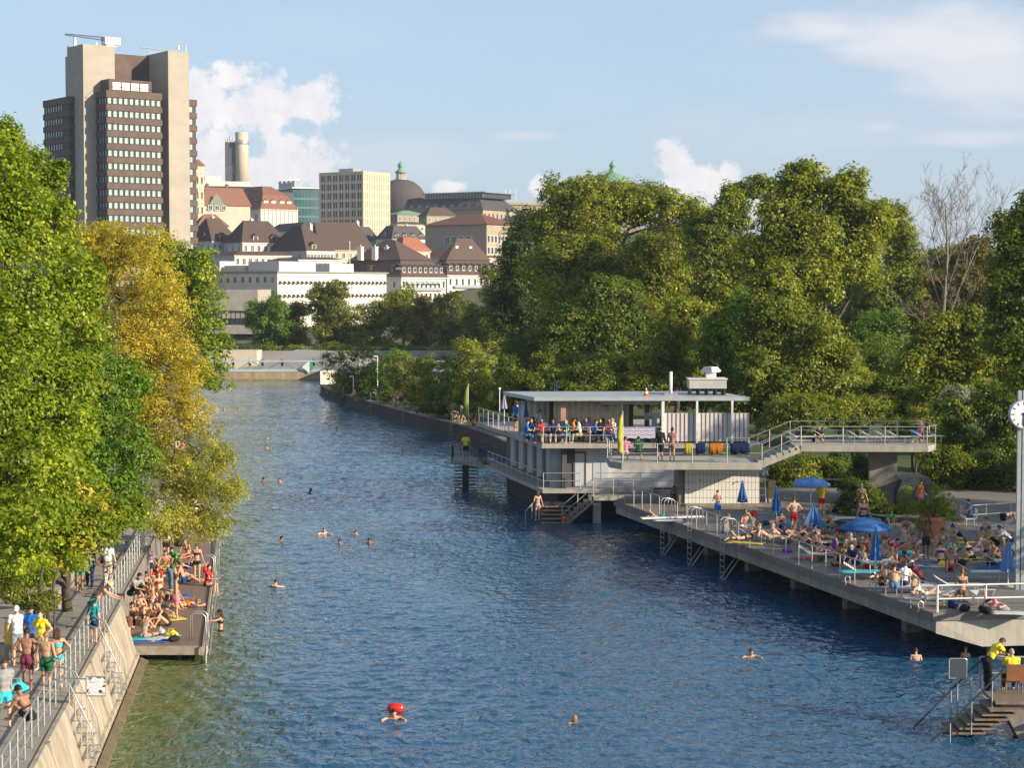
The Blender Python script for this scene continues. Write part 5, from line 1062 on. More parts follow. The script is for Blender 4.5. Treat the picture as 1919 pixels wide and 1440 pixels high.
for k in range(5):
    b0 = 2.6 + k * 2.45; m = MB().obox(Q(1.12, b0, ZF + .25), S * .95, X_ * .14, V3(0, 0, 2.0)); m.obox(Q(1.14, b0 + 1.0, ZF + .15), S * .35, X_ * .1, V3(0, 0, 2.15)); m.build('side_window', [M('pale_curtain', (.42, .43, .44), .7, .15, 3)], t)
fx = lambda u, y_=P0.y + 1.35: D(u, 600, y_).x
yf = P0.y + 1.35
MB().b2((fx(1030), yf - .3, ZF), (fx(1052), yf, ZU - .27)).build('side_window', M('pale_glass', (.30, .33, .34), .25, .3, 1), t)
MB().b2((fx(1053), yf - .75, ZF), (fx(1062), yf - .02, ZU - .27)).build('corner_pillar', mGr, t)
MB().b2((fx(1062), yf - .0, ZF), (fx(1292), yf + 3.4, ZU - .27)).build('front_wall', mLav, t)
m = MB(); a, b_ = fx(1075), fx(1099); m.b2((a, yf - .06, ZF), (a + .1, yf - .003, ZF + 2.1)); m.b2((b_ - .1, yf - .06, ZF), (b_, yf - .003, ZF + 2.1)); m.b2((a, yf - .06, ZF + 2.0), (b_, yf - .063, ZF + 2.1)); dr_ = m.build('door', mGr, t)
MB().b2((a + .1, yf - .04, ZF + .02), (b_ - .1, yf - .005, ZF + 2.0)).build('door_leaf', M('pale_blue_grey', (.46, .50, .53), .5, .05), dr_)
for u0, u1 in ((1112, 1126), (1127, 1142)): MB().b2((fx(u0), yf - .03, ZF + .4), (fx(u1) - .02, yf - .004, ZF + 2.05)).build('shutter', M('pale_blue_grey', (.46, .50, .53)), t)
# cafe roof, posts, curtains, kitchen
MB().prism(qp([(-.45, .2), (xr + .1, .2), (xr + .1, 6.5), (-.9, 6.5)]), ZR, ZR + .22).build('roof', M('pale_metal_roof', (.42, .45, .46), .45, .15, 1, metal=.2), t)
MB().prism(qp([(3.6, .8), (7.2, .8), (7.2, 4.5), (3.6, 4.5)]), ZR - .25, ZR - .003).build('roof_beam', mConcL, t)
for u, dy, mt, w_, h in ((1056, .9, M('pinkish_wood_post', (.40, .24, .17), .8, .2, 2), .30, ZR), (1034, 3.6, mDark, .28, ZR), (1183, 2.6, mDark, .26, ZR), (1213, 1.4, mDark, .28, ZR), (1243, .45, mWhite, .16, ZR), (1307, .45, mWhite, .12, ZR), (1373, .45, mWhite, .12, ZR)):
    x = D(u, 600, P0.y + dy).x; MB().b2((x - w_ / 2, P0.y + dy - .1, ZU), (x + w_ / 2, P0.y + dy + .14, h)).build('post', mt, t)
mCur = M('cream_curtain', (.80, .73, .56), .9, .12, 2, 0)
def curtain(u0, u1, y, z0, z1):
    a, b_ = D(u0, 600, y).x, D(u1, 600, y).x; n_ = int((b_ - a) / .09); top = []; bot = []
    for k in range(n_ + 1): x = lerp(a, b_, k / n_); yy2 = y + .07 * math.sin(k * 1.5) + .04 * math.sin(k * .37); top.append((x, yy2, z1)); bot.append((x, yy2 + .02 * math.sin(k), z0))
    m = MB(); m.loft([bot, top], caps=False, closed=False); o = m.build('curtain', mCur, t, True)
    sm = o.modifiers.new('thick', 'SOLIDIFY'); sm.thickness = .02
curtain(972, 1030, P0.y + 5.2, ZU + .3, ZR - .3); curtain(1030, 1165, P0.y + 3.5, ZU + .35, ZR - .1); curtain(1168, 1180, P0.y + 4.0, ZU + .3, ZR - .1)
single(MB().box((D(1135, 756, P0.y + 3.3).x, P0.y + 3.3, D(1135, 757, P0.y + 3.3).z), (.24, .03, .34)), 'blue_sign', M('sign_blue', (.08, .28, .55), .5), 'small blue and white sign on the cafe curtain', 'sign')
kx0, kx1, ky = D(1243, 600, P0.y + .6).x, D(1405, 600, P0.y + .6).x, P0.y + .6
MB().b2((kx0, ky, ZU + .1), (kx1, ky + .12, ZU + 1.75)).build('striped_wall', mLav, t)
mRed = M('dark_red_batten', (.20, .04, .03), .7, .2)
m = MB(); n = 20
for k in range(n + 1): x = lerp(kx0 + .05, kx1 - .05, k / n); m.b2((x - .015, ky - .03, ZU + .12), (x + .015, ky - .002, ZU + 1.74))
m.build('batten', mRed, t)
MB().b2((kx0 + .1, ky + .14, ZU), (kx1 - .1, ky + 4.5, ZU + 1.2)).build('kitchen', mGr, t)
MB().b2((D(1222, 600, ky + 1.2).x, ky + 1.2, ZU), (kx0 - .1, ky + 1.3, ZU + 1.7)).build('side_screen', M('pale_blue_grey', (.46, .50, .53)), t)
m = MB(); 
for u, v_, c_ in ((1257, 762, 0), (1296, 758, 1)): p = D(u, v_, ky + .3); m.lathe([(.14, -.1), (.16, .1), (.05, .12)], (p.x, p.y, p.z), 10)
m.build('pot', mRed, t)
railing('steel railing around the cafe terrace of the bathing house', [Q(.05, SL + 3, ZU), Q(.05, .1, ZU), V3(D(1150, 600, P0.y).x, P0.y + .1, ZU), V3(D(1240, 600, P0.y).x, P0.y + .12, ZU)], .98, 1.55, (1.0, .5), .026, infill=False)
railing('lower steel railing along the walkway of the bathing house', [Q(.06, SL, ZF), Q(.06, .08, ZF), Q(2.2, .08, ZF)], .95, 1.45, (1.0, .52), .024)
railing('lower front railing between bathing house stairs and sun deck', [Q(3.1, .08, ZF), Q(8.3, .08, ZF)], .95, 1.45, (1.0, .52), .024)
# roof equipment
c = D(1324, 722, P0.y + 3); t = thing('ventilation_box', 'pale grey ventilation box with cowl on the cafe roof', 'ventilation box', (c.x, c.y, ZR + .22))
w_ = 1.0; MB().b2((c.x - 1.1, c.y - .9, ZR + .62), (c.x + 1.1, c.y + .9, ZR + 1.15)).build('housing', M('vent_grey', (.40, .40, .37), .7, .1), t)
MB().b2((c.x - 1.16, c.y - .96, ZR + 1.15), (c.x + 1.16, c.y + .96, ZR + 1.21)).build('lid', mLav, t)
m = MB()
for dx in (-1, -.5, 0, .5, 1): m.b2((c.x + dx - .05, c.y - .8, ZR + .22), (c.x + dx + .05, c.y + .8, ZR + .62))
m.build('feet', mDark, t)
m = MB().b2((c.x - .05, c.y - .3, ZR + 1.21), (c.x + .55, c.y + .3, ZR + 1.55)); m.lathe([(.55, 0), (.62, .08), (.42, .3), (.4, .32)], (c.x + .25, c.y, ZR + 1.55), 4); m.build('cowl', mLav, t)
c = D(1257, 722, P0.y + 2.5); t = thing('flue_pipe', 'bright steel flue pipe standing on the cafe roof', 'chimney', (c.x, c.y, ZR + .22)); MB().tube([(c.x, c.y, ZR + .22), (c.x, c.y, ZR + 1.6)], .10, 10).build('pipe', mWhite, t, True); MB().b2((c.x - .4, c.y - .3, ZR + .22), (c.x + .4, c.y + .3, ZR + .34)).build('base', mSteel, t)
c = D(1211, 735, P0.y + 1.5); t = thing('traffic_cone', 'orange and white traffic cone on the cafe roof', 'traffic cone', (c.x, c.y, ZR + .225))
for k in range(4): MB().lathe([(.15 - .032 * k, .03 + .11 * k), (.15 - .032 * (k + 1), .03 + .11 * (k + 1))], (c.x, c.y, ZR + .23), 12).build('cone_band', [M('cone_orange', (.62, .10, .02), .6), mWhite][k % 2], t)
MB().b2((c.x - .2, c.y - .2, ZR + .225), (c.x + .2, c.y + .2, ZR + .255)).build('base', M('cone_orange', (.62, .1, .02)), t)
# banner on the terrace railing
mBan = bpy.data.materials.new('striped_banner'); mBan.use_nodes = True; nt = mBan.node_tree; N = nt.nodes; L = nt.links
tc = nn('ShaderNodeTexCoord'); sx = nn('ShaderNodeSeparateXYZ'); L.new(tc.outputs['Object'], sx.inputs[0])
zz_ = mth('ADD', sx.outputs['Z'], mth('MULTIPLY', mth('PINGPONG', sx.outputs['X'], .22), .28)); fr_ = mth('FRACT', mth('MULTIPLY', zz_, 4.6))
rp = nn('ShaderNodeValToRGB'); L.new(fr_, rp.inputs['Fac']); rp.color_ramp.interpolation = 'CONSTANT'; e = rp.color_ramp.elements
e[0].color = (.04, .16, .45, 1); e[1].position = .3; e[1].color = (.68, .68, .70, 1); 
for po, cl in ((.55, (.42, .06, .08, 1)), (.75, (.68, .68, .7, 1))): x = e.new(po); x.color = cl
L.new(rp.outputs['Color'], N['Principled BSDF'].inputs['Base Color'])
a, b_ = D(1153, 810, P0.y - .05), D(1228, 810, P0.y - .05)
o = MB().b2((0, 0, 0), (b_.x - a.x, .03, .62)).build('banner', mBan); o.location = (a.x, P0.y - .02, ZU + .32); tag(o, 'red white and blue zigzag banner tied to the cafe railing', 'banner')
# swim platform and stairs on the river side
t = thing('river_platform', 'small dark river platform with steps down to the water beside the bathing house', 'platform', G(875, 862, 1.8)); a, b_, c_, d_ = G(845, 864, 1.8), G(915, 872, 1.8), G(915, 861, 1.8), G(850, 856, 1.8)
MB().prism([(p.x, p.y) for p in (a, b_, c_ + V3(.5, 1, 0), d_)], 1.62, 1.8).build('slab', mConcD, t)
for k in range(8): MB().b2((a.x + .25 + k * .0, a.y - .1 - k * .22, 1.55 - k * .21), (a.x + 1.75, a.y + .16 - k * .22, 1.61 - k * .21)).build('tread', mDark, t)
m = MB().b2((a.x + .8, a.y - .9, -1), (a.x + 1.2, a.y + .2, 1.6)); m.build('pier', mDark, t)
railing('dark steel railing of the small river platform', [a + V3(.05, .05, 0), d_, c_], .98, .6, (1.0, .5), .024, mDark); railing('dark handrail beside the river platform steps', [V3(a.x + 1.8, a.y + .1, 1.8), V3(a.x + 1.85, a.y - 1.9, .1)], .95, .5, (1.0, .5), .02, mDark)
railing('dark railing linking platform and walkway', [V3(a.x + 1.9, a.y + .1, 1.8), b_ + V3(0, -.1, 0)], .95, .35, (1.0, .5), .02, mDark)
# front stairs into the water
t = thing('water_stairs', 'concrete stairs leading from the walkway down to the water in front of the bathing house', 'stairs', G(1090, 945, 0)); s0 = G(1112, 926, 1.7)
m = MB()
for k in range(6): m.b2((s0.x - .28 * k - .28, s0.y - .1, 1.5 - .24 * k - .2), (s0.x - .28 * k, s0.y + 1.0, 1.56 - .24 * k))
m.build('stair', mConcD, t); MB().obox((s0.x, s0.y, 1.15), (-1.9, 0, -1.6), (0, .9, 0), (0, 0, .22)).build('stringer', mConcL, t)
MB().b2((s0.x - .1, s0.y - .1, 1.32), (s0.x + 3.6, s0.y + 1.1, 1.58)).build('landing', mConcL, t); MB().b2((s0.x - .0, s0.y + .2, -1.5), (s0.x + .45, s0.y + .7, 1.32)).build('pier', mConcL, t)
railing('sloping double handrail of the water stairs', [V3(s0.x - 1.8, s0.y, 0), V3(s0.x, s0.y, 1.58), V3(s0.x + 3.4, s0.y, 1.58)], 1.0, 1.1, (1.0, .5), .028)
t = thing('wooden_steps', 'broad wooden steps going into the water below the walkway corner', 'steps', G(1038, 962, 0)); s1 = V3(G(1012, 966, .0).x, P0.y - 1.75, 0)
for k in range(5): MB().b2((s1.x, s1.y + k * .3, .02 + k * .2), (s1.x + 1.75, s1.y + .3 + k * .3, .08 + k * .2)).build('tread', M('wet_step_wood', (.30, .21, .12), .6, .3, 3), t)
MB().b2((s1.x, s1.y + 1.6, .2), (s1.x + 1.75, s1.y + 1.72, 1.1)).build('riser', mDark, t)
railing('thin steel handrail beside the wooden water steps', [V3(s1.x - .9, s1.y - .3, -.1), V3(s1.x - .15, s1.y + 1.2, .6)], .85, .8, (1.0,), .022)
# ================================================================ lifeguard platform at the lower right corner
ZL = 1.2; a = G(1843, 1296, ZL); 
t = thing('lifeguard_platform', 'weathered plank lifeguard platform with steps into the water, lower right corner', 'platform', (a.x, a.y, 0))
for k in range(10): MB().b2((a.x, a.y - 1.5 + k * .17, ZL - .09), (a.x + 6, a.y - 1.36 + k * .17, ZL)).build('plank', mWood, t)
for k in range(6): MB().b2((a.x - .22 - .2 * k, a.y - 1.7 + .1 * k, ZL - .26 - .16 * k), (a.x + .8 - .2 * k, a.y - .25 + .1 * k, ZL - .20 - .16 * k)).build('tread', mWood, t)
for k in range(4): MB().b2((a.x + 1.9 + .2 * k, a.y - 1.9, ZL - .4 - .2 * k), (a.x + 5, a.y - .5, ZL - .33 - .2 * k)).build('tread', mWood, t)
m = MB(); c = V3(a.x + 1.1, a.y - .8, 0); m.loft([[c + V3(-.9, -.5, ZL - .1), c + V3(.9, -.5, ZL - .1), c + V3(.9, .5, ZL - .1), c + V3(-.9, .5, ZL - .1)], [c + V3(-.25, -.3, -.1), c + V3(.3, -.3, -.1), c + V3(.3, .3, -.1), c + V3(-.25, .3, -.1)], [c + V3(-.2, -.3, -1.5), c + V3(.3, -.3, -1.5), c + V3(.3, .3, -1.5), c + V3(-.2, .3, -1.5)]]); m.build('pier', mConcD, t)
railing('steel railing of the lifeguard platform', [V3(a.x - .05, a.y + .25, ZL), V3(a.x + 6, a.y + .25, ZL)], 1.0, 1.1, (1.0, .5), .028)
m = thing('stair_handrail', 'pair of dark handrails going down into the water from the lifeguard platform', 'railing', (a.x - .4, a.y, 0))
for dy, dx in ((.2, 0), (-1.4, .25)):
    p, q = V3(a.x + dx, a.y + dy, ZL + .95), V3(a.x + dx - 2.25, a.y + dy, -.35 + .2); MB().tube([p, q], .025, 6).build('handrail', mDark, m)
    for k in (.15, .42, .7, .95): r = p.lerp(q, k); MB().tube([r, V3(r.x, r.y, max(-.6, r.z - 1.0))], .022, 6).build('post', mSteelP, m)
c = D(1795, 1254, a.y + .1); t = thing('notice_board', 'dark blank square board on a steel post beside the lifeguards', 'sign', (c.x, c.y, 0))
MB().box(c, (.5, .02, .56)).build('panel', M('slate_board', (.05, .065, .075), .5, .1), t)
MB().tube([c + V3(-.27, 0, -.3), c + V3(-.27, 0, .27), c + V3(-.22, 0, .31), c + V3(.22, 0, .31), c + V3(.27, 0, .27), c + V3(.27, 0, -.3), c + V3(-.27, 0, -.3)], .018, 6).build('frame', mSteel, t); MB().tube([c + V3(0, .03, -.3), V3(c.x, c.y + .03, -.5)], .025, 6).build('post', mSteelP, t)
# station style clock
c = D(1915, 776, 74); t = thing('post_clock', 'round white clock on a tall grey double post at the right edge', 'clock', (c.x, 74, ZD)); cf = c
for dx in (-.09, .10): MB().b2((c.x + dx - .07, 73.95, ZD), (c.x + dx + .07, 74.1, c.z + .9)).build('post', mSteelP, t)
m = MB(); n = 40; rr = .54
def disc(r0, r1, y0, y1, mat, name): 
    m = MB(); rings = [[(c.x + r * math.cos(2 * PI * k / n), y, c.z + r * math.sin(2 * PI * k / n)) for k in range(n)] for r, y in ((r0, y0), (r1, y1))]; m.loft(rings); return m.build(name, mat, t)
disc(.56, .56, 73.70, 73.92, mSteelP, 'case'); disc(.52, .52, 73.68, 73.697, M('clock_white', (.72, .76, .78), .4, .02), 'dial')
m = MB()
for k in range(12):
    an = k * PI / 6; l_ = .13 if k % 3 == 0 else .10; d1 = V3(math.sin(an), 0, math.cos(an)); s_ = V3(d1.z, 0, -d1.x); m.obox(V3(c.x, 73.674, c.z) + d1 * (.49 - l_) - s_ * .018, d1 * l_, s_ * .036, V3(0, -.006, 0))
m.build('hour_mark', mBlack, t)
for an, l_, w_ in ((PI * 1.02, .42, .022), (PI * .60, .28, .035)): 
    d1 = V3(math.sin(an), 0, math.cos(an)); s_ = V3(d1.z, 0, -d1.x); MB().obox(V3(c.x, 73.66, c.z) - d1 * .08 - s_ * w_, d1 * (l_ + .08), s_ * w_ * 2, V3(0, -.006, 0)).build('hand', mBlack, t)
# ================================================================ people: one remeshed body per pose, clothing cut from it
def cap(mb, a, b, r0, r1, n=12, m=4):
    a, b = Vector(a), Vector(b); d = (b - a); L_ = d.length; d = d.normalized() if L_ > 1e-6 else V3(0, 0, 1)
    u = d.orthogonal().normalized(); w_ = d.cross(u); rings = []
    prof = [(-r0 * math.cos(q), r0 * math.sin(q)) for q in np.linspace(.15, PI / 2, m)] + [(L_ + r1 * math.sin(q), r1 * math.cos(q)) for q in np.linspace(0, PI / 2 - .15, m)]
    for t, r in prof: rings.append([a + d * t + (u * math.cos(2 * PI * k / n) + w_ * math.sin(2 * PI * k / n)) * r for k in range(n)])
    mb.loft(rings)
def elps(mb, c, ax, n=14, m=9):
    """ellipsoid: ax = three scaled axis vectors"""
    c = Vector(c); rings = []
    for j in [.15] + list(range(1, m)) + [m - .15]:
        th = PI * j / m; rings.append([c + ax[0] * (math.sin(th) * math.cos(2 * PI * k / n)) + ax[1] * (math.sin(th) * math.sin(2 * PI * k / n)) - ax[2] * math.cos(th) for k in range(n)])
    mb.loft(rings)
def nz_(v): return Vector(v).normalized()
POSES = {}
def dirv(az, el):  # az degrees: 0 = forward (+y), 90 = to the right (+x); el: 90 = up
    a, e = R_(az), R_(el); return V3(math.sin(a) * math.cos(e), math.cos(a) * math.cos(e), math.sin(e))
def body(name, lean=0, spine=None, head=(0, 75), ual=(-100, -75), fal=(-80, -70), uar=(100, -75), far=(80, -70), thl=(-4, -86), shl=(0, -89), thr=(4, -86), shr=(0, -89), ftl=(0, 0), ftr=(0, 0), curl=0, female=False, cut=None, roll=0, keep=None):
    """FK skeleton from direction angles; returns the joints. lean = torso pitch forward (deg)"""
    J = {}; up = dirv(0, 90 - lean) if spine is None else nz_(spine); up2 = nz_(up * 1 + dirv(0, 90 - lean - curl) * 1) if curl else up
    right = V3(1, 0, 0) if abs(up.x) < .9 else V3(0, 1, 0)
    right = Matrix.Rotation(R_(roll), 3, up) @ right
    right = (right - up * right.dot(up)).normalized(); fwd = up.cross(right).normalized()
    if curl: upc = (Matrix.Rotation(-R_(curl), 3, right) @ up)
    else: upc = up
    fc = upc.cross(right).normalized()
    J['pel'] = V3(0, 0, 0); J['bel'] = up * .17; J['che'] = J['bel'] + upc * .20; J['nek'] = J['che'] + upc * .17; 
    hd = dirv(*head); J['hd'] = J['nek'] + upc * .06 + hd * .12
    hw = .165 if female else .19
    for s, k, ua, fa, th, sh, ft in ((-1, 'l', ual, fal, thl, shl, ftl), (1, 'r', uar, far, thr, shr, ftr)):
        J['sh' + k] = J['nek'] - upc * .035 + right * s * hw; J['el' + k] = J['sh' + k] + dirv(*ua) * .285; J['wr' + k] = J['el' + k] + dirv(*fa) * .25
        J['hip' + k] = right * s * .095 - up * .04; J['kn' + k] = J['hip' + k] + dirv(*th) * .43; J['an' + k] = J['kn' + k] + dirv(*sh) * .41; J['to' + k] = J['an' + k] + dirv(*ft) * .17 + V3(0, 0, -.03)
        J['hn' + k] = J['wr' + k] + dirv(*fa) * .09
    mb = MB(); f = female
    elps(mb, J['pel'] - up * .0, (right * (.165 if f else .155), fwd * .105, up * .13)); elps(mb, J['bel'] + up * .02, (right * (.122 if f else .14), fwd * .092, up * .15))
    elps(mb, J['che'] + upc * .0, (right * (.14 if f else .165), fc * .105, upc * .17)); elps(mb, J['che'] + upc * .11, (right * (.15 if f else .175), fc * .09, upc * .09))
    for s in (-1, 1):
        if f: elps(mb, J['che'] + upc * .03 + fc * .085 + right * s * .065, (right * .058, fc * .055, upc * .058), 10, 6)
        else: elps(mb, J['che'] + upc * .06 + fc * .06 + right * s * .075, (right * .075, fc * .045, upc * .06), 10, 6)
        elps(mb, -fwd * .055 - up * .05 + right * s * .07, (right * .08, fwd * .075, up * .085), 10, 6)
        elps(mb, J['che'] + upc * .09 - fc * .05 + right * s * .085, (right * .07, fc * .04, upc * .09), 10, 6)
    for k in 'lr':
        sr, er, wr_ = (.042, .033, .024) if f else (.052, .040, .028)
        cap(mb, J['nek'] - upc * .02, J['sh' + k], .05, sr + .008); cap(mb, J['sh' + k], J['el' + k], sr, er); cap(mb, J['el' + k], J['wr' + k], er, wr_)
        d = (J['el' + k] - J['sh' + k]); cap(mb, J['sh' + k] + d * .35, J['sh' + k] + d * .65, sr * 1.0, er * 1.12); d = (J['wr' + k] - J['el' + k]); cap(mb, J['el' + k] + d * .12, J['el' + k] + d * .35, er * 1.05, er)
        cap(mb, J['hip' + k], J['kn' + k], .088 if f else .085, .052); cap(mb, J['kn' + k], J['an' + k], .052, .034)
        d = J['an' + k] - J['kn' + k]; bk = -(J['to' + k] - J['an' + k]).normalized(); cap(mb, J['kn' + k] + d * .15 + bk * .015, J['kn' + k] + d * .45 + bk * .015, .048, .05)
        cap(mb, J['an' + k] + bk * .03 + V3(0, 0, -.025), J['to' + k], .034, .026)
        hdv = (J['hn' + k] - J['wr' + k]).normalized(); sd_ = hdv.cross(V3(0, 1, 0)); sd_ = sd_.normalized() if sd_.length > .2 else hdv.orthogonal().normalized(); pn = sd_.cross(hdv)
        elps(mb, J['wr' + k] + hdv * .05, (sd_ * .040, pn * .020, hdv * .055), 10, 6)
        J['hf' + k] = (hdv, sd_, pn)
    cap(mb, J['nek'] - upc * .02, J['hd'] - hd * .05, .055, .048)
    hr = right - hd * right.dot(hd); hr.normalize(); hf = hd.cross(hr).normalized(); J['hax'] = (hr, hf, hd)
    # face forward = hf made to look along body front
    elps(mb, J['hd'] + hd * .02, (hr * .074, hf * .092, hd * .105)); elps(mb, J['hd'] - hd * .055 + hf * .028, (hr * .055, hf * .06, hd * .06), 12, 7)
    cap(mb, J['hd'] + hf * .088 + hd * .01, J['hd'] + hf * .105 - hd * .022, .010, .016, 8, 3)
    for s in (-1, 1): elps(mb, J['hd'] + hr * s * .076 - hf * .005, (hr * .012, hf * .02, hd * .032), 8, 5)
    return J, mb, f
BONES = [('pel', 'bel', .15, 'p'), ('bel', 'che', .13, 'b'), ('che', 'nek', .15, 'c'), ('nek', 'hd', .06, 'n'), ('hd', 'hd', .11, 'h')] + [x for k in 'lr' for x in
        (('sh' + k, 'el' + k, .05, 'u'), ('el' + k, 'wr' + k, .04, 'f'), ('wr' + k, 'hn' + k, .04, 'd'), ('hip' + k, 'kn' + k, .075, 't'), ('kn' + k, 'an' + k, .05, 's'), ('an' + k, 'to' + k, .035, 'o'))]
def fingers(J):
    m = MB()
    for k in 'lr':
        h, s, p = J['hf' + k]; w_ = J['wr' + k]; base = w_ + h * .088
        for i, (off, l_) in enumerate(((-.029, .055), (-.010, .068), (.010, .062), (.028, .048))):
            a = base + s * off; b_ = a + h * l_ * .5 + p * .006; c = b_ + h * l_ * .4 + p * .022; m.tube([a - h * .02, a, b_, c], [.010, .0095, .009, .006], 5)
        a = w_ + h * .03 - s * .035; m.tube([a, a - s * .02 + h * .02, a - s * .03 + h * .045 + p * .012], [.012, .011, .007], 5)
    return m
def finish(name, J, mb, f, lowest='auto', shift=None, zcut=None):
    me = bpy.data.meshes.new('t'); me.from_pydata([tuple(v) for v in mb.v], [], mb.f); o = bpy.data.objects.new('t', me); COL.objects.link(o)
    r = o.modifiers.new('r', 'REMESH'); r.mode = 'VOXEL'; r.voxel_size = .0165; r.use_smooth_shade = True
    s = o.modifiers.new('s', 'SMOOTH'); s.factor = .5; s.iterations = 3
    dg = bpy.context.evaluated_depsgraph_get(); ev = o.evaluated_get(dg); m2 = ev.to_mesh(); n = len(m2.vertices)
    V = np.empty(n * 3); m2.vertices.foreach_get('co', V); V = V.reshape(-1, 3); NO = np.empty(n * 3); m2.vertices.foreach_get('normal', NO); NO = NO.reshape(-1, 3)
    Fc = [tuple(p.vertices) for p in m2.polygons]; ev.to_mesh_clear(); bpy.data.objects.remove(o); bpy.data.meshes.remove(me)
    best = np.full(n, 1e9); lab = np.full(n, '?', dtype='<U1'); T = np.zeros(n)
    for a, b_, rad, l_ in BONES:
        A_, B_ = np.array(J[a]), np.array(J[b_]); d = B_ - A_; dd = max(1e-9, d @ d); t = np.clip(((V - A_) @ d) / dd, 0, 1); ds = np.linalg.norm(V - A_ - t[:, None] * d, axis=1) / rad
        k = ds < best; best[k] = ds[k]; lab[k] = l_; T[k] = t[k]
    fm = fingers(J); nv = len(V)
    off = np.zeros(3)
    if shift is None: off = np.array([0, 0, -V[:, 2].min()])
    else: off = np.array(shift, float)
    zb = V[:, 2].min() + off[2]
    me = bpy.data.meshes.new('person_' + name); me.from_pydata([tuple(v) for v in V + off] + [tuple(np.array(v) + off) for v in fm.v], [], Fc + [tuple(i + nv for i in q) for q in fm.f])
    me.polygons.foreach_set('use_smooth', [True] * len(me.polygons)); me.materials.append(mSkin); me.update()
    P = dict(me=me, V=V, NO=NO, F=Fc, lab=lab, T=T, J=J, off=off, cl={}, f=f); 
    hr, hf, hd = J['hax']; e = MB(); c = J['hd']
    for s_ in (-1, 1): e.sph(c + hf * .083 + hr * s_ * .031 + hd * .018, (.011, .009, .008), 6, 4)
    e.obox(c + hf * .083 - hd * .052 - hr * .02, hr * .04, hf * .006, hd * .008)
    P['eyes'] = e; POSES[name] = P; return P
GARM = {
    'trunks': lambda l, t, f: (l == 'p') & (t < .75) | (l == 't') & (t < .62), 'briefs': lambda l, t, f: (l == 'p') & (t < .35) | (l == 't') & (t < .14),
    'bra': lambda l, t, f: (l == 'b') & (t > .62) | (l == 'c') & (t < .28), 'swimsuit': lambda l, t, f: (l == 'p') | (l == 'b') | (l == 'c') & (t < .72) | (l == 't') & (t < .12),
    'shirt': lambda l, t, f: (l == 'p') & (t > .1) | (l == 'b') | (l == 'c') | (l == 'u') & (t < .62) | (l == 'n') & (t < .25), 'trousers': lambda l, t, f: (l == 'p') & (t < .7) | (l == 't') | (l == 's') & (t < .93),
    'shoes': lambda l, t, f: (l == 'o') | (l == 's') & (t > .93), 'robe': lambda l, t, f: (l == 'p') | (l == 'b') | (l == 'c') | (l == 'u') | (l == 'f') & (t < .7) | (l == 't') & (t < .95) | (l == 'n') & (t < .25)}
OFFS = dict(trunks=.020, briefs=.009, bra=.010, swimsuit=.009, shirt=.022, trousers=.022, shoes=.014, robe=.035)
def garment(P, g):
    if g in P['cl']: return P['cl'][g]
    if g[:5] == 'shoe_':
        dl = np.linalg.norm(P['V'] - np.array(P['J']['anl']), axis=1); dr_ = np.linalg.norm(P['V'] - np.array(P['J']['anr']), axis=1); k = GARM['shoes'](P['lab'], P['T'], P['f']) & ((dl < dr_) if g == 'shoe_l' else (dl >= dr_))
    else: k = GARM[g](P['lab'], P['T'], P['f'])
    idx = -np.ones(len(k), int); fs = [q for q in P['F'] if all(k[i] for i in q)]
    used = sorted({i for q in fs for i in q}); idx[used] = range(len(used)); o = OFFS[g if g in OFFS else 'shoes']
    V = P['V'][used] + P['NO'][used] * (o * (1 + .25 * np.sin(P['V'][used] * 37).sum(1))[:, None] if g in ('shirt', 'trunks', 'robe', 'trousers') else o) + P['off']
    me = bpy.data.meshes.new(g); me.from_pydata([tuple(v) for v in V], [], [tuple(int(idx[i]) for i in q) for q in fs]); me.polygons.foreach_set('use_smooth', [True] * len(me.polygons)); me.materials.append(mCloth); me.update()
    P['cl'][g] = me; return me
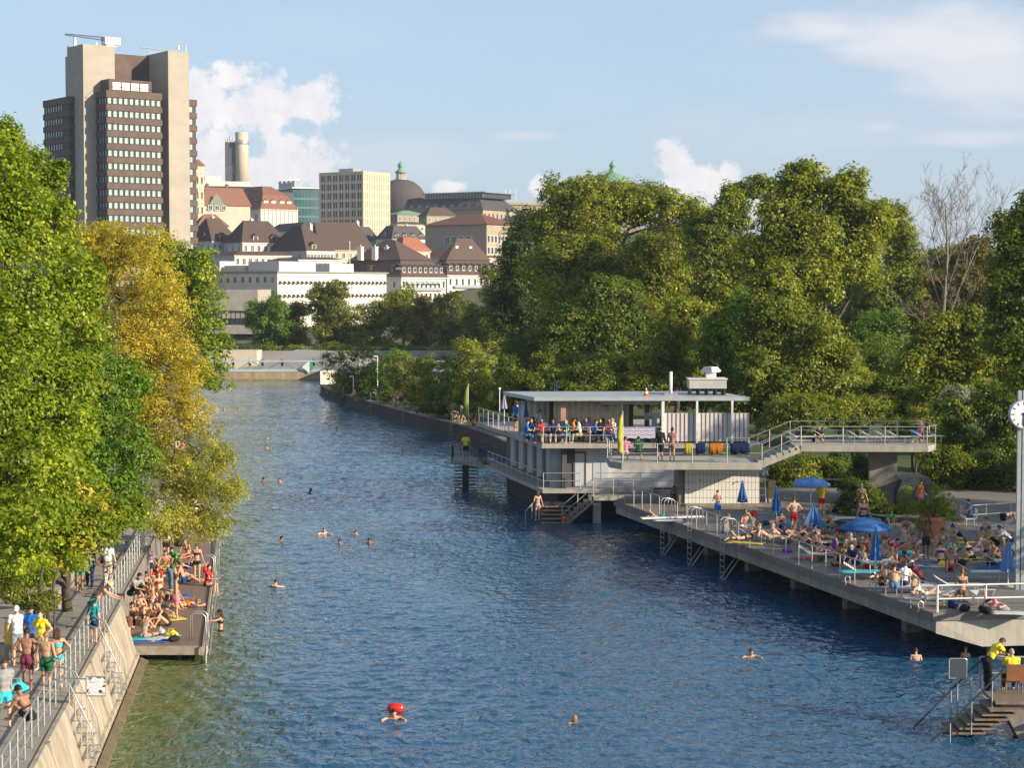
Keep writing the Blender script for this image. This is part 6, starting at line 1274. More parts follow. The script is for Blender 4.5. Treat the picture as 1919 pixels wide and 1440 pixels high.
def headwear(P, kind):
    key = 'h_' + kind
    if key in P['cl']: return P['cl'][key]
    J = P['J']; hr, hf, hd = J['hax']; c = Vector(J['hd']) + hd * .025; m = MB(); off = Vector(P['off'])
    def shell(sc, cond, drop=0):
        vs = []; n, mm = 20, 14
        for j in range(mm + 1):
            th = PI * j / mm
            for k in range(n):
                a = math.sin(th) * math.cos(2 * PI * k / n); b_ = math.sin(th) * math.sin(2 * PI * k / n); cc = math.cos(th)
                rr = 1 + (.03 * math.sin(a * 23 + b_ * 17 + cc * 19) if kind in ('short', 'long', 'bun', 'curly') else 0)
                vs.append((a, b_, cc, c + off + hr * a * .080 * sc * rr + hf * b_ * .100 * sc * rr + hd * cc * .112 * sc * rr))
        fs = []
        for j in range(mm):
            for k in range(n):
                q = [j * n + k, j * n + (k + 1) % n, (j + 1) * n + (k + 1) % n, (j + 1) * n + k]; ce = [sum(vs[i][d] for i in q) / 4 for d in range(3)]
                if cond(*ce): fs.append(tuple(q))
        m.add([v[3] for v in vs], fs)
    if kind in ('short', 'long', 'bun', 'curly'):
        shell(1.09 if kind != 'curly' else 1.3, lambda a, b_, cc: cc > .42 or b_ < .12 and cc > (-.45 if kind == 'short' else -.6) or (b_ < .35 and cc > .05))
        if kind == 'long':
            nb = off + c - hf * .075; dn = (V3(0, 0, -1) - hf * .1).normalized(); 
            for k in (-1, -.4, .4, 1): m.tube([nb + hr * .05 * k + hd * .03, nb + hr * .062 * k + dn * .10, nb + hr * .06 * k + dn * .2 - hf * .01, nb + hr * .035 * k + dn * .29], [.038, .04, .032, .012], 7)
        if kind == 'bun': m.sph(off + c - hf * .06 + hd * .12, .042, 10, 7)
    elif kind in ('cap', 'helmet'):
        shell(1.14, lambda a, b_, cc: cc > .15)
        if kind == 'cap': m.loft([[off + c + hf * (.095 + .075 * q) + hr * x + hd * (.032 - .02 * q) for x in (-.06 * (1 - .3 * q), 0, .06 * (1 - .3 * q))] for q in (0, 1)], caps=False, closed=False)
    elif kind == 'straw':
        shell(1.16, lambda a, b_, cc: cc > .1); pts = []
        m.loft([[off + c + hd * z + hr * r * math.cos(2 * PI * k / 20) + hf * r * 1.05 * math.sin(2 * PI * k / 20) for k in range(20)] for r, z in ((.08, .03), (.15, .02), (.23, -.005))], caps=False)
    me = bpy.data.meshes.new(kind); me.from_pydata([tuple(v) for v in m.v], [], m.f); me.polygons.foreach_set('use_smooth', [True] * len(me.polygons)); me.materials.append(mHair if kind in ('short', 'long', 'bun', 'curly') else mCloth)
    P['cl'][key] = me; return me
# ---- the poses (forward = +y) -----------------------------------------------------------------------
def mk(name, fem=(False, True), shift=None, **k):
    for f in fem: J, mb, ff = body(name, female=f, **k); finish(name + ('_f' if f else ''), J, mb, ff, shift=shift)
mk('stand'); mk('stand2', ual=(-120, -70), fal=(-20, -50), thl=(-8, -84), thr=(8, -87), head=(20, 78))
mk('hips', ual=(-95, -48), fal=(60, -35), uar=(95, -48), far=(-60, -35), thl=(-7, -85), thr=(7, -85))
mk('walk', lean=4, ual=(-175, -65), fal=(-160, -50), uar=(20, -68), far=(10, -45), thl=(0, -68), shl=(0, -88), thr=(180, -74), shr=(180, -62))
mk('phone', (False,), head=(0, 60), ual=(-60, -70), fal=(20, 10), uar=(60, -70), far=(-20, 10))
mk('bend', lean=78, head=(0, 5), ual=(-10, -80), fal=(0, -75), uar=(10, -80), far=(0, -75), thl=(-3, -84), thr=(6, -80), shl=(180, -84), shr=(180, -80))
mk('lean', lean=40, head=(0, 40), ual=(-10, -45), fal=(0, -20), uar=(10, -45), far=(0, -20))
mk('sit', lean=18, curl=18, head=(0, 60), ual=(-25, -50), fal=(25, -10), uar=(25, -50), far=(-25, -10), thl=(-12, 42), shl=(-4, -58), thr=(12, 42), shr=(4, -58))
mk('sitlong', lean=-18, head=(0, 85), ual=(-160, -70), fal=(-170, -80), uar=(160, -70), far=(170, -80), thl=(-6, 4), shl=(-4, -3), thr=(8, 22), shr=(5, -28), ftl=(0, 60), ftr=(0, 30))
mk('cross', lean=10, curl=15, head=(0, 65), ual=(-60, -60), fal=(40, -30), uar=(60, -60), far=(-40, -30), thl=(-50, 8), shl=(50, -12), thr=(50, 8), shr=(-50, -12), ftl=(60, 0), ftr=(-60, 0))
mk('chair', lean=8, head=(0, 80), ual=(-20, -60), fal=(15, -5), uar=(20, -60), far=(-15, -5), thl=(-8, -2), shl=(0, -86), thr=(8, -2), shr=(0, -86))
mk('prone', spine=(0, 1, .10), head=(0, 30), ual=(-40, -10), fal=(40, 0), uar=(40, -10), far=(-40, 0), thl=(184, -3), shl=(180, 2), thr=(176, -3), shr=(180, 45), ftl=(180, -20), ftr=(180, 60))
mk('recline', lean=-55, head=(0, 60), ual=(-130, -60), fal=(-40, -10), uar=(130, -60), far=(40, -10), thl=(-6, 35), shl=(0, -50), thr=(8, 10), shr=(4, -8), ftl=(0, 10), ftr=(0, 50))
mk('lie', lean=-84, head=(0, 20), ual=(-120, -8), fal=(-30, 0), uar=(150, 0), far=(60, 20), thl=(-6, 2), shl=(0, -2), thr=(8, 46), shr=(0, -52), ftl=(0, 60), ftr=(0, 5))
mk('crouch', lean=30, curl=20, head=(0, 60), ual=(-15, -40), fal=(20, 0), uar=(15, -40), far=(-20, 0), thl=(-12, 15), shl=(178, -72), thr=(12, 15), shr=(178, -72))
mk('swim', lean=50, head=(0, 70), ual=(-40, -8), fal=(10, -10), uar=(40, -8), far=(-10, -10), thl=(178, -50), thr=(182, -50), shl=(180, -40), shr=(180, -40))
mk('wade', ual=(-60, -5), fal=(-20, 0), uar=(10, -10), far=(5, 0), head=(0, 80))
def P_(pose, fem): k = pose + ('_f' if fem else ''); return POSES[k] if k in POSES else POSES[pose]
SK = dict(f=(.62, .40, .28), t=(.50, .29, .18), b=(.34, .18, .11), d=(.13, .07, .045), r=(.60, .33, .23))
HC_ = dict(k=(.018, .013, .010), b=(.07, .04, .022), l=(.22, .14, .07), y=(.42, .30, .14), g=(.30, .28, .26), r=(.20, .07, .03))
CC = dict(black=(.02, .02, .022), white=(.72, .72, .72), navy=(.02, .035, .12), blue=(.03, .14, .50), turquoise=(.05, .50, .55), red=(.50, .04, .04), maroon=(.16, .03, .06), green=(.04, .28, .10), yellow=(.75, .58, .05), orange=(.72, .25, .03),
          purple=(.16, .04, .35), grey=(.28, .28, .28), pink=(.68, .20, .32), olive=(.12, .13, .05), beige=(.48, .38, .26), jeans=(.10, .17, .30), lilac=(.45, .32, .55), teal=(.02, .26, .26), striped=(.30, .16, .16), patterned=(.10, .22, .16), darkgreen=(.02, .10, .05), brown=(.14, .08, .05))
HWN = dict(cap='cap', helmet='helmet', straw='straw hat')
NP = [0]
def person(loc, face, pose, label, skin='t', hair='b', hs='short', wear=(), fem=False, hat=None, h=1.0, group=None, zlow=None, near=False):
    """face = compass direction in degrees the person looks to (0 = away from camera, 180 = to the camera, 90 = right)"""
    P = P_(pose, fem); o = bpy.data.objects.new('person', P['me']); COL.objects.link(o); rg = random.Random(NP[0]); NP[0] += 1
    v = rg.uniform(.88, 1.1); s = SK[skin]; o.color = (s[0] * v, s[1] * v, s[2] * v, 1); o.location = loc; o.rotation_euler = (0, 0, -R_(face)); sc = h * rg.uniform(.97, 1.03); o.scale = (sc,) * 3
    tag(o, label, 'person', group)
    def child(name, me, col):
        c = bpy.data.objects.new(name, me); COL.objects.link(c); c.parent = o; c.color = (*col, 1); return c
    if hs: 
        hc = HC_[hair]; child('hair', headwear(P, hs), hc)
    if hat: child('hat' if hat[0] != 'helmet' else 'helmet', headwear(P, hat[0]), CC[hat[1]])
    wear = [x for g, c in wear for x in (((g, c),) if g != 'shoes' else (('shoe_l', c), ('shoe_r', c)))]
    for g, c in wear: child(dict(shoe_l='shoe', shoe_r='shoe', bra='bikini_top', briefs='bikini_bottom' if fem else 'swim_briefs', trunks='shorts', robe='bathrobe').get(g, g), garment(P, g), CC[c])
    if near:
        e = P['eyes']; mb = MB(); mb.v = [tuple(Vector(q) + Vector(P['off'])) for q in e.v]; mb.f = e.f; mb.m = e.m; c = mb.build('eyes', mBlack); c.parent = o
    return o
# ================================================================ who stands where
def bik(c): return (('bra', c), ('briefs', c))
def tr(c): return (('trunks', c),)
def su(c): return (('swimsuit', c),)
def dr(a, b, s='black'): return (('shirt', a), ('trousers', b), ('shoes', s))
def st(a, b): return (('shirt', a), ('trunks', b))
Zp, Zd = 2.0, .5
def pp(u, v, z, face, pose, label, **k): k.setdefault('near', False); return person(G(u, v, z), face, pose, label, **k)
# --- left path
pp(33, 1246, Zp, 170, 'stand2', 'person in a white t-shirt and white cap holding a yellow board, left path', skin='r', hat=('cap', 'white'), wear=st('white', 'grey'), near=True)
pp(60, 1246, Zp, 190, 'stand', 'person in a blue football shirt and black helmet at the back of the path group', hair='k', hat=('helmet', 'black'), wear=st('blue', 'navy'), near=True)
pp(78, 1256, Zp, 200, 'hips', 'woman in a yellow top at the back of the path group', fem=True, skin='f', hair='b', hs='long', wear=(('shirt', 'yellow'), ('trunks', 'beige')), near=True)
pp(51, 1296, Zp, 5, 'hips', 'shirtless tanned person in maroon shorts seen from behind on the path', skin='b', hair='k', wear=tr('maroon'), h=1.02)
pp(87, 1298, Zp, 10, 'stand', 'shirtless person in dark green shorts seen from behind on the path', skin='t', hair='l', wear=tr('darkgreen'))
pp(109, 1290, Zp, -5, 'hips', 'woman with a ponytail in a turquoise bikini seen from behind on the path', fem=True, skin='t', hair='b', hs='long', wear=bik('turquoise'), h=.96)
pp(8, 1362, Zp, 150, 'walk', 'person in a grey t-shirt and turquoise shorts carrying a pale blue bag, left edge', skin='r', hair='b', wear=st('grey', 'turquoise'), near=True)
p = G(52, 1398, Zp); person(V3(left_edge(p.y) - .30, p.y, 2.62), -60, 'sit', 'shirtless person in black shorts and cap crouched on top of the railing', skin='b', hair='k', hat=('cap', 'black'), wear=tr('black'), near=True)
pp(178, 1180, Zp, 80, 'lean', 'shirtless person in a wide straw hat leaning toward the railing', skin='r', hat=('straw', 'beige'), wear=tr('teal'))
pp(176, 1205, Zp, 20, 'stand', 'child in a black helmet and green shirt standing by the bicycles', skin='f', hat=('helmet', 'black'), wear=st('teal', 'navy'), h=.78)
for u, v, f, po, la, k in ((124, 1098, 170, 'stand', 'person in black standing in the shade at the left of the path', dict(wear=dr('black', 'black'))), (150, 1110, 185, 'stand2', 'person in a black tank top and patterned shorts under the trees', dict(skin='b', wear=st('black', 'patterned'))),
        (168, 1100, 170, 'walk', 'person in dark clothes walking out of the tree shade', dict(skin='b', wear=(('shirt', 'navy'), ('trousers', 'navy'), ('shoes', 'black')))), (202, 1102, 190, 'stand', 'person in a white shirt and beige trousers under the trees', dict(wear=dr('white', 'beige'))),
        (247, 1118, 120, 'sit', 'person in a grey shirt and black trousers perched beside the railing', dict(wear=(('shirt', 'grey'), ('trousers', 'black')), hair='k'))): pp(u, v, Zp, f, po, la, **k)
# --- wooden deck crowd (u, v) on z=.5
LD = [(240, 1206, 235, 'bend', 'woman bending down in a purple top and brown skirt at the deck corner', dict(fem=True, skin='r', hair='y', hs='long', wear=(('bra', 'purple'), ('trunks', 'brown')))),
 (270, 1196, 20, 'cross', 'woman in a striped bikini seen from behind on the blue towel', dict(fem=True, hair='b', hs='bun', wear=bik('grey'))),
 (222, 1180, 60, 'cross', 'person sitting at the slope edge behind the bending woman', dict(fem=True, hair='b', hs='long', wear=su('black'))),
 (292, 1172, 200, 'sit', 'woman facing the camera with knees up in a pale bikini', dict(fem=True, skin='r', hair='l', hs='long', wear=bik('beige'))),
 (314, 1174, 250, 'sit', 'woman in a black swimsuit with clasped knees on the wooden deck', dict(fem=True, hair='y', hs='long', wear=su('black'))),
 (275, 1166, 150, 'sit', 'shirtless person facing the camera in the middle of the seated group', dict(skin='t', hair='b', wear=tr('olive'))),
 (330, 1162, 75, 'stand2', 'shirtless person in white and red trunks stepping over the sunbathers', dict(skin='t', hair='b', wear=tr('pink'), h=.98)),
 (262, 1150, 170, 'cross', 'woman in a white bikini in the seated group', dict(fem=True, hair='b', hs='bun', wear=bik('white'))),
 (297, 1150, 230, 'sitlong', 'person in maroon trunks stretched toward the water', dict(skin='b', hair='k', wear=tr('maroon'))),
 (316, 1142, 100, 'sit', 'woman with a bun and a navy bikini, upper body bent over', dict(fem=True, hair='b', hs='bun', wear=bik('navy'))),
 (285, 1132, 200, 'sit', 'person with curly dark hair hugging the knees', dict(skin='b', hair='k', hs='curly', wear=tr('navy'))),
 (338, 1140, 80, 'prone', 'sunbather lying on the front with raised feet near the water side', dict(fem=True, skin='r', hair='l', hs='long', wear=bik('orange'))),
 (262, 1122, 90, 'lie', 'shirtless sunbather on the back beside the slope', dict(skin='b', hair='k', wear=tr('grey'))),
 (300, 1115, 150, 'sitlong', 'red haired woman in a red bikini in the seated crowd', dict(fem=True, skin='f', hair='r', hs='long', wear=bik('red'))),
 (320, 1108, 60, 'lean', 'person in blue jeans bending over the crowd', dict(hair='l', wear=(('shirt', 'olive'), ('trousers', 'jeans')))),
 (298, 1096, 180, 'sit', 'person in a red tank top kneeling in the crowd', dict(fem=True, hair='b', hs='bun', wear=(('shirt', 'red'), ('briefs', 'black')))),
 (280, 1090, 170, 'stand', 'slim person in a purple top standing at the railing side', dict(fem=True, hair='b', wear=(('shirt', 'lilac'), ('trunks', 'navy')), h=.9)),
 (345, 1092, 95, 'sitlong', 'person with long stretched legs toward the deck edge', dict(skin='r', hair='l', wear=tr('blue'))),
 (369, 1093, 0, 'stand', 'woman in a black bikini standing with her back to the camera on the deck', dict(fem=True, hair='b', hs='bun', wear=bik('black'))),
 (350, 1066, 80, 'lie', 'sunbather lying flat near the willow branches', dict(skin='r', hair='b', wear=tr('navy'))),
 (330, 1060, 200, 'sit', 'person sitting under the willow branches with a green top', dict(fem=True, hair='k', wear=(('shirt', 'green'), ('briefs', 'black')))),
 (310, 1068, 170, 'cross', 'person in yellow trunks sitting cross legged by the slope', dict(skin='t', hair='b', wear=tr('yellow'))),
 (312, 1050, 190, 'stand', 'person standing half hidden by the willow in a white shirt', dict(hair='k', wear=st('white', 'black'))),
 (352, 1045, 200, 'cross', 'person in a red bikini under the willow tree', dict(fem=True, hair='l', hs='long', wear=bik('red')))]
for i, (u, v, wh) in enumerate(((248, 1168, 'left edge of the deck crowd'), (302, 1160, 'centre of the deck crowd'), (282, 1142, 'behind the centre of the deck crowd'), (322, 1128, 'right part of the deck crowd'), (268, 1108, 'beside the slope at the deck'), (292, 1084, 'below the willow tips'), (330, 1086, 'right of the red tank top'), (300, 1128, 'between the seated rows'), (256, 1134, 'left of the seated rows'))):
    LD.append((u, v, (170, 60, 210, 100, 150)[i % 5], ('sit', 'cross', 'sitlong', 'lie')[i % 4], 'bather in %s on the wooden deck, %s' % (('olive trunks', 'a teal bikini', 'black trunks')[i % 3], wh), dict(fem=i % 3 == 1, skin='tfrb'[i % 4], hair='kbly'[i % 4], hs='long' if i % 3 == 1 else 'short', wear=(tr('olive'), bik('teal'), tr('black'))[i % 3])))
for u, v, f, po, la, k in LD: pp(u, v, Zd, f, po, la, group='bathers on the wooden river deck', **k)
y = A1.y + 14.4; person(V3(dk(y, 1) - .12, y, .12), 100, 'chair', 'person with a red towel sitting on the deck edge with legs over the water', skin='r', hair='b', hs='short', wear=(('shirt', 'red'), ('briefs', 'black')), fem=True)
rg = random.Random(4)
CL = ['red swimsuit', 'blue trunks', 'white shirt', 'green bikini', 'orange towel colours', 'black trunks', 'pink bikini', 'grey trunks']
WR = [su('red'), tr('blue'), st('white', 'black'), bik('green'), su('orange'), tr('black'), bik('pink'), tr('grey')]
for i in range(14):
    y = 101 + i * 4.2; s_ = rg.uniform(.25, .9); fm = WR[i % 8][0][0] != 'trunks' and i % 8 != 2
    person(V3(lerp(dk(y, 0) + .3, dk(y, 1) - .3, s_), y, .5), rg.choice((90, 180, 200, 150)), rg.choice(('sit', 'cross', 'sitlong', 'stand', 'chair')) if i != 5 else 'sit', 'bather seen through the willow leaves in %s, %s' % (CL[i % 8], 'nearer' if i < 8 else 'farther upstream'), skin=rg.choice('ftr'), hair=rg.choice('kbly'), hs=rg.choice(('short', 'long')), wear=WR[i % 8], fem=fm, group='bathers behind the willow')
# --- person in the water at the deck ladder
o = pp(414, 1226, -.95, -90, 'wade', 'woman in a black bikini and cap standing in the water by the deck ladder', fem=True, skin='t', hair='b', hs='long', hat=('cap', 'black'), wear=bik('black'))
# --- swimmers
SW = [(740, 1343, 180, 'person swimming toward the camera in front of a bright red buoy bag', 'r', 'k', 0), (1050, 1352, 120, 'bald headed swimmer alone in the lower middle of the river', 'b', None, 0), (1400, 1228, 170, 'swimmer below the sun deck with a wet shoulder above the water', 't', 'b', 0), (511, 1104, 10, 'swimmer seen from behind near the left deck, with light shoulders', 'f', 'b', 1),
 (603, 1000, 160, 'swimmer at the left end of the group of five heads', 'f', 'l', 0), (674, 1001, 200, 'swimmer at the upper right of the group of five heads', 't', 'b', 0), (641, 1018, 190, 'swimmer at the centre bottom of the group of five heads', 'b', 'k', 0), (693, 1017, 180, 'swimmer at the lower right of the group of five heads', 'b', 'k', 0), (510, 1015, 90, 'dark haired swimmer alone left of the group of five heads', 'b', 'k', 0),
 (568, 923, 90, 'dark swimmer head in mid river', 'd', 'k', 0), (530, 903, 200, 'red faced swimmer beside the willow, right one of two', 'r', 'b', 0), (481, 903, 60, 'dark haired swimmer beside the willow, left one of two', 'b', 'k', 0), (501, 841, 180, 'small swimmer head in the upper left of the river', 'r', 'b', 0), (501, 822, 180, 'tiny swimmer head with a wake in the upper left of the river', 'r', 'b', 0),
 (759, 845, 200, 'swimmer head halfway between the bathing house and the trees', 'r', 'b', 0), (632, 804, 180, 'tiny far swimmer in the middle of the upstream reach', 'f', 'b', 0), (448, 768, 180, 'far swimmer near the weir, rightmost of three', 'r', 'b', 0), (421, 768, 180, 'far swimmer near the weir, middle of three', 'r', 'r', 0), (409, 768, 180, 'far swimmer in a pale blue cap near the weir', 'f', 'b', 1)]
for i, (u, v, f, la, sk, ha, fm) in enumerate(SW):
    g = G(u, v, 0); P = P_('swim', bool(fm)); top = P['V'][:, 2].max() + P['off'][2]; sh = (-.30 if i in (0, 2, 3, 4) else -.24) if i != 3 else -.36
    person(V3(g.x, g.y, .26 - top + (.06 if i in (0, 2, 3, 4) else 0)), f, 'swim', la, skin=sk, hair=ha or 'k', hs='short' if ha else None, fem=bool(fm), wear=bik('black') if fm else (), hat=('cap', 'turquoise') if i == 18 else None, group='swimmers in the river', near=(i < 1))
g = G(741, 1340, 0); o = single(MB().sph((0, 0, .12), (.29, .17, .17), 18, 10), 'buoy_bag', M('glossy_red', (.62, .02, .015), .3, .1, spec=.6), 'bright red swim buoy bag floating behind the swimmer', 'buoy', loc=(0, 0, 0), smooth=True); o.location = g + V3(0, .30, .02)
pp(1716, 1290, -1.05, 5, 'stand', 'person standing chest deep seen from behind near the lifeguard platform', skin='f', hair='b', h=.8)
pp(1809, 1282, -1.0, 20, 'stand', 'bather in the water behind the notice board', skin='r', hair='l', hs='short', fem=True, h=.75)
# --- lifeguards
pp(1851, 1295, ZL, 70, 'lean', 'lifeguard in a yellow t-shirt and black trousers standing at the railing', skin='t', hair='b', wear=dr('yellow', 'black', 'navy'), near=True)
lg = G(1898, 1300, ZL); person(lg + V3(0, .1, -.0), 0, 'chair', 'lifeguard in a yellow t-shirt sitting in a wooden armchair, seen from behind', skin='t', hair='g', wear=(('shirt', 'yellow'), ('trousers', 'black')))
pp(873, 861, 1.8, 0, 'stand', 'lifeguard in a yellow vest and black shorts on the small river platform', skin='b', hair='k', wear=st('yellow', 'black'))
person(V3(G(1007, 969, .15).x, P0.y - 1.15, .12), -20, 'stand2', 'slim woman in a patterned bikini stepping onto the water steps', fem=True, skin='r', hair='b', hs='long', wear=bik('grey')); person(V3(G(1054, 976, 0).x, P0.y - 1.5, -.25), 160, 'bend', 'child climbing out of the water at the wooden steps', skin='r', hair='l', wear=tr('red'), h=.62)
# --- terrace above shower block
for u, face, po, la, k in ((1172, 0, 'chair', 'person in a pink shirt sitting with the back to the river on the raised terrace', dict(wear=(('shirt', 'pink'), ('trunks', 'beige')), hair='k')), (1197, 0, 'chair', 'person in a dark green shirt sitting on the raised terrace', dict(wear=(('shirt', 'darkgreen'), ('trunks', 'black')), hair='k')),
        (1238, 0, 'stand', 'person in a long black dress standing on the raised terrace', dict(fem=True, wear=(('robe', 'black'),), hair='k')), (1260, 15, 'stand2', 'person in a red and white striped top standing on the raised terrace', dict(fem=True, wear=(('shirt', 'striped'), ('trunks', 'striped')), hair='k', hs='bun'))):
    x = D(u, 600, ty + 1.2).x; person(V3(x, ty + 1.2 - (.3 if po == 'chair' else .1), ZT), face, po, la, **k)
# --- cafe guests (seated at the rail)
cols = [('shirt', c) for c in ('blue', 'navy', 'black', 'red', 'white', 'purple', 'navy', 'grey', 'blue', 'teal', 'orange', 'black', 'white', 'navy', 'lilac', 'blue', 'black', 'green', 'maroon', 'white')]
hh = ['dark-haired', 'fair-haired', 'brown-haired', 'grey-haired', 'long-haired']
for i in range(20):
    u = 986 + i * 8.6 + rg.uniform(-2, 2); row = i % 3; y = P0.y + .75 + row * .95; x = D(u, 600, y).x; c = cols[i][1]; fm = i % 2 == 1
    person(V3(x, y, ZU), (90, 180, 270, 150, 210)[i % 5], 'chair', '%s cafe guest in a %s top, %s row, %s of the cafe' % (hh[i % 5], c, ('first', 'second', 'third')[row], ('far left', 'left', 'middle', 'right', 'far right')[i // 4]), skin=rg.choice('ftrb'), hair='klbgy'[i % 5], hs='long' if i % 5 == 4 or fm else 'short', wear=(cols[i], ('trousers', rg.choice(('black', 'jeans', 'beige')))), fem=fm, group='guests on the cafe terrace')
for i, (b_, po, c) in enumerate(((3.0, 'stand', 'white'), (6.5, 'walk', 'red'), (9.5, 'stand2', 'blue'), (12.5, 'stand', 'lilac'))):
    q = Q(.8 + (i % 2) * .7, b_ + 1, ZU); person(q, 150 + i * 40, po, 'guest in a %s shirt standing on the side part of the cafe terrace' % c, wear=st(c, 'black'), hair='b', skin='t', group='guests on the cafe terrace')
# --- on the channel wall
WP = [(655, 'cross', 'pair of legs resting by the hedge in grey trunks at the far wall end', tr('grey'), 0), (703, 'stand', 'person in a purple top near the first lamp post on the wall', (('shirt', 'purple'), ('trunks', 'brown')), 0), (727, 'stand', 'bather in a red bikini, left of the pair standing on the wall', bik('red'), 1), (734, 'sit', 'bather crouched in front of the pair on the wall', tr('grey'), 0), (739, 'stand2', 'bather in black trunks, right of the pair standing on the wall', tr('black'), 0),
      (776, 'sit', 'woman sitting by the bright ladder hoop in a red swimsuit', su('red'), 1), (795, 'sit', 'bather in white trunks in the group beside the blue towel', tr('white'), 0), (800, 'stand', 'bather standing in the group beside the blue towel, in yellow trunks', tr('yellow'), 0), (805, 'sit', 'woman in a pink bikini in the group beside the blue towel', bik('pink'), 1), (811, 'stand', 'person wrapped in a bright blue towel standing on the wall', (('robe', 'blue'),), 1),
      (836, 'stand2', 'bather in red trunks standing before the green flag', tr('red'), 0), (846, 'sit', 'bather in a pale bikini crouching by the wall ladder', bik('beige'), 1), (852, 'cross', 'bather in olive trunks beside the wall ladder', tr('olive'), 0), (858, 'stand', 'person in a white shirt and grey trousers standing on the wall', (('shirt', 'white'), ('trousers', 'grey')), 0), (874, 'sit', 'child in a bright red top at the near end of the wall', (('shirt', 'red'), ('briefs', 'black')), 1)]
for i, (u, po, la, we, fm) in enumerate(WP):
    q, d = wallpt(u); n_ = V3(abs(d.y), abs(d.x), 0); q = q + n_ * (.35 if i % 2 else .7); person(V3(q.x, q.y, 1.22), rg.choice((200, 230, 170, 260)), po, la, skin=rg.choice('ftr'), hair=rg.choice('kbly'), hs='long' if fm else 'short', wear=we, fem=bool(fm), group='bathers on the channel wall', h=1.05)
for i, (u, c) in enumerate(((437, 'red'), (468, 'white'), (492, 'blue'), (529, 'red'), (588, 'navy'))):
    p = D(u, 680, Yw + 1.3); person(V3(p.x, Yw + 1.3, 1.45), 200, 'stand', 'distant person in a %s top on the footbridge, %s' % (c, ('far left', 'second from left', 'middle', 'before the truss centre', 'by the arrow sign')[i]), wear=st(c, 'black'), hair='b', group='people on the footbridge')
# --- sun deck crowd: (u, v, face, pose, fem, skin, hair, style, wear, label, extra height)
K = []
def s(u, v, f, po, fm, sk, ha, hs, we, la, dz=0, hat=None, h=1.0): K.append((u, v, f, po, fm, sk, ha, hs, we, la, dz, hat, h))
s(1345, 978, 200, 'phone', 0, 'f', 'b', 'short', tr('blue'), 'boy in bright blue trunks standing at the ladders with folded hands', h=.93)
s(1357, 1000, 40, 'sit', 0, 'f', 'y', 'short', tr('grey'), 'blond bather sitting at the top of the third ladder')
s(1395, 990, 160, 'cross', 0, 'r', 'k', 'short', tr('white'), 'bather with a blue ball in front of the folded umbrella')
s(1410, 1002, 300, 'lean', 0, 't', 'b', 'short', tr('beige'), 'sunburnt bather bending away near the lounger with the yellow towel', h=.8)
s(1395, 1012, 60, 'prone', 1, 'r', 'l', 'long', bik('black'), 'woman lying on her front on the lounger over the yellow towel', .36)
s(1440, 1012, 90, 'recline', 1, 'f', 'l', 'long', bik('beige'), 'pale woman reclining next to the grey capped sunbather', .36)
s(1464, 1010, 80, 'recline', 0, 'r', 'g', 'short', tr('black'), 'sunbather in a grey cap leaning back on a lounger', .36, ('cap', 'grey'))
s(1488, 1001, 350, 'hips', 0, 'f', 'b', 'short', tr('red'), 'slim person in red patterned shorts standing with hands at the back')
s(1462, 968, 250, 'sit', 1, 't', 'k', 'long', (('bra', 'black'), ('trousers', 'turquoise')), 'woman with long dark hair in turquoise leggings under the folded umbrella')
s(1540, 966, 0, 'hips', 0, 't', 'k', 'short', (('shirt', 'yellow'), ('trunks', 'red')), 'lifeguard in a yellow top and red shorts under the pale open umbrella')
s(1570, 962, 300, 'sitlong', 0, 't', 'b', 'short', tr('navy'), 'bather in navy trunks resting behind the pale umbrella')
s(1614, 968, 180, 'stand', 1, 'f', 'y', 'long', bik('beige'), 'blonde woman standing behind the big blue umbrella')
s(1618, 1004, 180, 'stand2', 1, 't', 'b', 'long', bik('navy'), 'woman half hidden under the rim of the big blue umbrella')
s(1556, 992, 210, 'sit', 1, 't', 'k', 'bun', bik('black'), 'dark haired woman looking down between the two big umbrellas')
s(1462, 990, 180, 'sit', 1, 'r', 'b', 'bun', bik('navy'), 'woman sitting behind the grey capped sunbather')
s(1497, 1020, 60, 'sit', 1, 'r', 'r', 'bun', bik('orange'), 'red haired woman under the striped folded umbrella')
s(1512, 1022, 300, 'sit', 1, 't', 'l', 'long', bik('black'), 'woman bending forward on her lounger, right of the red haired woman', .36)
s(1530, 1034, 200, 'cross', 1, 'r', 'b', 'bun', bik('navy'), 'woman with a hair bun near the pink bag')
s(1544, 1030, 80, 'recline', 0, 'r', 'l', 'short', tr('navy'), 'sunbather stretching an arm upward near the striped umbrella')
s(1560, 1036, 280, 'sitlong', 1, 't', 'b', 'long', su('purple'), 'woman in a purple swimsuit leaning back on her towel')
s(1572, 1016, 170, 'sit', 0, 't', 'b', 'short', (('shirt', 'maroon'), ('trunks', 'grey')), 'person in a maroon shirt sitting behind the purple swimsuit woman')
s(1590, 1020, 240, 'sitlong', 0, 'f', 'l', 'short', tr('beige'), 'bather with outstretched legs on the white towel')
s(1590, 1044, 90, 'prone', 0, 't', 'b', 'short', tr('grey'), 'tanned sunbather lying flat beside the blue folded umbrella', .36)
s(1577, 1056, 200, 'sit', 0, 'b', 'k', 'short', tr('black'), 'dark haired bather on the front lounger with a blue towel', .36)
s(1604, 1060, 220, 'sit', 0, 't', 'g', 'short', (('shirt', 'navy'), ('trousers', 'navy')), 'person in a blue bathrobe hunched on a lounger by the rail', .36)
s(1594, 1034, 190, 'sit', 0, 'f', 'g', 'short', tr('grey'), 'bather in a grey cap sitting in the middle of the crowd', 0, ('cap', 'grey'))
s(1617, 1038, 170, 'sit', 1, 'r', 'b', 'bun', su('red'), 'woman in a red swimsuit right behind the folded blue umbrella pole')
s(1630, 1020, 140, 'lie', 1, 'f', 'l', 'long', bik('white'), 'woman lying on a white towel beyond the crowd')
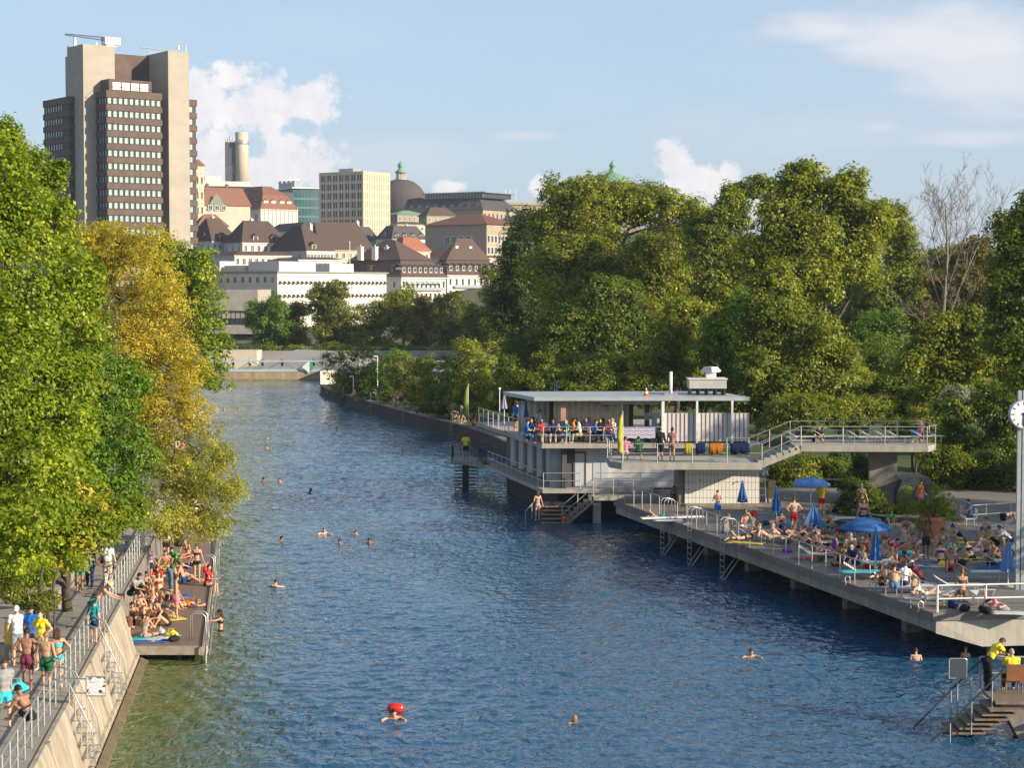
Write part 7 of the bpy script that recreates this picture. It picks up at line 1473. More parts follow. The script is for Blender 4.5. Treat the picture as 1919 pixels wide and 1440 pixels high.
s(1642, 1036, 250, 'recline', 1, 't', 'b', 'long', bik('teal'), 'woman in a teal bikini reclining right of the blue umbrella')
s(1655, 1062, 70, 'lie', 1, 't', 'l', 'long', bik('turquoise'), 'woman in a turquoise bikini lying near the standing bather')
s(1676, 1060, 350, 'bend', 1, 'r', 'b', 'bun', bik('maroon'), 'woman in a maroon bikini bending over with her back to the camera')
s(1693, 1020, 20, 'sit', 1, 't', 'b', 'short', bik('grey'), 'bather sitting with a bent bare back left of the terracotta pot')
s(1688, 1044, 100, 'prone', 1, 'r', 'b', 'long', su('turquoise'), 'woman in a turquoise swimsuit lying beside the dark standing bather')
s(1718, 1034, 220, 'sit', 1, 't', 'b', 'bun', bik('beige'), 'woman hugging her knees directly left of the dark standing bather')
s(1735, 1048, 180, 'stand', 0, 'd', 'k', 'short', tr('black'), 'dark skinned bather in black trunks standing before the terracotta pot')
s(1768, 1000, 170, 'stand2', 1, 'f', 'b', 'long', bik('black'), 'woman half hidden behind the terracotta pot')
s(1764, 1056, 0, 'cross', 1, 'f', 'b', 'bun', bik('navy'), 'woman in a navy bikini seen from behind, right of the dark standing bather')
s(1790, 1054, 230, 'sit', 0, 'r', 'l', 'short', tr('purple'), 'sunburnt bather in a pale blue cap with drawn up knees', 0, ('cap', 'turquoise'))
s(1768, 1026, 200, 'cross', 1, 't', 'b', 'short', bik('blue'), 'woman in a blue bikini behind the pot, sitting cross legged')
s(1802, 1024, 250, 'crouch', 1, 't', 'k', 'bun', su('black'), 'woman in a black swimsuit crouching alone on the open concrete')
s(1834, 1026, 40, 'sit', 0, 'b', 'k', 'short', (('trousers', 'grey'),), 'tanned bather with grey trousers and hands clasped, right of the crouching woman')
s(1868, 1022, 280, 'sit', 1, 't', 'b', 'short', (('trousers', 'black'),), 'bather in black trousers with drawn up legs')
s(1892, 1026, 270, 'crouch', 0, 't', 'b', 'short', st('white', 'black'), 'person in a white t-shirt crouching under the bending bather')
s(1880, 1000, 80, 'bend', 0, 'f', 'b', 'short', tr('black'), 'pale bather bending forward over the white chairs')
s(1818, 985, 270, 'chair', 1, 't', 'k', 'short', (('shirt', 'jeans'), ('trunks', 'navy')), 'person sitting on a white slatted chair at the back of the deck')
s(1860, 1060, 280, 'lie', 0, 't', 'b', 'short', tr('black'), 'sunbather with both knees raised left of the blue umbrella', 0)
s(1874, 1052, 260, 'sit', 1, 't', 'b', 'short', bik('brown'), 'woman sitting with long bare legs next to the folded blue umbrella')
s(1676, 1104, 10, 'sit', 0, 't', 'k', 'short', tr('jeans'), 'bare backed bather in light denim shorts sitting on the front loungers', .36)
s(1694, 1098, 20, 'sit', 1, 't', 'b', 'bun', (('shirt', 'white'), ('trunks', 'navy')), 'woman in a white tank top sitting beside the denim shorts bather', .36)
s(1654, 1100, 200, 'sit', 1, 't', 'b', 'curly', bik('black'), 'woman with curly brown hair at the railing post', .3)
s(1726, 1094, 300, 'sit', 1, 't', 'b', 'long', (('shirt', 'maroon'), ('briefs', 'black')), 'woman in a maroon top and white cap crouching over her bag', 0, ('cap', 'white'))
s(1735, 1122, 95, 'recline', 1, 'f', 'y', 'long', bik('white'), 'blonde woman in a white bikini reclining on the front lounger', .36)
s(1803, 1134, 5, 'chair', 1, 't', 'r', 'bun', bik('brown'), 'tanned woman with a hair bun seen from behind on the front bench', -.05)
s(1858, 1136, 185, 'prone', 0, 'r', 'y', 'short', tr('navy'), 'sunbather in a pink cap lying on the front lounger resting on the elbows', .36, ('cap', 'pink'))
s(1245, 972, 90, 'prone', 0, 'r', 'k', 'short', (('trunks', 'teal'),), 'sunbather lying on a towel near the start of the sun deck', 0)
s(1262, 940, 180, 'sit', 1, 't', 'b', 'long', bik('black'), 'woman sitting in the shade beside the shower block pillar')
s(1725, 955, 150, 'stand2', 1, 'r', 'b', 'short', (('shirt', 'orange'), ('trunks', 'pink')), 'person in colourful clothes behind the round flower bed', h=.9)
s(1663, 985, 160, 'sit', 1, 't', 'b', 'long', (('shirt', 'green'), ('trunks', 'teal')), 'person in a teal top sitting at the flower bed')
s(1600, 1000, 120, 'sit', 0, 'f', 'g', 'short', tr('yellow'), 'bather in yellow trunks in the shade of the big blue umbrella')
s(1700, 1000, 200, 'sit', 0, 'r', 'l', 'short', tr('blue'), 'bather in blue trunks sitting before the planter bush')
s(1780, 965, 260, 'sitlong', 1, 'f', 'l', 'long', bik('orange'), 'woman in an orange bikini sunbathing in front of the dark bushes')
s(1762, 960, 240, 'sitlong', 0, 'f', 'l', 'short', tr('beige'), 'fair bather sunbathing beside the grey covered tent')
XW = [('black bikini', bik('black'), 1), ('red trunks', tr('red'), 0), ('white bikini', bik('white'), 1), ('navy trunks', tr('navy'), 0), ('green swimsuit', su('green'), 1), ('orange bikini', bik('orange'), 1), ('grey trunks', tr('grey'), 0)]
XP = [('lie', 'lying on the back'), ('prone', 'lying on the front'), ('sit', 'sitting with knees up'), ('sitlong', 'leaning back')]
XL = [(1420, 1000, 'left of the striped umbrella'), (1436, 985, 'near the tiled wall umbrellas'), (1475, 1018, 'below the red shorts person'), (1505, 1008, 'beside the striped umbrella pole'), (1548, 1012, 'between the two blue umbrellas'), (1535, 1020, 'right under the striped umbrella'), (1580, 1030, 'under the left rim of the big umbrella'), (1608, 1028, 'at the pole of the big umbrella'), (1636, 1010, 'behind the big umbrella'), (1650, 1024, 'right rim of the big umbrella'),
 (1665, 1022, 'between big umbrella and pot'), (1640, 1050, 'close to the slim folded umbrella'), (1625, 1066, 'left of the curly haired woman'), (1660, 1050, 'left of the bending maroon bikini'), (1700, 1056, 'before the dark standing bather'), (1712, 1074, 'at the near side of the straw bag'), (1640, 1084, 'behind the denim shorts bather'), (1725, 1022, 'left of the pot rim'), (1752, 1040, 'in front of the pot'), (1782, 1070, 'near the yellow bag'), (1810, 1034, 'left of the grey trousers'), (1822, 1050, 'on the grey concrete at the right'), (1850, 1040, 'behind the raised knees'), (1880, 1046, 'left of the light blue umbrella'), (1842, 1000, 'before the back chairs'), (1905, 1052, 'between the two right umbrellas'), (1552, 1044, 'in the dense middle of the crowd'), (1520, 1034, 'near the lounger backrests')]
for i, (u, v, wh) in enumerate(XL):
    g_, we, fm = XW[(i * 3) % 7]; po, pl = XP[(i * 5 + i // 4) % 4]; s(u, v, (i * 67) % 360, po, fm, 'frtb'[i % 4], 'kblyb'[i % 5], ('short', 'long', 'bun')[i % 3] if fm else 'short', we, 'bather in %s %s, %s' % (g_, pl, wh))
for i, (u, v, f, po, fm, sk, ha, hs, we, la, dz, hat, h) in enumerate(K):
    g = G(u, v, ZD + dz); person(g, f, po, la, skin=sk, hair=ha, hs=hs, wear=we, fem=bool(fm), hat=hat, h=h * .97, group='bathers on the sun deck', near=(v > 1090))
# loose towels of the crowd fill
# upper walkway
for u, f, po, la, k in ((1530, 160, 'sit', 'person with grey hair and a dark shirt sitting on the upper walkway', dict(hair='g', wear=(('shirt', 'black'), ('trunks', 'navy')))), (1712, 100, 'sit', 'person in a blue shirt lying back on the upper walkway', dict(wear=(('shirt', 'blue'), ('trunks', 'white')))), (1727, 260, 'stand', 'shirtless child standing at the right end of the upper walkway', dict(skin='r', hair='b', wear=tr('red'), h=.75))):
    x = D(u, 600, ty + 2.2).x; person(V3(x, ty + 2.2, ZW), f, po, la, **k)
# ================================================================ furniture and belongings
mSlat = M('white_slats', (.66, .66, .63), .55, .1, 3)
def lounger0():
    t = thing('sun_lounger', 'x', 'sun lounger'); L_, W_ = 1.95, .62
    m = MB()
    for y in (-W_ / 2, W_ / 2): m.tube([(0, y, .33), (L_, y, .33)], .02, 6)
    m.build('frame', mSteel, t)
    m = MB()
    for k in range(13): m.obox((.62 + k * .10, -W_ / 2 + .02, .34), (.07, 0, 0), (0, W_ - .04, 0), (0, 0, .018))
    m.build('bed', mSlat, t)
    m = MB(); 
    for k in range(6): c = V3(.60 - k * .085, 0, .35 + k * .052); m.obox(c + V3(0, -W_ / 2 + .02, 0), (-.062, 0, .038), (0, W_ - .04, 0), (.01, 0, .018))
    m.build('backrest', mSlat, t)
    for x in (.35, 1.7):
        for y in (-W_ / 2, W_ / 2): MB().tube([(x, y, .33), (x, y * 1.0, 0)], .018, 6).build('leg', mSteel, t)
    return t
lp = None; eu = math.degrees(math.atan2(E.y, E.x))
def lounger(u, v, rz, la, z=ZD):
    global lp
    p = G(u, v, z)
    if lp is None: lp = lounger0(); o = lp; o.location = p; o.rotation_euler = (0, 0, R_(rz)); o['label'] = la; o['group'] = 'sun loungers on deck and walkway'
    else: o = dup(lp, p, R_(rz), la, 'sun loungers on deck and walkway')
    return o
for u, v, rz, la in ((1378, 1016, 5, 'white sun lounger with the yellow towel, nearest the ladders'), (1416, 1020, 10, 'white sun lounger under the pale reclining woman'), (1446, 1014, 8, 'white sun lounger under the grey capped sunbather'), (1500, 1030, 0, 'white sun lounger under the bending woman near the striped umbrella'), (1492, 1052, -15, 'empty white sun lounger at the railing, head raised, left of the blue towel'),
                     (1560, 1068, -12, 'white sun lounger covered with a long blue towel'), (1575, 1085, -10, 'empty white sun lounger by the railing in front of the folded blue umbrella'), (1590, 1068, 10, 'white sun lounger carrying the bather in the bathrobe'), (1632, 1106, -8, 'white sun lounger beside the curly haired woman'), (1660, 1114, 0, 'white sun lounger under the denim shorts bather'),
                     (1712, 1128, 2, 'white sun lounger under the blonde reclining woman'), (1790, 1088, 3, 'empty white sun lounger standing alone in the middle of the open deck'), (1835, 1066, 4, 'white sun lounger with folded legs near the yellow bag'), (1852, 1140, 88, 'white sun lounger under the sunbather with the pink cap'), (1790, 1138, 180, 'low bench lounger under the tanned woman at the front railing'),
                     (1500, 990, 20, 'white sun lounger with blue towels behind the red shorts person'), (1540, 985, 10, 'white sun lounger with a green towel near the striped umbrella'), (1900, 1000, 180, 'white chair lounger stacked against the back railing'), (1745, 1112, -4, 'flat white lounger end lying on the deck beside the maroon top woman')): lounger(u, v, rz, la)
for i, (u, la) in enumerate(((1468, 'pale lounger at the top of the stairs on the upper walkway'), (1585, 'first of four pale loungers in a row on the walkway, from the left'), (1608, 'second of four pale loungers in a row on the walkway, from the left'), (1635, 'third of four pale loungers in a row on the walkway, from the left'), (1658, 'fourth of four pale loungers in a row on the walkway, from the left'), (1520, 'dark lounger under the grey haired person on the walkway'), (1705, 'sunlit flat lounger at the right end of the walkway'))):
    x = D(u, 600, ty + 2).x; o = dup(lp, V3(x, ty + (1.6 if i < 5 else 1.9), ZW), R_(12), la, 'sun loungers on deck and walkway')
# umbrellas
mUB = M('blue_canvas', (.025, .115, .34), .8, .2, 6); mUL = M('light_blue_canvas', (.10, .24, .50), .8, .15, 6); mUN = M('navy_canvas', (.015, .025, .10), .8, .2, 6); mUV = M('lilac_canvas', (.30, .26, .42), .8, .15, 6); mUW = M('white_canvas_stripe', (.60, .66, .72), .8)
def closed(p, h, mat, la, r=.30, l=1.25, mats=None, cat='umbrella', lettering=False):
    t = thing('folded_umbrella', la, cat, p); n = 16; mats = mats or [mat, mat]
    MB().tube([p, p + V3(0, 0, h)], .022, 8).build('pole', mWhite, t); MB().lathe([(.22, 0), (.22, .05), (.05, .09)], tuple(p), 14).build('base', mConc, t)
    m = MB(); rings = []
    for q, rr in ((0, .02), (.1, .05), (.5, .55 * r), (.85, .92 * r), (1.0, r)):
        rings.append([V3(p.x, p.y, p.z + h - q * l) + V3(math.cos(2 * PI * k / n), math.sin(2 * PI * k / n), 0) * rr * (1.12 if k % 2 else .72) for k in range(n)])
    m.loft(rings); m.m = [1 if (j % n) % 4 == 1 and j < n * 4 else 0 for j in range(len(m.f))]; m.build('canvas', mats, t)
    if lettering: MB().box((p.x, p.y - r * .98, p.z + h - l * .9), (.2, .02, .05)).build('lettering', mUW, t)
    return t
def openu(p, h, r, mat, la):
    t = thing('open_umbrella', la, 'umbrella', p); n = 8
    MB().tube([p, p + V3(0, 0, h)], .022, 8).build('pole', mWhite, t)
    m = MB(); rings = []
    for q in (0.03, .35, .7, 1.0): rings.append([V3(p.x, p.y, p.z + h - (q ** 1.7) * r * .38) + V3(math.cos(2 * PI * k / 24), math.sin(2 * PI * k / 24), 0) * r * q * (1.0 if k % 3 == 0 else .965) for k in range(24)])
    rings.append([v - V3(0, 0, .12) for v in rings[-1]]); m.loft(rings, caps=False); o = m.build('canopy', mat, t, True); sm = o.modifiers.new('t', 'SOLIDIFY'); sm.thickness = .01
    m = MB()
    for k in range(8): a = 2 * PI * k / 8; m.tube([p + V3(0, 0, h - .05), p + V3(math.cos(a) * r * .97, math.sin(a) * r * .97, h - r * .40)], .008, 4)
    m.build('rib', mSteel, t); MB().lathe([(.25, 0), (.25, .06), (.06, .1)], tuple(p), 14).build('base', mConc, t)
for u, v, v1, r, ln, mt, la, le_ in ((1391, 958, 900, .26, 1.2, mUB, 'folded dark blue umbrella before the tiled wall', True), (1455, 985, 912, .24, 1.2, mUB, 'folded blue umbrella right of the tiled wall', False), (1641, 1080, 984, .24, 1.45, mUB, 'slim folded blue umbrella at the front railing, beside the big open one', False), (1889, 1100, 1012, .30, 1.25, mUL, 'folded light blue umbrella near the clock post', False), (1913, 1096, 1008, .22, 1.3, mUB, 'folded dark blue umbrella at the right frame edge', False), (1434, 925, 874, .2, .55, mUV, 'folded lilac umbrella between shower block and bushes', False)):
    p = G(u, v, ZD); h = D(u, v1, p.y).z - ZD; closed(p, h, mt, la, r, min(ln, h * .72), [mt, mUW] if mt is mUV else None, lettering=le_)
p = G(1524, 1012, ZD); h = D(1524, 942, p.y).z - ZD; closed(p, h, mUB, 'half folded blue umbrella with white stripes in the crowd', .50, 1.15, [mUB, mUW], lettering=True)
p = G(1519, 968, ZD); openu(p, D(1519, 894, p.y).z - ZD, .98, mUL, 'open pale blue umbrella over the yellow shirted lifeguard')
p = G(1622, 1030, ZD); openu(p, D(1622, 970, p.y).z - ZD, 1.16, mUB, 'big open bright blue umbrella over the crowd')
for u, a, b_, z1, mt, la in ((945, 1.0, 9.5, 738, mUV, 'folded lilac umbrella on the side part of the cafe terrace'), (985, .7, 4.6, 752, mUB, 'folded blue white and red umbrella at the cafe curtain')):
    q = Q(a, b_, ZU); x = D(u, 600, q.y).x; q = V3(x, q.y, ZU); closed(q, D(u, z1, q.y).z - ZU, mt, la, .2, .95, [mt, mUW])
p = D(1040, 712, P0.y + 9); closed(V3(p.x, p.y, ZU), p.z - ZU, mUN, 'folded navy umbrella sticking up behind the cafe roof', .28, 1.2)
# beach flags
mFl = M('yellow_flag', (.42, .38, .05), .8, .1); mFg = M('lime_flag', (.16, .23, .04), .8, .1)
for u, v0, v1, Y, mt, la in ((1160, 862, 774, ty + .0, mFl, 'tall yellow banner flag at the corner of the raised terrace'), (872, 790, 722, P0.y + 20, mFg, 'lime green banner flag beyond the cafe terrace')):
    a = D(u, v0, Y); b_ = D(u, v1, Y); t = thing('banner_flag', la, 'flag', a); w_ = .36; MB().tube([a + V3(.22, 0, 0), b_ + V3(.2, 0, .1)], .018, 6).build('pole', mWhite, t)
    n = 12; L1 = []; L2 = []
    for k in range(n + 1): z = lerp(a.z + .35, b_.z, k / n); L1.append((a.x - .10 + .035 * math.sin(k * .8) + .16 * (k / n) ** 6, Y + .05 * math.sin(k * 1.1), z - .22 * (k / n) ** 4)); L2.append((a.x + .19, Y, z))
    o = MB().loft([L1, L2], caps=False, closed=False).build('cloth', mt, t, True); sm = o.modifiers.new('t', 'SOLIDIFY'); sm.thickness = .008
for q, h, la in ((Q(.5, 14, ZU), 2.4, 'thin white lamp post on the cafe terrace, far one'), (Q(.6, 6.5, ZU), 2.1, 'thin white lamp post on the cafe terrace, near one')):
    t = thing('terrace_lamp', la, 'lamp post', q); MB().tube([q, q + V3(0, 0, h)], .035, 6).build('post', mWhite, t); MB().sph(q + V3(0, 0, h + .08), .09, 8, 6).build('globe', mWhite, t, True)
# cafe tables
for i in range(5):
    y = P0.y + 1.3; x = D(1000 + i * 34, 600, y).x; c = V3(x, y, ZU); t = thing('cafe_table', 'small round cafe table, %s from the left along the railing' % ('first', 'second', 'third', 'fourth', 'fifth')[i], 'table', c, 0, 'cafe tables')
    MB().lathe([(.36, .72), (.36, .75), (.0, .751)], tuple(c), 16).build('tabletop', mSlat, t); MB().tube([c, c + V3(0, 0, .72)], .03, 6).build('leg', mSteel, t)
# towels and bags
def towel(p, w_, l_, rz, col, la, group='towels on the sun deck'):
    m = MB(); rg = random.Random(la); R = Matrix.Rotation(R_(rz), 3, 'Z'); nx_, ny_ = 8, 6; vs = []
    for j in range(ny_ + 1):
        for i in range(nx_ + 1): 
            q = R @ V3((i / nx_ - .5) * l_, (j / ny_ - .5) * w_, 0); vs.append((q.x, q.y, .008 + .022 * rg.random() * (1 if 0 < i < nx_ else .3)))
    fs = [(j * (nx_ + 1) + i, j * (nx_ + 1) + i + 1, (j + 1) * (nx_ + 1) + i + 1, (j + 1) * (nx_ + 1) + i) for j in range(ny_) for i in range(nx_)]
    o = m.add(vs, fs).build('towel', mCloth, None, True); o.location = p; o.color = (*[k * .72 + .02 for k in CC[col]], 1); sm = o.modifiers.new('t', 'SOLIDIFY'); sm.thickness = .012; tag(o, la, 'towel', group)
TW = [(1396, 1018, 'yellow', 'yellow towel hanging at the lounger nearest the ladders', .37), (1470, 978, 'turquoise', 'turquoise towel under the long haired woman', 0), (1500, 984, 'blue', 'blue towel on the deck behind the red shorts person', .37), (1540, 986, 'green', 'green towel on the lounger near the striped umbrella', .37), (1610, 1072, 'turquoise', 'long light blue towel on the front lounger', .38), (1630, 1022, 'white', 'white towel at the far side of the crowd', 0),
 (1672, 1042, 'pink', 'pink towel beside the dark standing bather', 0), (1600, 1024, 'white', 'white towel under outstretched legs', 0), (1780, 1030, 'turquoise', 'pale turquoise towel near the blue bikini woman', 0), (1840, 1032, 'white', 'white towel near the clasped hands bather', 0), (1826, 1018, 'yellow', 'yellow towel on the open concrete behind the crowd', 0), (1806, 1048, 'yellow', 'crumpled pale yellow towel beside the sunburnt bather', .05), (1700, 1108, 'lilac', 'lilac towel at the feet of the white tank top woman', 0),
 (1758, 1096, 'grey', 'grey towel lying near the flat lounger end', 0), (1720, 1062, 'blue', 'blue towel in front of the terracotta pot', 0), (1655, 1068, 'red', 'red towel under the turquoise bikini woman', 0), (1540, 1040, 'white', 'white towel in the thick of the crowd', 0), (1568, 1044, 'navy', 'navy towel next to the purple swimsuit woman', 0), (1745, 1062, 'white', 'white towel under the navy bikini woman', 0), (1690, 1026, 'orange', 'orange towel left of the terracotta pot', 0), (1255, 976, 'white', 'white towel near the start of the sun deck', 0),
 (1862, 1064, 'blue', 'blue towel under the sunbather with raised knees', 0), (1885, 1032, 'grey', 'grey towel under the crouching white shirt person', 0), (1900, 1150, 'white', 'white towel at the front railing, right edge', 0), (1520, 1046, 'red', 'red towel near the pink bag', 0), (1600, 1046, 'green', 'green towel by the grey capped bather', 0)]
for i, (u, v, c, la, dz) in enumerate(TW): towel(G(u, v, ZD + dz + .002 * (i % 5)), .75, 1.7, (i * 37) % 60 - 20, c, la)
for i, (u, v, c, la) in enumerate(((275, 1203, 'blue', 'bright blue towel at the front edge of the wooden deck'), (255, 1198, 'turquoise', 'turquoise towel beside the bending woman'), (300, 1196, 'white', 'patterned white towel at the deck front'), (335, 1120, 'blue', 'blue towel at the middle of the wooden deck'), (285, 1150, 'red', 'red towel in the seated deck crowd'), (320, 1158, 'yellow', 'yellow towel near the stepping person'), (340, 1075, 'navy', 'navy towel under the willow'))): towel(G(u, v, Zd + .01 + .002 * i), .7, 1.5, 10 + i * 23, c, la, 'towels on the wooden deck')
def bag(p, col, la, sc=1.0, rz=0, cat='bag'):
    t = bpy.data.meshes.new('b'); m = MB(); m.sph((0, 0, .10), (.25, .15, .13), 14, 9); o = m.build('bag', mCloth, None, True); ns = o.data
    for v in ns.vertices: v.co.z = max(0, v.co.z) + .03 * math.sin(v.co.x * 22) * math.cos(v.co.y * 17); v.co.x *= 1 + .12 * math.sin(v.co.z * 15)
    o.location = p; o.rotation_euler = (0, 0, rz); o.scale = (sc,) * 3; o.color = (*CC[col], 1); tag(o, la, cat, 'bags of the bathers')
    h = MB().tube([(-.12, 0, .19), (-.08, 0, .30), (.08, 0, .30), (.12, 0, .19)], .012, 6).build('handle', mCloth); h.parent = o; h.color = o.color
for i, (u, v, c, la) in enumerate(((1476, 1036, 'purple', 'pink and purple bag beside the lounger of the capped sunbather'), (1412, 968, 'red', 'red backpack next to the long haired woman'), (1648, 1040, 'pink', 'pink bag in the crowd'), (1720, 1120, 'maroon', 'maroon backpack at the feet of the maroon top woman'), (1808, 1146, 'black', 'black and white bag under the front bench'), (1846, 1150, 'black', 'black bag between bench and lounger'), (1880, 1146, 'grey', 'grey round bag at the front railing'), (1802, 1060, 'black', 'black bag left of the raised knees sunbather'),
        (1785, 1140, 'navy', 'navy bag by the front railing post'), (1848, 1008, 'green', 'green bag next to the grey trousers bather'), (1768, 1062, 'yellow', 'yellow bag next to the pale blue cap bather'), (1540, 1052, 'olive', 'olive bag under the lounger row'), (1655, 1086, 'black', 'black bag near the curly haired woman'), (1568, 1062, 'brown', 'brown leather bag by the blue towel lounger'), (1900, 1036, 'white', 'white bag near the folded umbrellas'), (1620, 1054, 'blue', 'blue bag at the umbrella foot'), (1706, 1070, 'beige', 'straw bag behind the bending woman'))):
    bag(G(u, v, ZD), c, la, .9 + .2 * (i % 3), i)
for i, (u, v, c, la) in enumerate(((321, 1194, 'yellow', 'yellow bag at the front edge of the wooden deck'), (326, 1203, 'black', 'black backpack at the front corner of the wooden deck'), (302, 1190, 'white', 'black and white trainers bag near the yellow bag'), (264, 1140, 'black', 'black bag leaning at the embankment slope'), (290, 1060, 'red', 'red bag under the willow'), (384, 1072, 'red', 'red towel bag hanging at the deck edge'))): bag(G(u, v, Zd), c, la, 1.0, i)
for i, (u, dz, c, la) in enumerate(((1285, .1, 'yellow', 'lime towel bag hanging on the terrace railing'), (1330, .1, 'orange', 'orange yellow cloth over the terrace railing'), (1305, .1, 'navy', 'navy cloth hanging over the terrace railing'), (1370, .1, 'navy', 'dark blue blanket hanging over the terrace railing, right part'), (1238, .0, 'blue', 'blue bag strap in the lap of the group on the terrace'), (1412, 0, 'white', 'white backpack'))):
    if i > 3: break
    x = D(u, 600, ty + .1).x; w_ = (.32, .7, .5, 1.0)[i]; m = MB(); n = 8
    m.loft([[(x + w_ * k / n, ty + .16, ZT + .45 - .05 * math.sin(k)) for k in range(n + 1)], [(x + w_ * k / n, ty + .13, ZT + 1.03) for k in range(n + 1)], [(x + w_ * k / n, ty + .02, ZT + 1.03) for k in range(n + 1)], [(x + w_ * k / n, ty + .0, ZT + .5 + .06 * math.sin(k * 2)) for k in range(n + 1)]], caps=False, closed=False)
    o = m.build('hanging_cloth', mCloth, None, True); o.color = (*[k * .5 for k in CC[c]], 1); sm = o.modifiers.new('t', 'SOLIDIFY'); sm.thickness = .01; tag(o, la, 'cloth', 'cloths on the terrace railing')
# yellow board and blue bag of the path people
p = G(22, 1240, 2); o = single(MB().loft([[V3(-.17 * s_, -.02, z), V3(.17 * s_, -.02, z), V3(.17 * s_, .02, z), V3(-.17 * s_, .02, z)] for z, s_ in ((0, .7), (.15, 1), (.5, 1.05), (.85, 1), (1.0, .6))]), 'swim_board', M('yellow_foam', (.75, .55, .08), .7, .05), 'yellow swim board held by the person in the white cap', 'swim board', loc=(0, 0, 0)); o.location = p + V3(0, -.15, .35)
p = G(24, 1352, 2); bag(p + V3(.1, 0, .75), 'turquoise', 'pale blue shoulder bag of the person in turquoise shorts', 1.3)
# planter with bush, round beds, tent, chair, rails at the back
p = G(1747, 1010, ZD); t = thing('terracotta_pot', 'big terracotta plant pot in the middle of the sun deck', 'plant pot', p); MB().lathe([(.34, 0), (.50, .86), (.57, .86), (.57, 1.05), (.49, 1.05), (.47, .95)], tuple(p), 24).build('pot', M('terracotta', (.50, .20, .11), .85, .15, 3), t, False)
tree('potted_bush', 'bright green bush growing in the terracotta pot', p + V3(0, 0, .95), [B(1740, 955, p.y, 42, 28), B(1700, 950, p.y, 22, 18), B(1700, 925, p.y, 14, 18), B(1765, 935, p.y, 22, 26), B(1780, 965, p.y, 24, 20), B(1740, 990, p.y, 30, 18), B(1755, 920, p.y, 12, 18)], LF['hornbeam'], 8000, .10, .05, seed=300, cat='bush', sub=.3, fill=.35, stems=3, aspect=.4)
for u, v, r, la in ((1606, 985, 1.2, 'round concrete planting bed below the pillar'), (1700, 972, 2.2, 'wide round concrete planting bed right of the pillar')):
    p = G(u, v, ZD); t = thing('planting_bed', la, 'planting bed', p); MB().lathe([(r * .8, 0), (r, .3), (r * .92, .3), (r * .9, .24), (.02, .24)], tuple(p), 28).build('rim', mConcD, t); 
tree('bed_shrub', 'low grassy plants in the wide round bed', G(1700, 972, ZD) + V3(0, 0, .25), [B(1660, 958, 97, 26, 11), B(1700, 955, 97, 28, 11), B(1740, 955, 97, 24, 11)], LF['olive'], 5000, .12, .03, seed=301, cat='plant', stems=2)
tree('bed_shrub', 'dark spiky shrub in the small round bed', G(1606, 985, ZD) + V3(0, 0, .25), [B(1605, 925, 99, 30, 36), B(1635, 940, 99, 22, 28), B(1585, 950, 99, 18, 26), B(1620, 965, 98, 36, 14)], LF['dark'], 9000, .14, .06, seed=302, cat='plant', stems=3, drop=.3)
p0, p1 = G(1680, 952, ZD), G(1748, 952, ZD); y = p0.y; m = MB(); prof = [(0, 0), (.05, .9), (.3, 1.45), (.7, 1.62), (1.6, 1.6), (1.75, 1.4), (1.8, 0)]
m.loft([[(p0.x + a * (p1.x - p0.x) / 1.8, y + dy, ZD + z) for a, z in prof] for dy in (0, .7, 1.4, 2.1)]); single(m, 'covered_tent', M('dark_tarpaulin', (.06, .065, .075), .35, .4, 1.5, .5, spec=.7), 'dark tarpaulin covered shelter behind the walkway pillar', 'tent')
railing('low white railing behind the pale open umbrella', [G(1500, 940, ZD) + V3(0, 2, 0), G(1600, 940, ZD) + V3(0, 2, 0)], 1.0, 1.6, (1.0,), .03, mWhite); railing('dark steel railing at the right back of the sun deck', [G(1800, 985, ZD) + V3(0, 0, 0), G(1940, 975, ZD)], .95, 1.4, (1.0, .5), .024, mSteelP)
# brick pier and white frame left of the bushes
c = G(1447, 942, ZD); single(MB().b2((c.x - .18, c.y, ZD), (c.x + .2, c.y + .35, ZD + 1.2)), 'brick_pier', M('pale_brick', (.36, .30, .20), .9, .3, 6, .4), 'small pale brick pier beside the shower block', 'pier')
t = thing('white_gate', 'white tubular gate frame beside the shower block', 'gate', c + V3(-.6, 0, 0)); x = c.x - .95; MB().tube([(x, c.y, ZD), (x, c.y, ZD + 1.3), (x + .55, c.y, ZD + 1.3), (x + .62, c.y, ZD)], .025, 6).build('frame', mWhite, t)
[MB().tube([(x, c.y, ZD + z), (x + .6, c.y, ZD + z)], .015, 5).build('bar', mWhite, t) for z in (.4, .8)]
# armchair of the lifeguard
p = lg + V3(0, .1, 0); t = thing('armchair', 'brown wooden armchair of the seated lifeguard', 'chair', p); mCh = M('reddish_wood', (.26, .11, .05), .6, .2, 4)
MB().b2((p.x - .27, p.y - .25, p.z + .36), (p.x + .27, p.y + .28, p.z + .40)).build('seat', mCh, t)
MB().obox((p.x - .26, p.y - .29, p.z + .42), (.52, 0, 0), (0, -.04, .0), (0, -.10, .52)).build('backrest', mCh, t)
for dx in (-.25, .25):
    for dy in (-.22, .24): MB().tube([(p.x + dx, p.y + dy, p.z), (p.x + dx, p.y + dy, p.z + (.62 if dy > 0 else .5))], .022, 6).build('leg', mCh, t)
    MB().tube([(p.x + dx, p.y - .28, p.z + .63), (p.x + dx, p.y + .28, p.z + .63)], .022, 6).build('armrest', mCh, t)
towel(p + V3(.42, .05, .38), .3, .45, 0, 'red', 'red striped towel over the arm of the wooden chair', 'towels at the lifeguards')
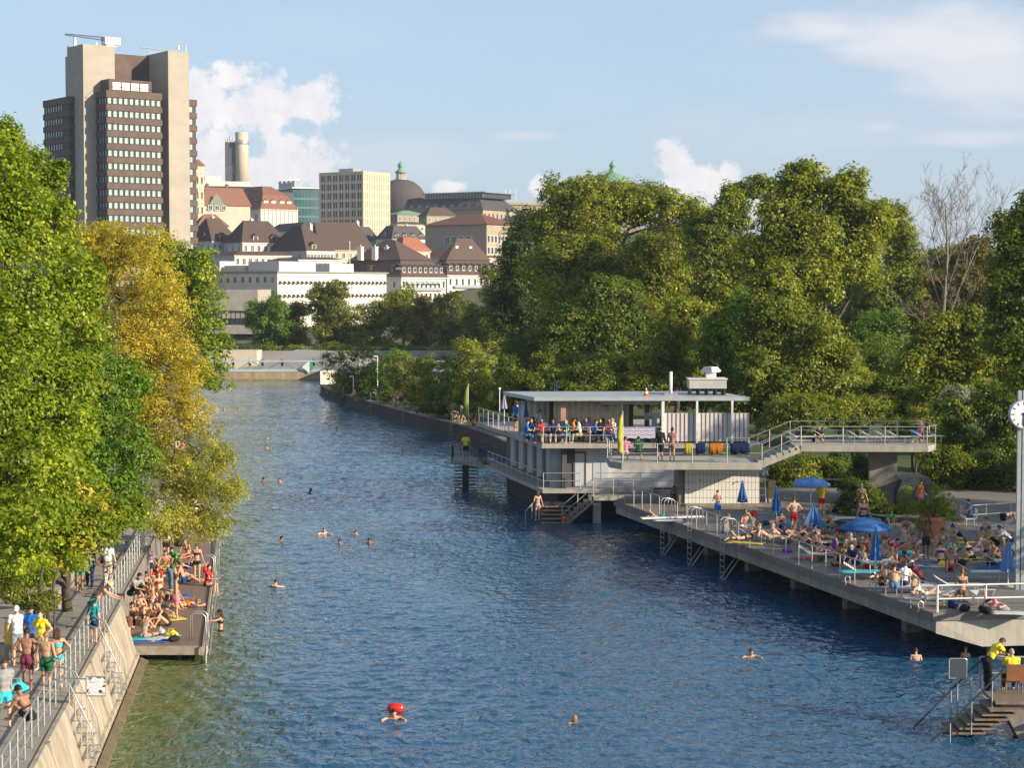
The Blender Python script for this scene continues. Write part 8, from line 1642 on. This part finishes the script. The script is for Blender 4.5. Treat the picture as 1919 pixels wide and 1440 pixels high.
# white slatted chair of the person at the back
q = G(1818, 987, ZD); t = thing('slatted_chair', 'white slatted garden chair at the back of the deck', 'chair', q)
m = MB(); [m.obox((q.x - .26, q.y - .25 + k * .08, q.z + .37), (.52, 0, 0), (0, .06, 0), (0, 0, .02)) for k in range(6)]; m.build('seat', mSlat, t)
m = MB(); [m.obox((q.x + .27, q.y - .26, q.z + .42 + k * .08), (.02, 0, .055), (0, .5, 0), (.012, 0, 0)) for k in range(6)]; m.build('backrest', mSlat, t)
for dx in (-.25, .25):
    for dy in (-.25, .25): MB().tube([(q.x + dx, q.y + dy, q.z), (q.x + dx, q.y + dy, q.z + .37)], .018, 6).build('leg', mSteel, t)
# bicycles on the path
def bike0():
    t = thing('bicycle', 'x', 'bicycle'); r = .34
    for x in (-.52, .52):
        m = MB(); pts = [(x + r * math.cos(a), 0, r + r * math.sin(a)) for a in np.linspace(0, 2 * PI, 25)]; m.tube(pts, .018, 6, False)
        wl_ = m.build('wheel', mBlack, t, True); m = MB(); [m.tube([(x, 0, r), (x + r * math.cos(a), 0, r + r * math.sin(a))], .003, 3) for a in np.linspace(0, 2 * PI, 17)[:-1]]; m.build('spokes', mSteel, wl_)
    m = MB(); bb, se, hd_, ra, fa = (-.08, 0, .29), (-.22, 0, .82), (.36, 0, .85), (-.52, 0, .34), (.52, 0, .34)
    for a, b_ in ((bb, se), (bb, (.38, 0, .72)), (se, hd_), (bb, ra), ((-.2, 0, .74), ra), (hd_, fa), ((.33, 0, 1.0), hd_)): m.tube([a, b_], .016, 6)
    f = m.build('frame', mPaint, t); MB().tube([(.38, -.28, 1.0), (.33, 0, 1.02), (.38, .28, 1.0)], .013, 6).build('handlebar', mBlack, t); MB().sph((-.24, 0, .90), (.14, .07, .035), 10, 6).build('saddle', mBlack, t, True)
    MB().lathe([(.09, -.01), (.09, .01)], (0, 0, 0), 14).build('chainring', mSteel, f).matrix_local = Matrix.Translation((-.08, -.03, .29)) @ Matrix.Rotation(PI / 2, 4, 'X')
    return t
bk = bike0()
for i, (y, off, rz, c, la) in enumerate(((64.5, -.62, 97, 'black', 'black bicycle leaning on the railing, nearest one'), (66.2, -.65, 100, 'maroon', 'dark red bicycle leaning on the railing behind the black one'), (71.5, -.7, 95, 'white', 'white bicycle parked at the railing behind the child'), (75.0, -.7, 98, 'grey', 'grey bicycle parked under the trees at the railing'), (80.0, -.7, 97, 'navy', 'blue bicycle parked farthest up the path'))):
    p = le(y, off, 2.0)
    if i == 0: o = bk; o.location = p; o.rotation_euler = (R_(0), 0, R_(rz)); o['label'] = la; o['group'] = 'bicycles at the path railing'
    else: o = dup(bk, p, R_(rz), la, 'bicycles at the path railing')
    o.rotation_euler = (R_(6), 0, R_(rz))
    for ch in o.children:
        if ch.name.startswith('frame'): ch.color = (*CC[c], 1)
# ================================================================ evening haze
hz = MB().b2((-3900, -150, -5), (3900, 5300, 112)); hm = bpy.data.materials.new('haze_air'); hm.use_nodes = True; nt = hm.node_tree; nt.nodes.clear()
pv = nt.nodes.new('ShaderNodeVolumePrincipled'); pv.inputs['Color'].default_value = (.80, .88, 1, 1); pv.inputs['Density'].default_value = .00012; pv.inputs['Anisotropy'].default_value = .3
oo = nt.nodes.new('ShaderNodeOutputMaterial'); nt.links.new(pv.outputs[0], oo.inputs['Volume'])
tag(hz.build('haze', hm), kind='stuff')
scene.cycles.volume_bounces = 0
